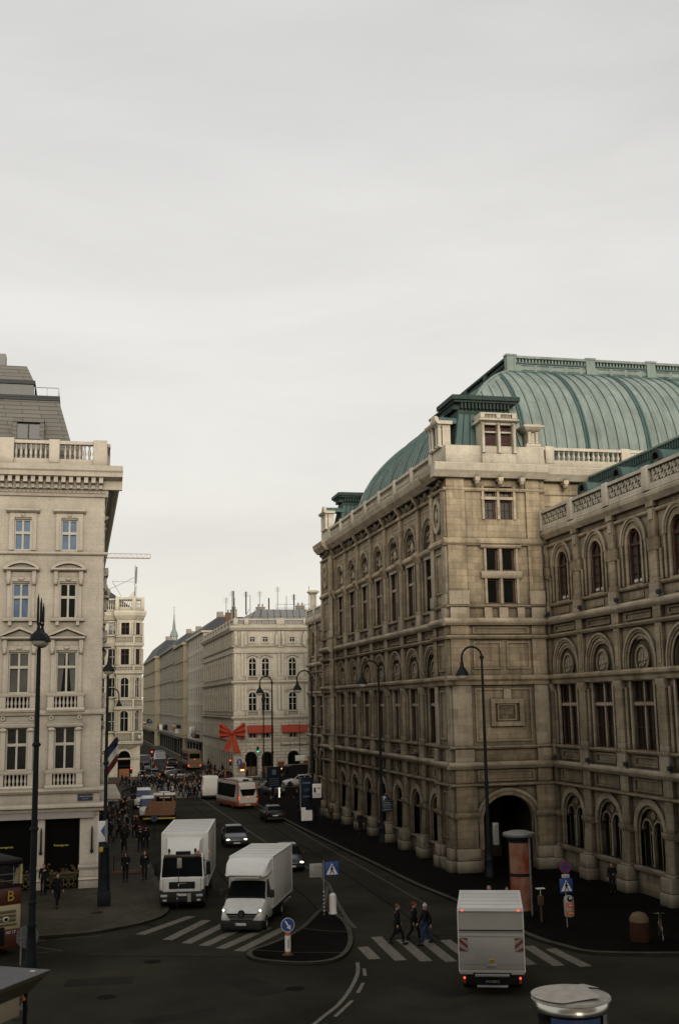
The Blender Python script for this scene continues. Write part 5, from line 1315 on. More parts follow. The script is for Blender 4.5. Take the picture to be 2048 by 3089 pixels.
# traffic island
isl = smooth([(7.25,50.3),(7.3,49.5),(7.7,48.9),(8.4,48.35),(9.2,47.95),(10.1,48.0),(10.8,48.6),(11.4,49.8),(12.0,51.7),(12.5,54.2),(12.75,56.6),(12.65,58.6),(12.3,59.4),(11.5,57.6),(10.6,55.4),(9.3,53.1),(8.1,51.6),(7.5,51.0),(7.25,50.3)],4)[:-1]
sheet('traffic_island', isl, .10, M['pave_d'], .12, M['kerb'])
b = MB(); strip(b, isl+[isl[0]], .22, .104); strip(b, [(7.5,50.9),(9.0,49.9),(11.2,49.2)], .07, .106); strip(b, [(10.3,55.0),(11.5,53.9),(12.4,53.4)], .09, .106); struct(b.build('kerb', [M['kerb']]))
# ---- painted markings, one sheet above the asphalt
b = MB()
def zebra(lo0, up0, lo1, up1, w):
    pass
zl = [((3.0,56.4),(5.75,60.3)),((4.15,54.75),(6.4,59.0)),((4.9,53.7),(7.3,58.0)),((5.6,52.95),(8.2,57.2)),((6.25,52.15),(9.0,56.2)),((6.95,51.35),(9.8,55.9))]
for i,(p,q) in enumerate(zl): strip(b, [p,q], .5, -.006)
zr = [((12.28,50.6),(12.19,48.1)),((13.38,52.5),(13.15,47.55)),((14.32,51.6),(14.12,47.1)),((15.25,51.2),(15.05,46.7)),((16.15,50.9),(15.93,46.45)),((17.2,50.2),(16.86,45.9)),((18.19,49.5),(17.93,45.2)),((19.16,48.6),(18.92,44.75)),((19.85,47.8),(19.9,44.3))]
for p,q in zr: strip(b, [p,q], .5, -.006)
struct(b.build('zebra_crossing', [M['mark']]))
b = MB()
strip(b, smooth([(11.35,47.7),(10.95,46.0),(10.4,44.4),(9.8,42.9),(9.1,41.4),(8.3,40.1),(7.6,39.0),(5.5,36.5)],4), .15, -.006)
for p,q in (((11.35,46.6),(11.1,45.4)),((10.75,44.3),(10.2,42.9)),((9.75,41.9),(8.7,40.0)),((8.2,39.2),(7.3,38.0))): strip(b,[p,q],.14,-.006)
struct(b.build('curved_lane_line', [M['mark']]))
b = MB()
strip(b, [(14.6,68.4),(13.6,61.3),(13.1,57.0),(12.95,54.8)], .2, -.006)
strip(b, [(14.5,68.2),(13.6,64.3),(12.6,60.4)], .16, -.006)
for y,xa,xb in ((63.6,13.5,13.95),(62.2,13.15,13.75),(60.9,12.85,13.55),(59.6,12.75,13.4),(58.4,12.9,13.25),(57.3,12.95,13.1)): strip(b, [(xa,y+.15),(xb,y)], .17, -.006)
strip(b, [(14.6,68.4),(14.75,74),(14.5,82),(14.3,91),(14.1,109),(13.8,138)], .13, -.006)
strip(b, [(18.0,60),(18.1,75),(18.1,86),(18.3,100),(18.3,118)], .1, -.006)
strip(b, [(-1.6,54.95),(-.5,53.8),(-1.7,53.6)], .1, -.006); strip(b, [(-9,56.2),(-1.2,56.4),(1.2,56.7)], .1, -.006)
struct(b.build('lane_lines', [M['mark_dim']]))
b = MB()
for k in range(9): strip(b, [(9.6+1.1*k,139.5),(9.6+1.1*k,142.5)], .5, -.002)
struct(b.build('far_crossing', [M['mark']]))
patch = ground_mat('patched_asphalt',(.0085,.0075,.005),(.018,.0165,.0115),.5,22,.3,.9)
b = MB()
for (x,y,w,h,a) in ((6.5,45.5,1.4,4.0,.4),(1.0,47.5,2.6,1.2,-.1),(13.0,42.8,1.2,3.2,.5),(9.5,70,1.1,6,-.05),(16.6,63,1.0,9,-.03),(11.5,98,1.6,7,0),(16.0,92,1.2,12,0),(3.5,41.5,3.0,.9,.25),(18.4,53.2,1.6,1.1,.2)):
    ca_, sa_ = math.cos(a), math.sin(a); b.add([(x+u*ca_-v*sa_, y+u*sa_+v*ca_, -.008) for u,v in ((-w/2,-h/2),(w/2,-h/2),(w/2,h/2),(-w/2,h/2))],[(0,1,2,3)])
struct(b.build('asphalt_patches',[patch]))
seal = paint('tar_seal',(.004,.004,.003),.95,.03,.0,.3,8)
b = MB()
for pts in (((8.8,62),(9.0,80),(9.4,110),(9.6,136)),((12.2,60),(12.4,66),(12.2,85),(12.0,130)),((15.9,48.5),(16.2,60),(16.6,90),(16.5,130)),((0,52.5),(4,51.2),(6.9,50.2)),((12.9,51.6),(16,51.9),(19,51.2))): strip(b, smooth(list(pts),5), .07, -.0075)
struct(b.build('tar_seams',[seal]))
cover = paint('iron_cover',(.010,.009,.007),.9,.05,.0,.3,20)
for (x,y) in ((8.1,44.2),(3.2,50.4),(15.6,44.9),(9.2,67.5),(15.2,72.5),(10.6,92),(1.2,45.0)):
    b = MB(); b.lathe([(.36,0),(.35,.004),(.31,.0045),(.30,.002)],(x,y,-.0085),16); struct(b.build('manhole',[cover]))
for (x,y,a) in ((19.45,58.5,0),(18.95,80,0),(3.6,58.6,.5),(-1.0,56.6,0)):
    b = MB(); 
    for k in range(6): b.box(x-.25+.09*k,x-.21+.09*k,y-.2,y+.2,-.011,-.004)
    b.box(x-.29,x+.29,y-.24,y-.2,-.011,-.004); b.box(x-.29,x+.29,y+.2,y+.24,-.011,-.004); struct(b.build('road_drain',[cover]))
b = MB(); b.lathe([(.32,0),(.34,.004)],(1.1,62.2,.116),14); struct(b.build('manhole', [M['black']]))

# ================================================================== STREET LAMPS
def neck_lamp(name, label, loc, h, reach, rz, sc=1.0, group='tall goose-neck street lamps in front of the opera'):
    """tall goose-neck lamp: base, tapered pole with hooked arm, bell shade, glass bowl; arm points along -x before rz"""
    t = thing(name, label, 'street lamp', loc, rz, group)
    b = MB(); b.lathe([(.3,0),(.3,.25),(.24,.35),(.22,.9),(.26,1.0),(.17,1.12),(.15,1.3)],(0,0,0),12); b.build('base', [M['iron']], t)
    r = reach/2; hp = h-r*1.05
    pts = [(0,0,1.2),(0,0,4),(0,0,hp*.62),(0,0,hp)]; rs = [.125,.11,.095,.07]
    for k in range(1,13): a=PI*k/12; pts.append((-r+r*math.cos(a),0,hp+r*1.05*math.sin(a))); rs.append(.065)
    pts.append((-2*r,0,hp-.25)); rs.append(.065)
    b = MB(); b.tube(pts, rs, 10); b.lathe([(.12,-.1),(.15,0),(.12,.1)],(0,0,hp),10); b.lathe([(.15,-.1),(.17,0),(.13,.12)],(0,0,hp*.42),10); b.build('pole', [M['iron']], t)
    z = hp-.25
    b = MB(); b.lathe([(.07,.02),(.1,-.05),(.12,-.28),(.2,-.4),(.33,-.62),(.42,-.78),(.43,-.84),(.40,-.84)],(-2*r,0,z),16); b.build('lamp_shade', [M['iron']], t)
    b = MB(); b.lathe([(.36,-.84),(.35,-.94),(.25,-1.06),(.02,-1.12)],(-2*r,0,z),14); b.build('lamp_bowl', [M['lampglass']], t)
    return t
ang = R(-8)
neck_lamp('street_lamp','nearest goose-neck lamp, standing at the dark arch of the opera corner',(24.15,66.9,.11),13.7,1.25,ang)
t = neck_lamp('street_lamp','goose-neck lamp before the opera facade with a blue parking board on its pole',(22.5,85.7,.11),13.6,1.3,ang)
neck_lamp('street_lamp','goose-neck lamp at the far corner of the opera beside the dark advertising pillar',(21.35,106.3,.11),13.5,1.35,ang)
neck_lamp('street_lamp','goose-neck lamp farthest down the street, in front of the red awnings',(20.1,121.6,.11),13.4,1.3,ang)
t = thing('street_lamp','slender post-top lamp standing directly in front of the palace shop arches','street lamp',(26.1,165.5,.11))
b = MB(); b.lathe([(.35,0),(.3,.6),(.16,.8),(.09,1.2),(.07,10.4),(.1,10.5)],(0,0,0),8); b.build('pole',[M['iron']],t)
b = MB(); b.lathe([(.06,10.5),(.3,11.0),(.34,11.3),(.12,11.6),(.05,12.3)],(0,0,0),8); b.build('lamp_shade',[M['iron']],t)
# foreground lamp at the left edge: double arms with tall finials seen end-on
t = thing('street_lamp','tall dark lamp with bell shade and spiked finials in the left foreground','street lamp',(-1.72,50.6,0))
b = MB(); b.lathe([(.24,0),(.24,.3),(.21,.4),(.20,1.0),(.18,1.15),(.165,1.6),(.19,1.65),(.15,1.8)],(0,0,0),14); b.build('base',[M['iron']],t)
b = MB(); b.tube([(0,0,1.7),(0,0,5.5),(0,0,9.2),(0,0,13.0)],[.15,.125,.11,.085],12)
for z in (2.6,5.55,9.0): b.lathe([(.16,-.08),(.19,0),(.14,.09)],(0,0,z),12)
b.build('pole',[M['iron']],t)
for (dx,dy) in ((-.02,-.45),(.10,.55)):
    b = MB(); zz = 13.35
    b.lathe([(.045,.8),(.06,.6),(.09,.48),(.12,.42),(.22,.34),(.33,.21),(.375,.07),(.385,.02),(.36,0)],(dx,dy,zz),18); s_ = b.build('lamp_shade',[M['iron']],t)
    b = MB(); b.lathe([(.30,0),(.27,-.12),(.17,-.22),(.02,-.27)],(dx,dy,zz),14); b.build('lamp_bowl',[M['lampglass']],t)
b = MB()
for (dx,dy,h) in ((-.06,-.45,15.35),(.05,-.1,15.22),(.14,.25,15.02)):
    b.tube([(dx,dy,14.0),(dx,dy,14.15),(dx,dy,14.2),(dx,dy,14.4),(dx,dy,h-.25),(dx,dy,h)],[.045,.03,.055,.052,.048,.01],8); b.ell((dx,dy,14.08),.06,.06,.05,8,5)
b.tube([(-.02,-.45,13.9),(.04,-.0,13.55),(.10,.55,13.9)],.045,6); b.tube([(-.06,-.45,14.12),(.14,.25,14.1)],.02,5); b.tube([(0,0,13.0),(0.02,0,13.6)],.07,8)
b.build('finial_row',[M['iron']],t)
# second left lamp with a fat cast base, one bell lamp on top and a small hooked side arm
t = thing('street_lamp','cast iron lamp with fat fluted base by the hotel corner, small hooked side lamp','street lamp',(1.5,64.3,.11))
b = MB(); b.rbox(-.34,.34,-.34,.34,0,.75,.05); b.lathe([(.34,.75),(.3,1.0),(.26,1.6),(.3,1.7),(.22,1.9),(.2,2.9),(.26,3.0),(.14,3.2)],(0,0,0),12)
for k in range(10): a=2*PI*k/10; b.tube([(.26*math.cos(a),.26*math.sin(a),1.05),(.21*math.cos(a),.21*math.sin(a),2.9)],.03,4)
b.build('base',[M['iron']],t)
b = MB(); b.tube([(0,0,3.1),(0,0,7),(.02,0,12.25)],[.11,.095,.07],10); b.lathe([(.12,-.1),(.16,0),(.12,.12)],(0,0,7.4),10); b.build('pole',[M['iron']],t)
b = MB(); b.lathe([(.03,1.0),(.05,.75),(.07,.55),(.1,.38),(.19,.3),(.28,.18),(.33,.04),(.34,0)],(.05,0,12.35),14); b.build('lamp_shade',[M['iron']],t)
b = MB(); b.lathe([(.29,0),(.24,-.13),(.02,-.22)],(.05,0,12.35),12); b.build('lamp_bowl',[M['lampglass']],t)
b = MB(); b.tube([(0,0,11.0)]+[(.32-.32*math.cos(PI*k/10),0,11.0+.4*math.sin(PI*k/10)) for k in range(1,11)]+[(.64,0,10.75)],.035,6); b.build('side_arm',[M['iron']],t)
b = MB(); b.lathe([(.04,.02),(.08,-.1),(.16,-.28),(.17,-.32)],(.64,0,10.75),10); b.build('side_lamp_shade',[M['iron']],t)
s_ = thing('direction_board','white board with a blue triangle clamped to the cast iron lamp','sign',(1.32,64.0,4.0),R(8))
b = MB(); b.rbox(-.2,.2,-.03,.03,-.58,.5,.015); b.build('panel',[M['sign_w']],s_); b = MB(); b.prism([(.17,.32),(.17,-.36),(-.06,0)],-.045,-.03,'xz'); b.build('triangle',[paint('board_blue',(.03,.10,.26),.5)],s_)
b = MB(); b.rbox(-.1,.1,-.03,.03,-.13,.13,.01); o = b.build('yellow_tag',[M['yellow']],s_,(.0,.05,-.98)); b = MB(); b.box(.22,.3,-.05,.1,-.6,.55); b.build('board_frame',[M['steel']],s_)

# ================================================================== SIGNS
def walker(b, s, y, mi):
    """striding figure"""
    b.disc(.02*s,.62*s,.075*s,y-.004,y+.004,10,mi=mi)
    def seg(p,q,w): 
        p=Vector(p)*s; q=Vector(q)*s; d=(q-p).normalized(); n=Vector((-d.y,d.x))*w*s/2
        b.prism([tuple(p+n),tuple(p-n),tuple(q-n),tuple(q+n)],y-.004,y+.004,'xz',mi)
    seg((.0,.54),(-.02,.30),.15); seg((-.03,.32),(.10,.16),.085); seg((.10,.17),(.15,0),.075); seg((-.03,.32),(-.07,.14),.085); seg((-.07,.15),(-.17,.0),.075)
    seg((.03,.5),(.14,.32),.055); seg((-.03,.5),(-.13,.36),.055)
def cross_sign(t, z, s, y=0.0, x=0.0, rz=0.0):
    b = MB(); b.rbox(-s/2,s/2,-.015,.015,-s/2,s/2,.008,0); o = b.build('sign_panel',[M['sign_b']],t,(x,y,z),rz)
    q = MB(); q.prism([(-s*.43,-s*.38),(s*.43,-s*.38),(0,s*.40)],-.022,-.015,'xz',0); q.T = Matrix.Translation((0,-.024,-s*.33)); walker(q,s*.86,0,1); q.T=None
    q.build('pictogram',[M['sign_w'],M['sign_k']],o); return o
t = thing('crossing_sign','blue pedestrian crossing sign with a grey sign turned away, on the traffic island pole','sign',(12.12,57.9,.1))
b = MB(); b.tube([(0,0,0),(0,0,2.62)],.035,8)
for k in range(12): b.lathe([(.042,0),(.042,.045)],(0,0,.1+.09*k),8,1 if k%2 else 2,False)
b.build('pole',[M['steel'],M['sign_w'],M['sign_k']],t)
cross_sign(t,2.2,.7,-.03,.42)
b = MB(); b.rbox(-.72,-.06,-.02,.02,1.82,2.5,.02); b.box(-.5,0,-.05,-.02,2.33,2.38,1); b.box(-.66,-.06,-.05,-.02,1.84,1.88,1); b.build('sign_back',[M['sign_g'],M['steel']],t)
t = thing('island_bollard','white round-topped bollard at the rear tip of the traffic island','bollard',(12.62,58.15,.1))
b = MB(); b.lathe([(.22,0),(.22,.06),(.19,.1),(.185,.8),(.17,.9),(.11,.98),(.0,1.0)],(0,0,0),16); b.build('body',[M['sign_w']],t); b = MB(); b.box(-.2,-.16,-.06,.06,.1,.86); b.build('side_stripe',[M['orange']],t)
t = thing('keep_right_sign','round blue sign with white arrow on a white and orange marker post','sign',(8.78,49.5,.1))
b = MB(); b.lathe([(.24,0),(.22,.03),(.12,.05)],(0,0,0),14,2); b.lathe([(.115,.05),(.115,.15)],(0,0,0),14,1); b.lathe([(.125,.15),(.125,.78)],(0,0,0),14,0); b.lathe([(.115,.78),(.115,.9)],(0,0,0),14,1); b.box(-.03,.03,-.14,-.115,.3,.65,3); b.build('marker_post',[M['sign_w'],M['orange'],M['kerb'],M['sign_g']],t)
b = MB(); b.tube([(0,.05,.85),(0,.05,1.4)],.03,6); b.disc(0,1.2,.29,-.02,.02,24); b.ring(0,1.2,.27,.29,-.03,.0,24,0,2*PI,1,1); b.build('sign_disc',[M['sign_b'],M['sign_w']],t)
b = MB(); T = Matrix.Translation((0,-.028,1.2)) @ Matrix.Rotation(R(-58+180)*0+R(58),4,'Y'); b.T = T; b.box(-.2,.08,-.003,.003,-.032,.032); b.prism([(.06,-.1),(.06,.1),(.23,0)],-.003,.003,'xz'); b.T=None; b.build('arrow',[M['sign_w']],t)
t = thing('no_stopping_sign','red and blue no-stopping disc above a crossing sign, bin on its pole, right pavement','sign',(22.2,51.3,.11))
b = MB(); b.tube([(0,0,0),(0,0,2.98)],.03,8); b.build('pole',[M['steel']],t)
b = MB(); b.disc(.02,2.68,.29,-.05,-.03,24,0,2*PI,1,0); b.ring(.02,2.68,.235,.29,-.056,-.04,24,0,2*PI,1,1)
for a in (R(45),R(-45)):
    b.T = Matrix.Translation((.02,-.055,2.68)) @ Matrix.Rotation(a,4,'Y'); b.box(-.24,.24,-.004,.004,-.03,.03,1); b.T=None
b.build('sign_disc',[M['sign_b'],M['sign_r']],t)
b = MB(); b.rbox(-.18,.2,-.055,-.035,2.21,2.36,.006); o = b.build('notice_plate',[M['sign_w']],t); text_mesh('ANFANG',.085,M['sign_k'],'lettering',o,(.01,-.06,2.285))
cross_sign(t,1.86,.64,-.045,.02)
bn = thing('litter_bin','grey pole-mounted litter bin with two orange stickers below the crossing sign','litter bin',(22.25,51.12,.62))
b = MB(); b.lathe([(.2,0),(.23,.06),(.235,.72),(.2,.86),(.12,.93)],(0,0,0),14); b.build('body',[paint('bin_grey',(.32,.31,.29),.5)],bn)
b = MB(); b.lathe([(.14,0),(.1,.02),(0,.021)],(0,0,0),12); o = b.build('opening',[M['void']],bn,(-.02,-.18,.8)); o.rotation_euler = (R(65),0,0)
for z,tx in ((.08,'Bitte'),(.42,'48er')):
    b = MB(); b.lathe([(.243,0),(.243,.2)],(0,0,z),20,0,True,False,R(-150),R(-30)); st = b.build('sticker',[M['orange']],bn); text_mesh(tx,.11,M['sign_w'],'lettering',st,(0,-.248,z+.1))
pk = thing('parking_sign','blue parking board with white P and rows of text on a street lamp','sign',(22.85,85.45,2.35),R(4))
b = MB(); b.rbox(-.42,.42,-.03,.03,0,1.2,.015); b.prism([(.08,1.18),(.4,1.18),(.4,.86)],-.036,-.03,'xz',1); b.box(-.4,.4,-.034,-.03,.82,.835,2); b.box(.0,.015,-.034,-.03,.84,1.16,2); b.build('panel',[M['navy'],M['yellow'],M['sign_g']],pk)
text_mesh('P',.36,M['sign_w'],'lettering',pk,(-.2,-.036,1.0),bold=.012)
for k,tx in enumerate(('Kurzparkzone','gebührenpflichtig','Parkdauer 2 Std.','Mo.-Fr. 9-22h','im gesamten Bezirk')): text_mesh(tx,.095,M['sign_w'],'lettering',pk,(0,-.036,.7-.135*k))
s_ = thing('street_board','white board with black figure and red line beside the dark advertising pillar','sign',(20.55,100.5,2.35))
b = MB(); b.rbox(-.4,.4,-.03,.03,0,1.2,.02); b.ell((-.2,-.03,.75),.1,.02,.16,8,6,1); b.box(-.3,-.1,-.04,-.03,.45,.62,1); b.box(.02,.32,-.04,-.03,.78,.86,2)
for z in (.12,.22,.32): b.box(-.3,.3,-.036,-.03,z,z+.04,3)
b.build('panel',[M['sign_w'],M['sign_k'],M['sign_r'],M['sign_g']],s_); b = MB(); b.tube([(.3,.05,-2.3),(.3,.05,1.2)],.04,6); b.build('pole',[M['iron']],s_)
s_ = thing('lamp_cabinet','plain grey box fixed low on the lamp by the opera arch','cabinet',(24.45,66.8,2.5)); b = MB(); b.rbox(-.05,.3,-.12,.1,-.55,.75,.03); b.build('box',[M['sign_g']],s_); b = MB(); b.box(.0,.25,-.13,-.12,-.4,.6); b.build('door',[M['steel']],s_)
t = thing('round_sign_back','grey back of a round road sign behind the foreground lamp','sign',(-1.9,51.3,0))
b = MB(); b.disc(0,1.12,.46,-.02,.02,24); b.box(-.4,.4,-.04,-.02,1.08,1.11,1); b.build('sign_disc',[paint('dull_sign_back',(.13,.13,.125),.6),M['sign_g']],t); b = MB(); b.tube([(-.25,0,0),(-.25,0,1.5)],.035,8); b.build('pole',[M['steel']],t); b = MB(); b.lathe([(.04,0),(.04,.75)],(.36,-.2,.0),8); b.build('red_reflection_strip',[paint('reflection_red',(.10,.03,.018),.6)],t)  # reddish reflection beside the lamp base, built as a red rod
t = thing('round_sign_back','dark round sign back and small box on a thin pole before the white vans','sign',(4.5,97,.11))
b = MB(); b.tube([(0,0,0),(0,0,3.95)],.04,6); b.build('pole',[M['iron']],t); b = MB(); b.disc(0,3.65,.3,-.02,.02,18); b.rbox(-.24,.24,-.04,.04,2.95,3.3,.02); b.build('sign_disc',[M['black']],t)
t = thing('mandatory_sign','small dark blue round sign among bicycles by the orange works truck','sign',(6.0,94,.0)); b = MB(); b.tube([(0,0,0),(0,0,1.9)],.035,6); b.build('pole',[M['iron']],t); b = MB(); b.disc(0,1.75,.28,-.02,.02,18); b.build('sign_disc',[M['navy']],t)
# traffic lights at the junction
def tlight(loc, label, on, h=2.9):
    t = thing('traffic_light', label, 'traffic light', loc, 0, 'traffic lights at the junction')
    b = MB(); b.tube([(0,0,0),(0,0,h+.9)],.05,6); b.build('pole',[M['steel']],t)
    b = MB(); b.rbox(-.16,.16,-.2,.05,h,h+.85,.03); hs = b.build('housing',[M['black']],t)
    for k,c in enumerate(('green_on','amber','red_on')):
        b = MB(); b.disc(0,h+.15+.27*k,.1,-.24,-.2,12); b.ring(0,h+.15+.27*k,.1,.13,-.32,-.2,10,0,PI); b.build('lens',[M[c] if c == on else M['plastic']],hs)
tlight((7.0,158.5,.11),'traffic light showing red beside the corner building entrance','red_on',1.55)
tlight((10.3,168,0),'traffic light showing red on the thin pole behind the crossing crowd','red_on',3.4)
tlight((21.2,165.2,.11),'traffic light showing red at the palace corner under the bow','red_on',1.9)
tlight((25.1,164.8,.11),'traffic light showing green in front of the left shop arch','green_on',3.6)
t = thing('mandatory_sign','round blue arrow sign by the shop arches under the bow','sign',(22.5,165.0,.11)); b = MB(); b.tube([(0,0,0),(0,0,2.6)],.04,6); b.build('pole',[M['steel']],t); b = MB(); b.disc(0,2.35,.42,-.02,.02,20); b.box(-.05,.05,-.03,-.02,2.1,2.55,1); b.prism([(-.14,2.45),(.14,2.45),(0,2.62)],-.03,-.02,'xz',1); b.build('sign_disc',[M['sign_b'],M['sign_w']],t)
t = thing('notice_board','blank white notice board on a post before the right shop arch','sign',(31.2,164.5,.11)); b = MB(); b.tube([(0,0,0),(0,0,8)],.04,6); b.build('pole',[M['iron']],t); b = MB(); b.rbox(-.7,.7,-.04,.02,2.3,3.1,.03); b.build('panel',[M['sign_w']],t)
t = thing('lit_column','tall glowing white column by the dark parked vehicle','light column',(21.9,128,.11)); b = MB(); b.rbox(-.07,.07,-.07,.07,0,2.4,.02); b.build('tube',[paint('column_light',(1,.9,.75),.4,emit=.7)],t); b=MB(); b.rbox(-.15,.15,-.15,.15,0,.2,.02); b.build('foot',[M['iron']],t)
t = thing('information_board','dark blue information board with faint emblem on a lamp near the bus','sign',(19.9,119.5,.11)); b = MB(); b.rbox(-.75,.75,-.06,.06,1.9,4.0,.03); b.box(-.2,.2,-.08,-.06,3.2,3.7,1)
for k in range(4): b.box(-.5,.5,-.08,-.06,2.1+.22*k,2.16+.22*k,1)
b.build('panel',[paint('board_dark',(.007,.010,.017),.7,.1),paint('board_emblem',(.05,.07,.1),.5)],t); b=MB(); b.tube([(0,.1,0),(0,.1,3.9)],.06,6); b.build('pole',[M['iron']],t)
# ---- advertising pillars
t = thing('advertising_pillar','round advertising pillar with warm orange portrait posters by the opera arch','advertising pillar',(21.4,54.9,.11))
b = MB(); b.lathe([(.62,0),(.62,.1),(.55,.12),(.55,3.55),(.62,3.6),(.62,3.72)],(0,0,0),24); b.build('drum',[M['black']],t)
pm, nt, bs = nmat('poster_print'); g_ = N(nt,'ShaderNodeNewGeometry'); n_ = N(nt,'ShaderNodeTexNoise',Scale=1.6,Detail=3.0); L(nt,g_.outputs['Position'],n_.inputs['Vector']); rp_ = N(nt,'ShaderNodeValToRGB'); e_=rp_.color_ramp.elements; e_[0].position=.38; e_[0].color=(.17,.032,.010,1); e_[1].position=.62; e_[1].color=(.20,.105,.065,1); L(nt,n_.outputs['Fac'],rp_.inputs[0]); L(nt,rp_.outputs[0],bs.inputs['Base Color']); bs.inputs['Roughness'].default_value=.4; L(nt,rp_.outputs[0],bs.inputs['Emission Color']); bs.inputs['Emission Strength'].default_value=.06
for z0,z1 in ((.25,1.85),(2.0,3.45)):
    b = MB(); b.lathe([(.56,z0),(.56,z1)],(0,0,0),20,0,True,False,R(-172),R(-48)); b.build('poster',[pm],t)
b = MB(); b.lathe([(.74,3.72),(.8,3.8),(.78,3.9),(.4,4.0),(0,4.02)],(0,0,0),24); b.build('cap',[M['steel']],t)
for a in (R(-150),R(-60),R(20)): b = MB(); b.box(-.03,.03,.6,.68,0,3.75); o = b.build('fin',[M['steel']],t); o.rotation_euler=(0,0,a)
t = thing('advertising_pillar','dark square advertising pillar with a pale poster strip below, far opera corner','advertising pillar',(19.95,102.6,.11))
b = MB(); b.rbox(-.55,.55,-.35,.35,0,3.9,.03); b.build('body',[paint('pillar_dark',(.008,.013,.022),.6,.1)],t); b = MB(); b.box(-.5,.5,-.36,-.35,.15,1.05); b.box(-.5,-.1,-.37,-.36,1.05,1.3); b.build('poster',[M['sign_w']],t)
b = MB()
for k in range(7): a=R(40+100*k/6); b.tube([(.1*math.cos(a),-.365,2.6+.1*math.sin(a)),(.42*math.cos(a),-.365,2.6+.42*math.sin(a))],.02,4)
b.box(-.35,.35,-.37,-.355,3.35,3.5); b.box(-.3,.3,-.37,-.355,2.2,2.3); b.build('print',[paint('pillar_print',(.05,.10,.16),.5)],t); b = MB(); b.box(-.57,-.53,-.38,-.33,1.0,3.9); b.build('light_edge',[M['sign_g']],t)
t = thing('advertising_pillar','drum of an advertising pillar with a torn cover on its pale lid, bottom edge','advertising pillar',(13.98,32.3,0))
b = MB(); b.lathe([(.95,0),(.95,1.5),(1.0,1.52)],(0,0,0),36,0); b.build('drum',[M['black']],t); b = MB(); b.lathe([(1.06,1.72),(1.1,1.75),(1.1,2.0),(1.06,2.04)],(0,0,0),36); b.build('metal_band',[M['chrome']],t)
b = MB(); b.lathe([(.98,.2),(.98,1.66)],(0,0,0),24,0,True,False,R(-150),R(-60)); b.build('poster',[paint('blue_poster',(.03,.06,.15),.5)],t)
b = MB(); b.lathe([(.99,.2),(.99,1.7)],(0,0,0),12,0,True,False,R(-52),R(-15)); b.build('glazing_bar',[M['steel']],t)
b = MB(); b.lathe([(1.14,2.02),(1.12,2.08),(.9,2.12),(.5,2.14),(0,2.15)],(0,0,0),36); b.build('lid',[paint('pale_lid',(.36,.33,.28),.55,noise=.3)],t)
b = MB(); V=[]; n=22
for k in range(n+1):
    a=R(20)+R(215)*k/n; V.append((1.14*math.cos(a),1.14*math.sin(a),2.13))
cv=[(-1.16,-.1,2.17),(.35,-.98,2.2)]; V2=[tuple(v) for v in V]
b.add(V2+[(.5,-.9,2.2),(.6,.45,2.26),(0,.2,2.3)], [tuple(range(n+1))+(n+1,n+2)][:0]+[(i,i+1,n+3) for i in range(n)]+[(n,n+1,n+3),(n+1,n+2,n+3),(n+2,0,n+3)],0,True); b.build('torn_cover',[paint('torn_cover',(.42,.38,.32),.6,noise=.3)],t)
# ---- small street furniture on the right pavement
t = thing('dome_bin','orange-brown litter container with pale domed top on the dark right pavement','container',(23.95,47.6,.11)); b = MB(); b.lathe([(.42,0),(.42,.78),(.40,.8)],(0,0,0),16); b.build('body',[paint('bin_brown',(.035,.014,.007),.7,.1)],t); b = MB(); b.lathe([(.42,.8),(.40,.98),(.28,1.14),(.1,1.2),(0,1.21)],(0,0,0),16); b.build('dome',[paint('bin_dome',(.13,.095,.055),.7,.1)],t)
def bicycle(name, label, loc, rz, c, group=None):
    t = thing(name, label, 'bicycle', loc, rz, group)
    for x in (-.52,.52):
        b = MB()
        b.tube([(x+.33*math.cos(2*PI*k/18),0,.34+.33*math.sin(2*PI*k/18)) for k in range(19)],.018,5,0,False)
        for k in range(8): a=PI*k/8; b.tube([(x-.32*math.cos(a),0,.34-.32*math.sin(a)),(x+.32*math.cos(a),0,.34+.32*math.sin(a))],.005,3,1,False)
        b.build('wheel',[M['rubber'],M['chrome']],t)
    b = MB(); b.tube([(-.52,0,.34),(-.05,0,.32),(.38,0,.82),(-.2,0,.85),(-.05,0,.32)],.02,6); b.tube([(-.52,0,.34),(-.2,0,.85),(-.23,0,.97)],.018,6); b.tube([(.52,0,.34),(.38,0,.82),(.35,0,1.02)],.02,6); b.build('frame',[c],t)
    b = MB(); b.tube([(.28,-.28,1.04),(.36,-.1,1.03),(.36,.1,1.03),(.28,.28,1.04)],.014,5); b.build('handlebar',[M['chrome']],t)
    b = MB(); b.ell((-.24,0,1.0),.14,.07,.04,8,5); b.build('saddle',[M['black']],t)
    return t
bicycle('bicycle','bicycle with a pale basket standing by the dome-topped container',(24.95,47.6,.11),R(70),paint('dull_yellow',(.10,.07,.02),.6))
t = thing('meter_box','small orange-brown box with white top on a post behind the round pillar','parking meter',(21.6,52.9,.11)); b = MB(); b.tube([(0,0,0),(0,0,.8)],.05,8); b.rbox(-.13,.13,-.1,.1,.75,1.2,.02); b.build('body',[paint('meter_brown',(.07,.04,.018),.7)],t); b = MB(); b.box(-.2,.2,-.12,.12,1.5,1.54); b.tube([(0,0,1.15),(0,0,1.5)],.02,5); b.build('top',[M['sign_w']],t)
# low dark café fence and barriers on the left pavement
t = thing('cafe_barrier','low dark wire barrier with an orange-brown foot board on the left pavement','barrier',(2.35,75.8,.11)); b = MB()
for x in (0,.9,1.75): b.tube([(x,0,0),(x,0,1.1)],.03,6)
b.tube([(0,0,.75),(.9,0,1.1)],.015,4); b.build('wires',[M['iron']],t); b = MB(); b.box(-.1,1.9,-.05,.05,.02,.18); b.build('foot_board',[paint('foot_board',(.14,.05,.02),.6)],t)
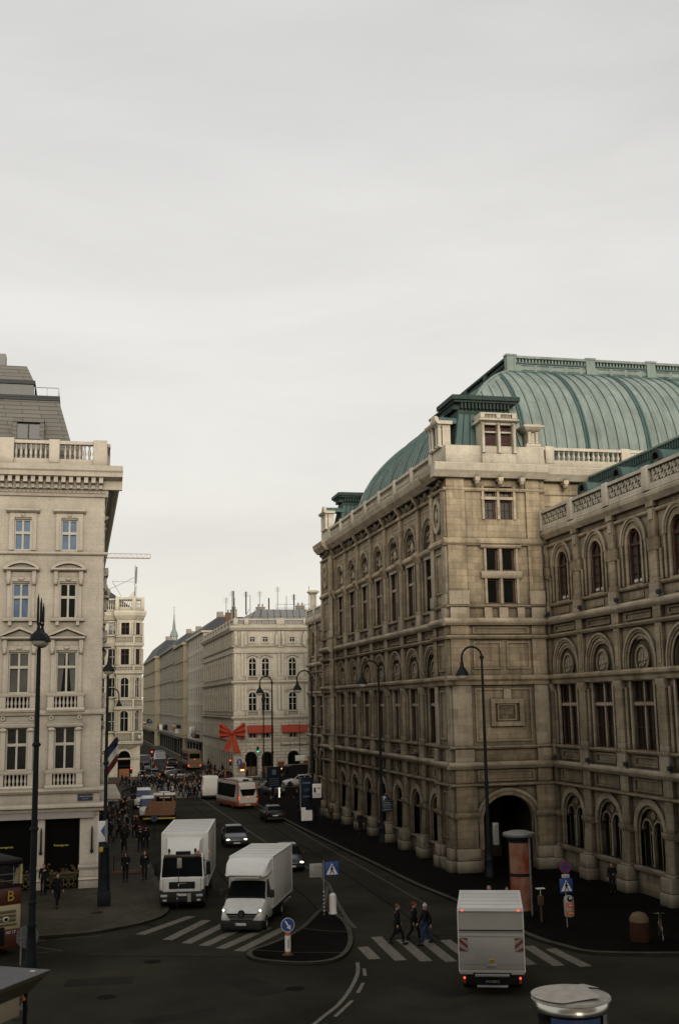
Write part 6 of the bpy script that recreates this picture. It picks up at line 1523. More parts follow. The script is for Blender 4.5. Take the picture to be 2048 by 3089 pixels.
# ---- canopied street cart in the left foreground corner
t = thing('street_cart','street cart with flat grey roof, cream side panel and spoked wheels, bottom left corner','cart',(-.73,39.7,0),R(0))
u = Vector((-1.35,-2.15,0)).normalized(); v = Vector((u.y,-u.x,0)); v = v if v.x < 0 else -v
KT = Matrix(((u.x,v.x,0,0),(u.y,v.y,0,0),(0,0,1,0),(0,0,0,1)))
b = MB(); b.T=KT; b.hexa([(.08,.08,2.02),(3.6,.08,2.02),(3.6,2.0,2.02),(.08,2.0,2.02),(0,0,2.16),(3.7,0,2.16),(3.7,2.1,2.16),(0,2.1,2.16)]); b.box(0,3.7,0,2.1,2.16,2.19,1); b.box(.3,.42,.35,.5,2.19,2.205,2); b.T=None; b.build('roof',[paint('roof_edge',(.085,.072,.05),.7),paint('roof_felt',(.125,.12,.115),.85,noise=.3,nscale=6),M['sign_w']],t)
b = MB(); b.T=KT; b.hexa([(.55,.4,1.6),(3.2,.4,1.6),(3.2,1.8,1.6),(.55,1.8,1.6),(.1,.1,2.02),(3.6,.1,2.02),(3.6,2.0,2.02),(.1,2.0,2.02)]); b.T=None; b.build('soffit',[paint('soffit_olive',(.055,.047,.024),.8)],t)
b = MB(); b.T=KT; b.rbox(1.0,3.2,.42,1.7,.98,1.6,.05); b.T=None; b.build('body',[paint('cart_cream',(.26,.215,.145),.6)],t)
b = MB(); b.T=KT; b.box(.6,.7,.42,.52,.3,1.65); b.box(.6,.7,1.6,1.7,.3,1.65); b.box(3.05,3.15,.42,.52,.3,1.65); b.box(.5,3.2,.5,1.6,.3,.42); b.T=None; b.build('frame',[M['black']],t)
for (uu,vv) in ((1.35,.36),(2.8,.36),(1.35,1.76),(2.8,1.76)):
    b = MB(); b.T = KT @ Matrix.Translation((uu,vv,0))
    b.tube([(.24*math.cos(2*PI*k/18),0,.25+.24*math.sin(2*PI*k/18)) for k in range(19)],.018,5,0,False)
    for k in range(6): a=PI*k/6; b.tube([(-.23*math.cos(a),0,.25-.23*math.sin(a)),(.23*math.cos(a),0,.25+.23*math.sin(a))],.007,3,0,False)
    b.T=None; b.build('wheel',[M['steel']],t)
b = MB(); b.T=KT; b.prism([(.74,1.42),(.9,1.42),(.9,1.62)],.38,.41,'xz'); b.T=None; b.build('pennant',[M['orange']],t)
bicycle('bicycle','bicycle with a pale spoked wheel showing beneath the street cart',(-2.35,42.55,0),R(8),M['black'])
# ================================================================== VEHICLES (local: front at y=0 facing -y, x to the vehicle's left seen from the front)
def wheel_meshes(r, w):
    b = MB()
    pr = [(r*.62,-w/2),(r*.93,-w/2),(r,-w/2+.03),(r,w/2-.03),(r*.93,w/2),(r*.62,w/2)]
    b.T = Matrix.Rotation(PI/2,4,'Y'); b.lathe(pr,(0,0,0),18,0,True,False); b.T=None; ty = b.mesh('tyre',[M['rubber']])
    b = MB(); b.T = Matrix.Rotation(PI/2,4,'Y'); b.lathe([(r*.64,-w/2+.02),(r*.6,-w/2+.05),(r*.2,-w/2+.06),(.04,-w/2+.02)],(0,0,0),14,0,True,False); b.lathe([(r*.64,w/2-.02),(r*.6,w/2-.05),(r*.2,w/2-.06),(.04,w/2-.02)],(0,0,0),14,0,True,False)
    for k in range(5):
        a = 2*PI*k/5
        for s in (-1,1): b.ell((r*.4*math.cos(a), r*.4*math.sin(a), s*(w/2-.035)), r*.1, r*.1, .02, 6, 4, 1)
    b.T=None; ri = b.mesh('rim',[M['steel'],M['black']])
    return ty, ri
WHS = {}
def wheel(t, x, y, r, w=.22):
    if (r,w) not in WHS: WHS[(r,w)] = wheel_meshes(r,w)
    ty, ri = WHS[(r,w)]
    o = link('wheel', ty, t, (x,y,r)); link('rim', ri, o); return o
def plate(t, x, y, z, txt, face=-1, w=.52, dark=False):
    b = MB(); b.rbox(-w/2,w/2,-.012,.012,-.055,.055,.006); b.box(-w/2+.01,-w/2+.05,-.015*1,-.012,-.045,.045,1)
    o = b.build('number_plate',[M['sign_w'] if not dark else M['plastic'],M['sign_b']],t,(x,y,z),0 if face<0 else PI)
    text_mesh(txt,.10,M['sign_k'] if not dark else M['sign_g'],'lettering',o,(.02,-.014,0)); return o
def loft(stations, mats, glass_=((),())):
    """body through cross-sections; returns body builder and ring points"""
    rings = []
    for (y,hl,zl,hm,zm,hr,zr) in stations:
        h = [(hl*.86,zl),(hl,zl+.12),(hm,(zl+zm)/2+.04),(hm*.985,zm-.03),(hm*.95,zm+.02),(hr,zr-.05),(hr*.86,zr-.012),(hr*.4,zr)]
        rings.append([(x,y,z) for x,z in h]+[(-x,y,z) for x,z in h[::-1]])
    b = MB(); n = len(rings[0])
    vs = [p for r in rings for p in r]
    fs = [(i*n+k,i*n+(k+1)%n,(i+1)*n+(k+1)%n,(i+1)*n+k) for i in range(len(rings)-1) for k in range(n)]
    fs += [tuple(range(n))[::-1], tuple((len(rings)-1)*n+k for k in range(n))]
    b.add(vs, fs, 0, True)
    return b, rings
def screen(rg, a, c, t0, t1, off, trim=.03):
    """glass that follows the body surface between two cross-sections"""
    b = MB(); A = [rg[a][i] for i in range(5,11)]; C = [rg[c][i] for i in range(5,11)]
    rows = []
    for t in (t0,t1):
        row = [lerp(A[i],C[i],t) for i in range(6)]
        row[0] = lerp(row[0],row[1],.06); row[5] = lerp(row[5],row[4],.06); rows.append(row)
    nn = (Vector(rows[1][0])-Vector(rows[0][0])).cross(Vector((1,0,0))).normalized()
    if nn.z < 0: nn = -nn
    P_ = [[tuple(Vector(p)+nn*off) for p in row] for row in rows]
    b.add(P_[0]+P_[1], [(i,i+1,7+i,6+i) for i in range(5)], 0, False); return b
def lerp(p,q,t): return tuple(p[i]+(q[i]-p[i])*t for i in range(3))
def inset(b, q, ins, off, mi=0):
    """inset quad pushed out along its normal"""
    c = Vector((0,0,0))
    for p in q: c += Vector(p)/4
    nn = (Vector(q[1])-Vector(q[0])).cross(Vector(q[3])-Vector(q[0])).normalized()
    if nn.dot(c-Vector((0,c.y,.7))) < 0 and abs(nn.y) < .9: nn = -nn
    pts = [tuple(Vector(p).lerp(c,ins)+nn*off) for p in q]
    b.add(pts,[(0,1,2,3)],mi,False)
CAR = [(0,.60,.32,.66,.52,.58,.60),(.1,.78,.22,.82,.62,.72,.72),(.5,.85,.2,.87,.74,.78,.84),(1.15,.86,.2,.885,.86,.78,.95),(1.95,.86,.2,.89,.90,.60,1.42),(2.7,.86,.2,.89,.92,.62,1.47),(3.45,.86,.2,.88,.94,.58,1.41),(3.95,.84,.24,.86,.94,.68,1.02),(4.1,.72,.32,.76,.82,.66,.90)]
VAN = [(0,.66,.36,.74,.8,.68,.9),(.15,.88,.26,.93,.95,.84,1.06),(.95,.96,.25,.985,1.14,.87,1.3),(1.8,.97,.25,.99,1.25,.84,2.32),(2.5,.97,.25,.99,1.35,.86,2.5),(5.4,.97,.25,.99,1.35,.86,2.5),(5.55,.92,.3,.95,1.35,.82,2.42)]
MINI = [(0,.62,.34,.7,.75,.64,.84),(.15,.84,.24,.9,.86,.8,.95),(.8,.92,.22,.94,1.02,.82,1.12),(1.7,.93,.22,.95,1.12,.76,1.86),(2.4,.93,.22,.95,1.16,.78,1.95),(4.5,.93,.22,.95,1.16,.76,1.92),(4.7,.88,.28,.9,1.1,.72,1.8)]
def vehicle(name, label, cat, loc, rz, st, pm, wy, wr, iw, lights=('off','on'), pl=None, group=None, sides=None, plateless=False, dark=None):
    """lofted car or van. iw = (cowl station, roof-front station, roof-rear station, tail station)"""
    t = thing(name, label, cat, loc, rz, group)
    b, rg = loft(st, None); b.build('body', [pm], t)
    a, c, d_, e = iw; gm = [M['carglass'] if not dark else dark]
    g = MB()
    A, C = rg[a], rg[c]
    g = screen(rg, a, c, .06, .93, .015); g.build('windscreen', gm, t)
    if d_ < len(st)-1:
        D, E = rg[d_], rg[e]; g = screen(rg, d_, e, .1, .85, .015); g.build('rear_window', gm, t)
    for k in (sides if sides is not None else range(c-1, d_)):
        P_, Q_ = rg[k], rg[k+1]
        for (u,v) in ((4,5),(11,10)):
            g = MB(); q = [P_[u],Q_[u],Q_[v],P_[v]]
            if k == a: q = [lerp(P_[u],Q_[u],.25),Q_[u],Q_[v],lerp(P_[v],Q_[v],.9)]
            inset(g, q, .1, .012); g.build('side_window', gm, t)
    L_ = st[-1][0]
    for sg in (-1,1):
        b = MB(); b.ell((sg*st[1][1]*.80,.09,st[1][4]-.03),.17,.10,.075,10,6); b.build('headlight',[M['head_on'] if lights[0]=='on' else M['head_off']],t)
        b = MB(); b.rbox(sg*st[-2][1]*.86-.09,sg*st[-2][1]*.86+.09,L_-.12,L_+.0,st[-1][4]-.2,st[-1][4]+.02,.03); b.build('tail_light',[M['red_on'] if lights[1]=='on' else M['sign_r']],t)
        b = MB(); b.ell((sg*(st[a][3]+.09),st[a][0]+.25,st[a][4]+.12),.1,.06,.08,8,5); b.build('mirror',[pm],t)
    for y in wy:
        for sg in (-1,1):
            wheel(t, sg*(st[2][3]-.10), y, wr)
    for y in wy:
        for sg in (-1,1): b = MB(); b.T = Matrix.Translation((sg*(st[2][3]-.005),y,wr)) @ Matrix.Rotation(PI/2,4,'Z'); b.disc(0,.02,wr*1.16,-.01,.012,18); b.T=None; b.build('wheel_arch',[M['plastic']],t)
    b = MB()
    b.rbox(-st[1][1]*.98,st[1][1]*.98,-.03,.12,st[0][2]-.06,st[0][2]+.12,.03); b.box(-.42,.42,-.015,.05,st[0][4]-.08,st[0][4]+.02); b.build('front_bumper',[M['plastic']],t); b = MB(); b.rbox(-st[-2][1]*.95,st[-2][1]*.95,L_-.1,L_+.03,st[-1][2]-.08,st[-1][2]+.14,.03); b.build('rear_bumper',[M['plastic']],t)
    if pl and not plateless: plate(t,0,-.045,st[0][2]+.04,pl); plate(t,0,L_+.045,st[-1][2]+.3,pl,1)
    return t
def cp(name, c, rough=.25): return paint(name, c, rough, .5, .0, .06, 2)
PB, PS, PW_, PG, PR_ = cp('black_car_paint',(.012,.013,.016)), cp('silver_car_paint',(.28,.29,.3)), cp('white_car_paint',(.62,.62,.6)), cp('grey_car_paint',(.07,.075,.085)), cp('dark_red_car_paint',(.045,.012,.012))
blueglass = glass('blue_windscreen',(.035,.05,.11),.1,.5)
HB = (3,4,6,7)
car_a = vehicle('car','dark hatchback with lit headlamps driving towards us behind the two box lorries','car',(11.7,87.3,-.012),R(-2),CAR,PG,(.8,3.25),.31,HB,('on','off'),'W-48213 C')
vehicle('car','dark car with pale roof and lit lamp, mostly hidden behind the front box van','car',(13.35,73.6,-.012),R(-4),CAR,PB,(.8,3.25),.31,HB,('on','off'),'W-71934 A')
b = MB(); b.box(-.55,.55,2.1,3.3,1.475,1.49); o = b.build('pale_roof_panel',[PS],[x for x in bpy.data.objects if x.get('label','').startswith('dark car with pale')][0])
vehicle('car','black estate car standing at the right kerb by the far opera corner','car',(17.5,108.5,-.012),PI,CAR,PB,(.8,3.25),.33,HB,('off','off'),'W-30512 T')
vehicle('car','white car seen from the side before the palace shop arches','car',(26.0,149.0,-.012),R(-90),CAR,PW_,(.8,3.25),.32,HB,('off','off'),'W-55181 K')
vehicle('car','small dark parked car facing us at the junction, right of the information board','car',(22.7,133,.11),R(10),CAR,PG,(.8,3.25),.31,HB,('off','off'),'W-20477 P')
vehicle('van','black van parked sideways behind the white car at the palace','van',(25.6,154,-.012),R(-80),VAN,PB,(.95,4.4),.34,(2,3,5,6),('off','off'),None,None,[2])
vehicle('van','white panel van seen from behind with red tail lamp, left of the small bus','van',(15.2,138.2,-.012),R(176),VAN,M['white'],(.95,4.4),.34,(2,3,6,6),('off','on'),'W-66320 V',None,[2])
vehicle('minibus','white minibus with blue windscreen, the farther one at the left kerb','van',(6.7,123.0,-.012),R(-3),MINI,M['white'],(.85,3.7),.33,(2,3,5,6),('off','off'),'W-17420 B',None,[2,3,4],False,blueglass)
vehicle('minibus','white minibus with blue windscreen, the nearer one half hidden by the orange works truck','van',(6.65,111.5,-.012),R(-3),MINI,PW_,(.85,3.7),.33,(2,3,5,6),('off','off'),'W-84015 B',None,[2,3,4],False,blueglass)
vehicle('car','silver car with curved roof beside the farther white minibus','car',(8.9,124.5,-.012),R(-6),CAR,PS,(.8,3.25),.31,HB,('off','off'),'W-39177 D')
for i,(x,y,rz,pm,lb,li) in enumerate(((11.0,176,PI,PB,'black car with red lamps just beyond the crossing crowd, left lane',('off','on')),(13.6,180,PI,PS,'silver car queueing beyond the crossing crowd, middle lane',('off','on')),(10.8,192,0,PG,'grey car at the left kerb of the far street',('off','off')),(13.3,203,PI,PR_,'dark red car waiting deep in the far street',('off','on')),(11.2,214,0,PW_,'white car parked deep at the left of the far street',('off','off')),(16.2,210,PI,PB,'black car ahead of the yellow coach in the far street',('off','on')),(14.4,230,PI,PG,'grey car farthest away in the far street',('off','on')))):
    vehicle('car', lb, 'car', (x,y,-.012), rz, CAR, pm, (.8,3.25), .31, HB, li, None, 'cars queueing in the far street')
for (x,y,lb,pm,li) in ((12.6,187,'black van standing among the cars at the mouth of the far street',PB,('off','on')),(10.9,201,'dark grey van parked at the left kerb of the far street',PG,('off','off')),(14.6,218,'silver van with red lamps far up the far street',PS,('off','on'))):
    vehicle('van', lb, 'van', (x,y,-.012), PI, VAN, pm, (.95,4.4), .34, (2,3,5,6), li, None, 'cars queueing in the far street', [2])
vehicle('car','dark car crossing sideways behind the crowd, the left of two','car',(11.5,169.5,-.012),R(90),CAR,PB,(.8,3.25),.31,HB,('off','off'))
vehicle('car','dark car crossing sideways behind the crowd, the right of two','car',(16.6,169.5,-.012),R(90),CAR,PG,(.8,3.25),.31,HB,('off','off'))

# ---- white lorry with a tall box body
def box_body(t, x0, x1, y0, y1, z0, z1, mats, name='box_body', ribs=6):
    b = MB(); b.rbox(x0,x1,y0,y1,z0,z1,.04,0)
    b.box(x0-.015,x1+.015,y0-.012,y0+.10,z1-.09,z1+.012,1); b.box(x0-.015,x0+.07,y0+.1,y1,z1-.07,z1+.012,1); b.box(x1-.07,x1+.015,y0+.1,y1,z1-.07,z1+.012,1); b.box(x0-.015,x1+.015,y1-.09,y1+.012,z1-.09,z1+.014,1)
    b.box(x0-.015,x1+.015,y0-.01,y1+.01,z0-.02,z0+.1,1)
    for sx in (x0,x1): b.box(sx-.02,sx+.02,y0-.014,y0+.06,z0,z1,1); b.box(sx-.02,sx+.02,y1-.06,y1+.014,z0,z1,1)
    for k in range(1,ribs): yy=y0+(y1-y0)*k/ribs; b.box(x0+.07,x1-.07,yy-.015,yy+.015,z1,z1+.008,2)
    for k in range(1,int((y1-y0)/1.2)+1):
        yy = y0+(y1-y0)*k/(int((y1-y0)/1.2)+1)
        for sx in (x0,x1): b.box(sx-.003,sx+.003,yy-.008,yy+.008,z0+.1,z1-.08,2)
    return b.build(name, mats, t)
BOX = [M['boxwhite'],M['white'],M['boxgrey']]
lo = thing('lorry','white box lorry with dark windscreen and roof spoiler, left of two lorries side by side','lorry',(5.45,62.3,-.012),R(-9.7))
box_body(lo,-1.24,1.24,1.75,9.0,.95,3.72,BOX,'box_body',9)
b = MB(); st=[(0,1.10,.92,1.12,1.2,1.12,1.60),(.10,1.14,.9,1.16,1.55,1.14,1.66),(.32,1.15,.9,1.17,1.66,1.06,2.62),(.55,1.15,.9,1.17,1.7,1.06,2.72),(1.7,1.15,.9,1.17,1.7,1.06,2.72)]
b, rg = loft(st,None); b.build('cab',[M['white']],lo)
g = MB(); g.T=None
g.add([(-1.02,.07,1.68),(1.02,.07,1.68),(.96,.28,2.55),(-.96,.28,2.55)],[(0,1,2,3)]); g.add([(-1.08,.088,1.64),(1.08,.088,1.64),(1.02,.312,2.6),(-1.02,.312,2.6)],[(0,1,2,3)],1); g.T=None
g.build('windscreen',[M['carglass'],M['black']],lo)
b = MB(); b.rbox(-.98,.98,.18,.5,2.6,2.76,.03); b.build('sun_visor',[paint('smoked_visor',(.06,.035,.025),.3)],lo)
b = MB(); b.rbox(-.36,.42,.25,.45,2.74,2.92,.03); b.build('roof_box',[M['black']],lo)
for x in (-.72,.66): b=MB(); b.tube([(x,.5,2.7),(x,.5,2.95)],.03,6); b.lathe([(.06,0),(.07,.12),(.03,.2)],(x,.5,2.85),8); b.build('horn',[M['black']],lo)
b=MB(); b.lathe([(.07,0),(.07,.14),(.03,.2)],(.8,.5,2.74),8); b.build('beacon',[paint('beacon',(.5,.08,.02),.3)],lo)
b = MB(); b.hexa([(-.82,.55,2.72),(.82,.55,2.72),(.98,1.72,2.72),(-.98,1.72,2.72),(-.86,1.05,3.38),(.86,1.05,3.38),(.98,1.72,3.5),(-.98,1.72,3.5)]); b.build('roof_spoiler',[M['white']],lo)
b = MB(); b.rbox(-.68,.68,-.03,.05,1.06,1.42,.03); 
for k in range(3): b.box(-.62,.62,-.045,-.03,1.13+.09*k,1.16+.09*k,1)
b.build('grille',[M['black'],M['plastic']],lo)
b=MB(); b.box(-.22,.22,-.05,-.045,1.33,1.36); b.build('emblem',[M['steel']],lo)
b = MB(); b.rbox(-1.18,1.18,-.12,.5,.38,.93,.06); b.box(.3,.48,-.14,-.11,.42,.85,1); b.build('bumper',[M['plastic'],M['boxgrey']],lo)
for sg in (-1,1):
    b=MB(); b.rbox(sg*.92-.17,sg*.92+.17,-.14,-.1,.68,.8,.015); b.build('headlight',[M['head_off']],lo)
    b=MB(); b.rbox(sg*.88-.1,sg*.88+.1,-.14,-.1,.46,.56,.015); b.build('fog_lamp',[M['head_off']],lo)
    b=MB(); b.rbox(sg*1.36-.11,sg*1.36+.11,.1,.24,1.75,2.4,.04); b.tube([(sg*1.12,.2,2.45),(sg*1.36,.17,2.45),(sg*1.36,.17,2.2)],.025,5); b.tube([(sg*1.12,.2,1.7),(sg*1.36,.17,1.75)],.025,5); b.build('mirror',[M['black']],lo)
    g=MB(); g.add([(sg*1.155,.45,1.72),(sg*1.155,1.25,1.72),(sg*1.085,1.25,2.5),(sg*1.085,.62,2.5)],[(0,1,2,3)]); g.build('side_window',[M['carglass']],lo)
    b=MB(); b.box(sg*1.13,sg*1.175,.05,.12,1.0,1.5); b.box(sg*.98-.02,sg*.98+.02,-.02,.03,.98,1.6); b.build('panel_gap',[M['boxgrey']],lo)
    for y in (.95,6.9): wheel(lo,sg*1.02,y,.46,.28)
b=MB(); b.box(-.5,.5,1.2,8.9,.55,.95); b.rbox(-1.2,-.7,2.2,4.8,.35,.85,.04); b.rbox(.7,1.2,2.2,4.8,.35,.85,.04); b.build('chassis',[M['black']],lo)
plate(lo,.0,-.135,.78,'W-73913 N'); b=MB()
for k in (0,1): b.tube([(-.9+.1*0+1.0*k,.06,1.66),(-.3+1.0*k,.09,1.72)],.015,4)
b.build('wiper',[M['black']],lo)
b=MB(); b.box(-1.25,-1.235,2.4,2.6,3.0,3.1); b.build('side_lamp',[M['amber']],lo)
b=MB(); b.box(1.235,1.25,2.4,2.6,2.6,2.7); b.build('side_lamp',[M['amber']],lo)
# thin reflective pole in front of the lorry
t = thing('marker_pole','thin banded pole with a small grey box standing before the white lorry','pole',(5.1,61.2,.0)); b=MB(); b.tube([(0,0,0),(.06,0,1.3),(.12,0,2.5)],.018,5)
for k in range(5): b.tube([(.02+.02*k,0,.7+.22*k),(.025+.02*k,0,.8+.22*k)],.024,5,1)
b.build('pole',[M['iron'],M['sign_w']],t); b=MB(); b.rbox(.0,.24,-.05,.05,2.25,2.75,.02); b.build('box',[M['sign_g']],t)

# ---- white box van (cab with bonnet, overcab spoiler, box)
va = thing('box_van','white box van with diamond badge and lit headlamps rolling over the left zebra crossing','van',(7.62,55.3,-.012),R(-20.8))
st = [(0,.86,.40,.92,.66,.88,.80),(.12,.96,.32,1.0,.8,.94,.96),(.42,1.0,.3,1.02,1.0,.93,1.14),(.98,1.0,.3,1.03,1.25,.95,1.42),(1.62,1.0,.3,1.02,1.4,.84,2.2),(1.95,1.0,.3,1.02,1.42,.84,2.3),(2.3,1.0,.3,1.02,1.42,.84,2.3)]
b, rg = loft(st,None); b.build('cab',[M['white']],va)
A, C = rg[3], rg[4]
g=screen(rg,3,4,.03,.9,.015); g.build('windscreen',[M['carglass']],va)
b=screen(rg,3,4,-.03,.06,.02); b.build('cowl',[M['black']],va)
for sg in (-1,1):
    g=MB(); g.add([(sg*.995,1.18,1.46),(sg*.985,2.15,1.48),(sg*.86,2.15,2.16),(sg*.87,1.72,2.14)],[(0,1,2,3)]); g.build('side_window',[M['carglass']],va)
    d_=MB(); d_.box(sg*1.02,sg*1.028,1.05,1.07,.45,1.42); d_.box(sg*1.02,sg*1.028,2.2,2.22,.45,2.2); d_.box(sg*1.0,sg*1.035,1.95,2.12,1.24,1.28); d_.build('door_seam',[M['boxgrey']],va)
    b=MB(); b.rbox(sg*1.22-.13,sg*1.22+.13,1.02,1.16,1.42,1.78,.05); b.tube([(sg*1.0,1.12,1.45),(sg*1.2,1.1,1.5)],.035,5); b.build('mirror',[M['plastic']],va)
    b=MB(); b.hexa([(sg*.60,-.035,.66),(sg*.76,-.02,.66),(sg*.8,.06,.7),(sg*.62,.03,.7),(sg*.82,.03,1.0),(sg*.95,.13,1.02),(sg*.96,.26,1.12),(sg*.86,.2,1.10)]); b.build('headlight',[M['head_off']],va)
    b=MB(); b.ell((sg*.88,.07,1.0),.06,.06,.055,8,6); b.build('headlight_bulb',[M['head_on']],va)
    for y in (.85,4.6): wheel(va,sg*.92,y,.34,.24)
b=MB(); b.rbox(-1.0,1.0,-.10,.5,.14,.56,.07); b.build('bumper',[M['plastic']],va)
b=MB(); b.hexa([(-.52,-.06,.56),(.52,-.06,.56),(.52,.05,.56),(-.52,.05,.56),(-.74,-.03,.86),(.74,-.03,.86),(.74,.1,.86),(-.74,.1,.86)])
for k in range(4): b.box(-.56-.04*k,.56+.04*k,-.075+.007*k,-.06,.6+.06*k,.615+.06*k,1)
b.build('grille',[M['black'],M['steel']],va)
b=MB(); b.disc(0,.86,.17,-.075,-.03,18); lg=b.build('badge',[M['black']],va)
b=MB()
for sg in (-1,1):
    b.prism([(0,.99),(sg*.012,.99),(sg*.085,.86),(sg*.012,.73),(0,.73),(sg*.0,.78),(sg*.045,.86),(0,.94)],-.085,-.075,'xz')
b.build('diamond_emblem',[M['chrome']],lg)
plate(va,-.02,-.115,.40,'W-52763 S')
b=MB(); st=[(.52+.2,.80,2.36,.85,2.42,.8,2.5),(.9,.93,2.34,1.02,2.5,.97,2.72),(1.25,.98,2.33,1.06,2.6,1.02,2.98),(1.75,1.02,2.33,1.08,2.7,1.04,3.12),(2.1,1.04,2.33,1.08,2.7,1.05,3.14)]
b, rg = loft(st,None); b.build('roof_spoiler',[M['white']],va)
box_body(va,-1.08,1.08,2.12,7.2,.78,3.18,BOX,'box_body',5)
b=MB(); b.box(-.45,.45,2.0,7.2,.45,.78); b.rbox(-1.05,-.95,2.4,4.0,.35,.78,.02); b.rbox(.95,1.05,2.4,4.0,.35,.78,.02); b.rbox(-1.06,1.06,7.1,7.35,.42,.6,.03); b.build('chassis',[M['black']],va)
b=MB(); b.box(1.0,1.1,5.3,6.9,.5,.56); b.box(-1.1,-1.0,5.3,6.9,.5,.56); b.build('side_guard',[M['steel']],va)
for sg in (-1,1): b=MB(); b.box(sg*1.03-.03,sg*1.03+.03,2.08,2.11,3.06,3.12); b.build('marker_lamp',[M['sign_w']],va)

# ---- box truck with tail lift seen from behind (rear at y=L)
tr = thing('box_truck','white box truck from behind, red-striped warning plates on its grey tail lift','lorry',(14.75+6.2*math.sin(R(20)),41.0+6.2*math.cos(R(20)),-.012),R(160))
box_body(tr,-1.18,1.18,2.1,6.1,.82,3.02,BOX,'box_body',5)
b, rg = loft([(0,.86,.40,.92,.66,.88,.80),(.12,.96,.32,1.0,.8,.94,.96),(.98,1.0,.3,1.03,1.25,.95,1.42),(1.62,1.0,.3,1.02,1.4,.84,2.2),(2.0,1.0,.3,1.02,1.42,.84,2.3)],None); b.build('cab',[M['white']],tr)
g=MB(); g.add([(-.85,.98,1.46),(.85,.98,1.46),(.78,1.6,2.2),(-.78,1.6,2.2)],[(0,1,2,3)]); g.build('windscreen',[M['carglass']],tr)
for sg in (-1,1):
    b=MB(); b.rbox(sg*1.27-.1,sg*1.27+.1,1.05,1.2,1.4,1.75,.04); b.tube([(sg*1.0,1.12,1.45),(sg*1.25,1.1,1.5)],.03,5); b.build('mirror',[M['plastic']],tr)
    for y in (.9,4.7): wheel(tr,sg*.95,y,.35,.26)
    b=MB(); b.ell((sg*1.02,6.13,2.94),.045,.03,.035,8,6); b.build('marker_lamp',[M['red_on']],tr)
    b=MB(); b.rbox(sg*1.0-.05,sg*1.0+.05,6.05,6.16,.42,.68,.02,0); tl=b.build('tail_light',[M['sign_r']],tr); b=MB(); b.ell((sg*1.0,6.17,.62),.042,.03,.045,8,6); b.build('lit_lamp',[M['red_on']],tl)
    b=MB(); b.rbox(sg*.92-.24,sg*.92+.24,6.16,6.19,.74,.86,.01); b.build('lift_shoe',[M['boxgrey']],tr)
    pb=MB(); cx_=sg*1.0; pb.box(cx_-.15,cx_+.15,6.165,6.175,1.52,2.0,0)
    for k in (-.32,-.02,.28):
        z=1.76+k; q=[(cx_-.15,z-.12*sg),(cx_+.15,z+.12*sg),(cx_+.15,z+.12*sg+.13),(cx_-.15,z-.12*sg+.13)]
        q=[(x,min(2.0,max(1.52,zz))) for x,zz in q]; pb.prism(q,6.175,6.179,'xz',1)
    pb.build('warning_plate',[paint('warn_white',(.26,.235,.2),.6),paint('warn_red',(.13,.022,.014),.6)],tr)
b=MB(); b.rbox(-1.15,1.15,6.1,6.16,.90,2.22,.02,0); b.box(-1.16,1.16,6.16,6.175,2.18,2.23,1); b.box(-1.14,1.14,6.16,6.172,2.04,2.07,1); b.box(-1.14,1.14,6.16,6.172,1.08,1.11,1); b.rbox(-.17,.17,6.165,6.19,.98,1.1,.01,1); b.build('tail_lift',[M['boxgrey'],M['steel']],tr)
b=MB(); b.box(-1.16,1.16,6.1,6.13,2.24,2.92,0); b.box(-1.16,1.16,6.13,6.15,2.88,2.93,1); b.box(-1.16,1.16,6.125,6.14,2.24,2.28,2); b.build('rear_door',[M['boxgrey'],M['steel'],M['black']],tr)
b=MB(); b.rbox(-.1,.1,6.175,6.185,1.14,1.28,.005); o=b.build('yellow_label',[M['yellow']],tr); b=MB(); b.disc(-.04,1.21,.03,6.185,6.188,8); b.disc(.04,1.21,.03,6.185,6.188,8); b.build('print',[M['black']],o)
b=MB(); b.rbox(-.62,.62,6.1,6.22,.66,.76,.02); b.rbox(-.56,.56,6.02,6.16,.28,.36,.02); b.rbox(-.66,.66,6.05,6.2,.79,.86,.02,1); b.build('underrun_bar',[M['steel'],M['boxgrey']],tr)
b=MB(); b.box(-.5,.5,2.0,6.0,.4,.82); b.rbox(-1.0,1.0,5.85,6.05,.36,.8,.03); b.build('chassis',[M['black']],tr)
plate(tr,0,6.19,.5,'W-15201 J',1,.52,True)

# ---- small orange and white city bus from behind
bu = thing('city_bus','small orange and white city bus seen from behind at the junction','bus',(15.6,125.4,-.012),R(192))
bo = paint('bus_orange',(.22,.055,.022),.5); bw = paint('bus_white',(.52,.49,.44),.45)
st=[(0,1.0,.35,1.08,1.2,.95,2.5),(.3,1.06,.3,1.12,1.3,1.0,2.75),(5.9,1.06,.3,1.12,1.3,1.0,2.75),(6.6,1.05,.3,1.1,1.3,.92,2.62),(6.9,1.0,.35,1.04,1.25,.8,2.3)]
b, rg = loft(st,None); b.build('body',[bw],bu)
b=MB()
b.rbox(-1.1,1.1,6.55,7.0,.3,.62,.05); b.rbox(-1.14,-1.08,.3,6.6,.3,.75,.02); b.rbox(1.08,1.14,.3,6.6,.3,.75,.02); b.tube([(1.02,6.9,.6),(1.08,6.85,1.3),(.95,6.62,2.35),(.86,6.3,2.72),(.86,1,2.8)],.09,8); b.tube([(-1.02,6.9,.6),(-1.08,6.85,1.3),(-.95,6.62,2.35),(-.86,6.3,2.72),(-.86,1,2.8)],.09,8); b.build('orange_trim',[bo],bu)
g=MB(); g.prism([(-.86,2.0),(.86,2.0),(.62,1.35),(-.62,1.35)],6.93,6.96,'xz'); g.build('rear_window',[M['carglass']],bu)
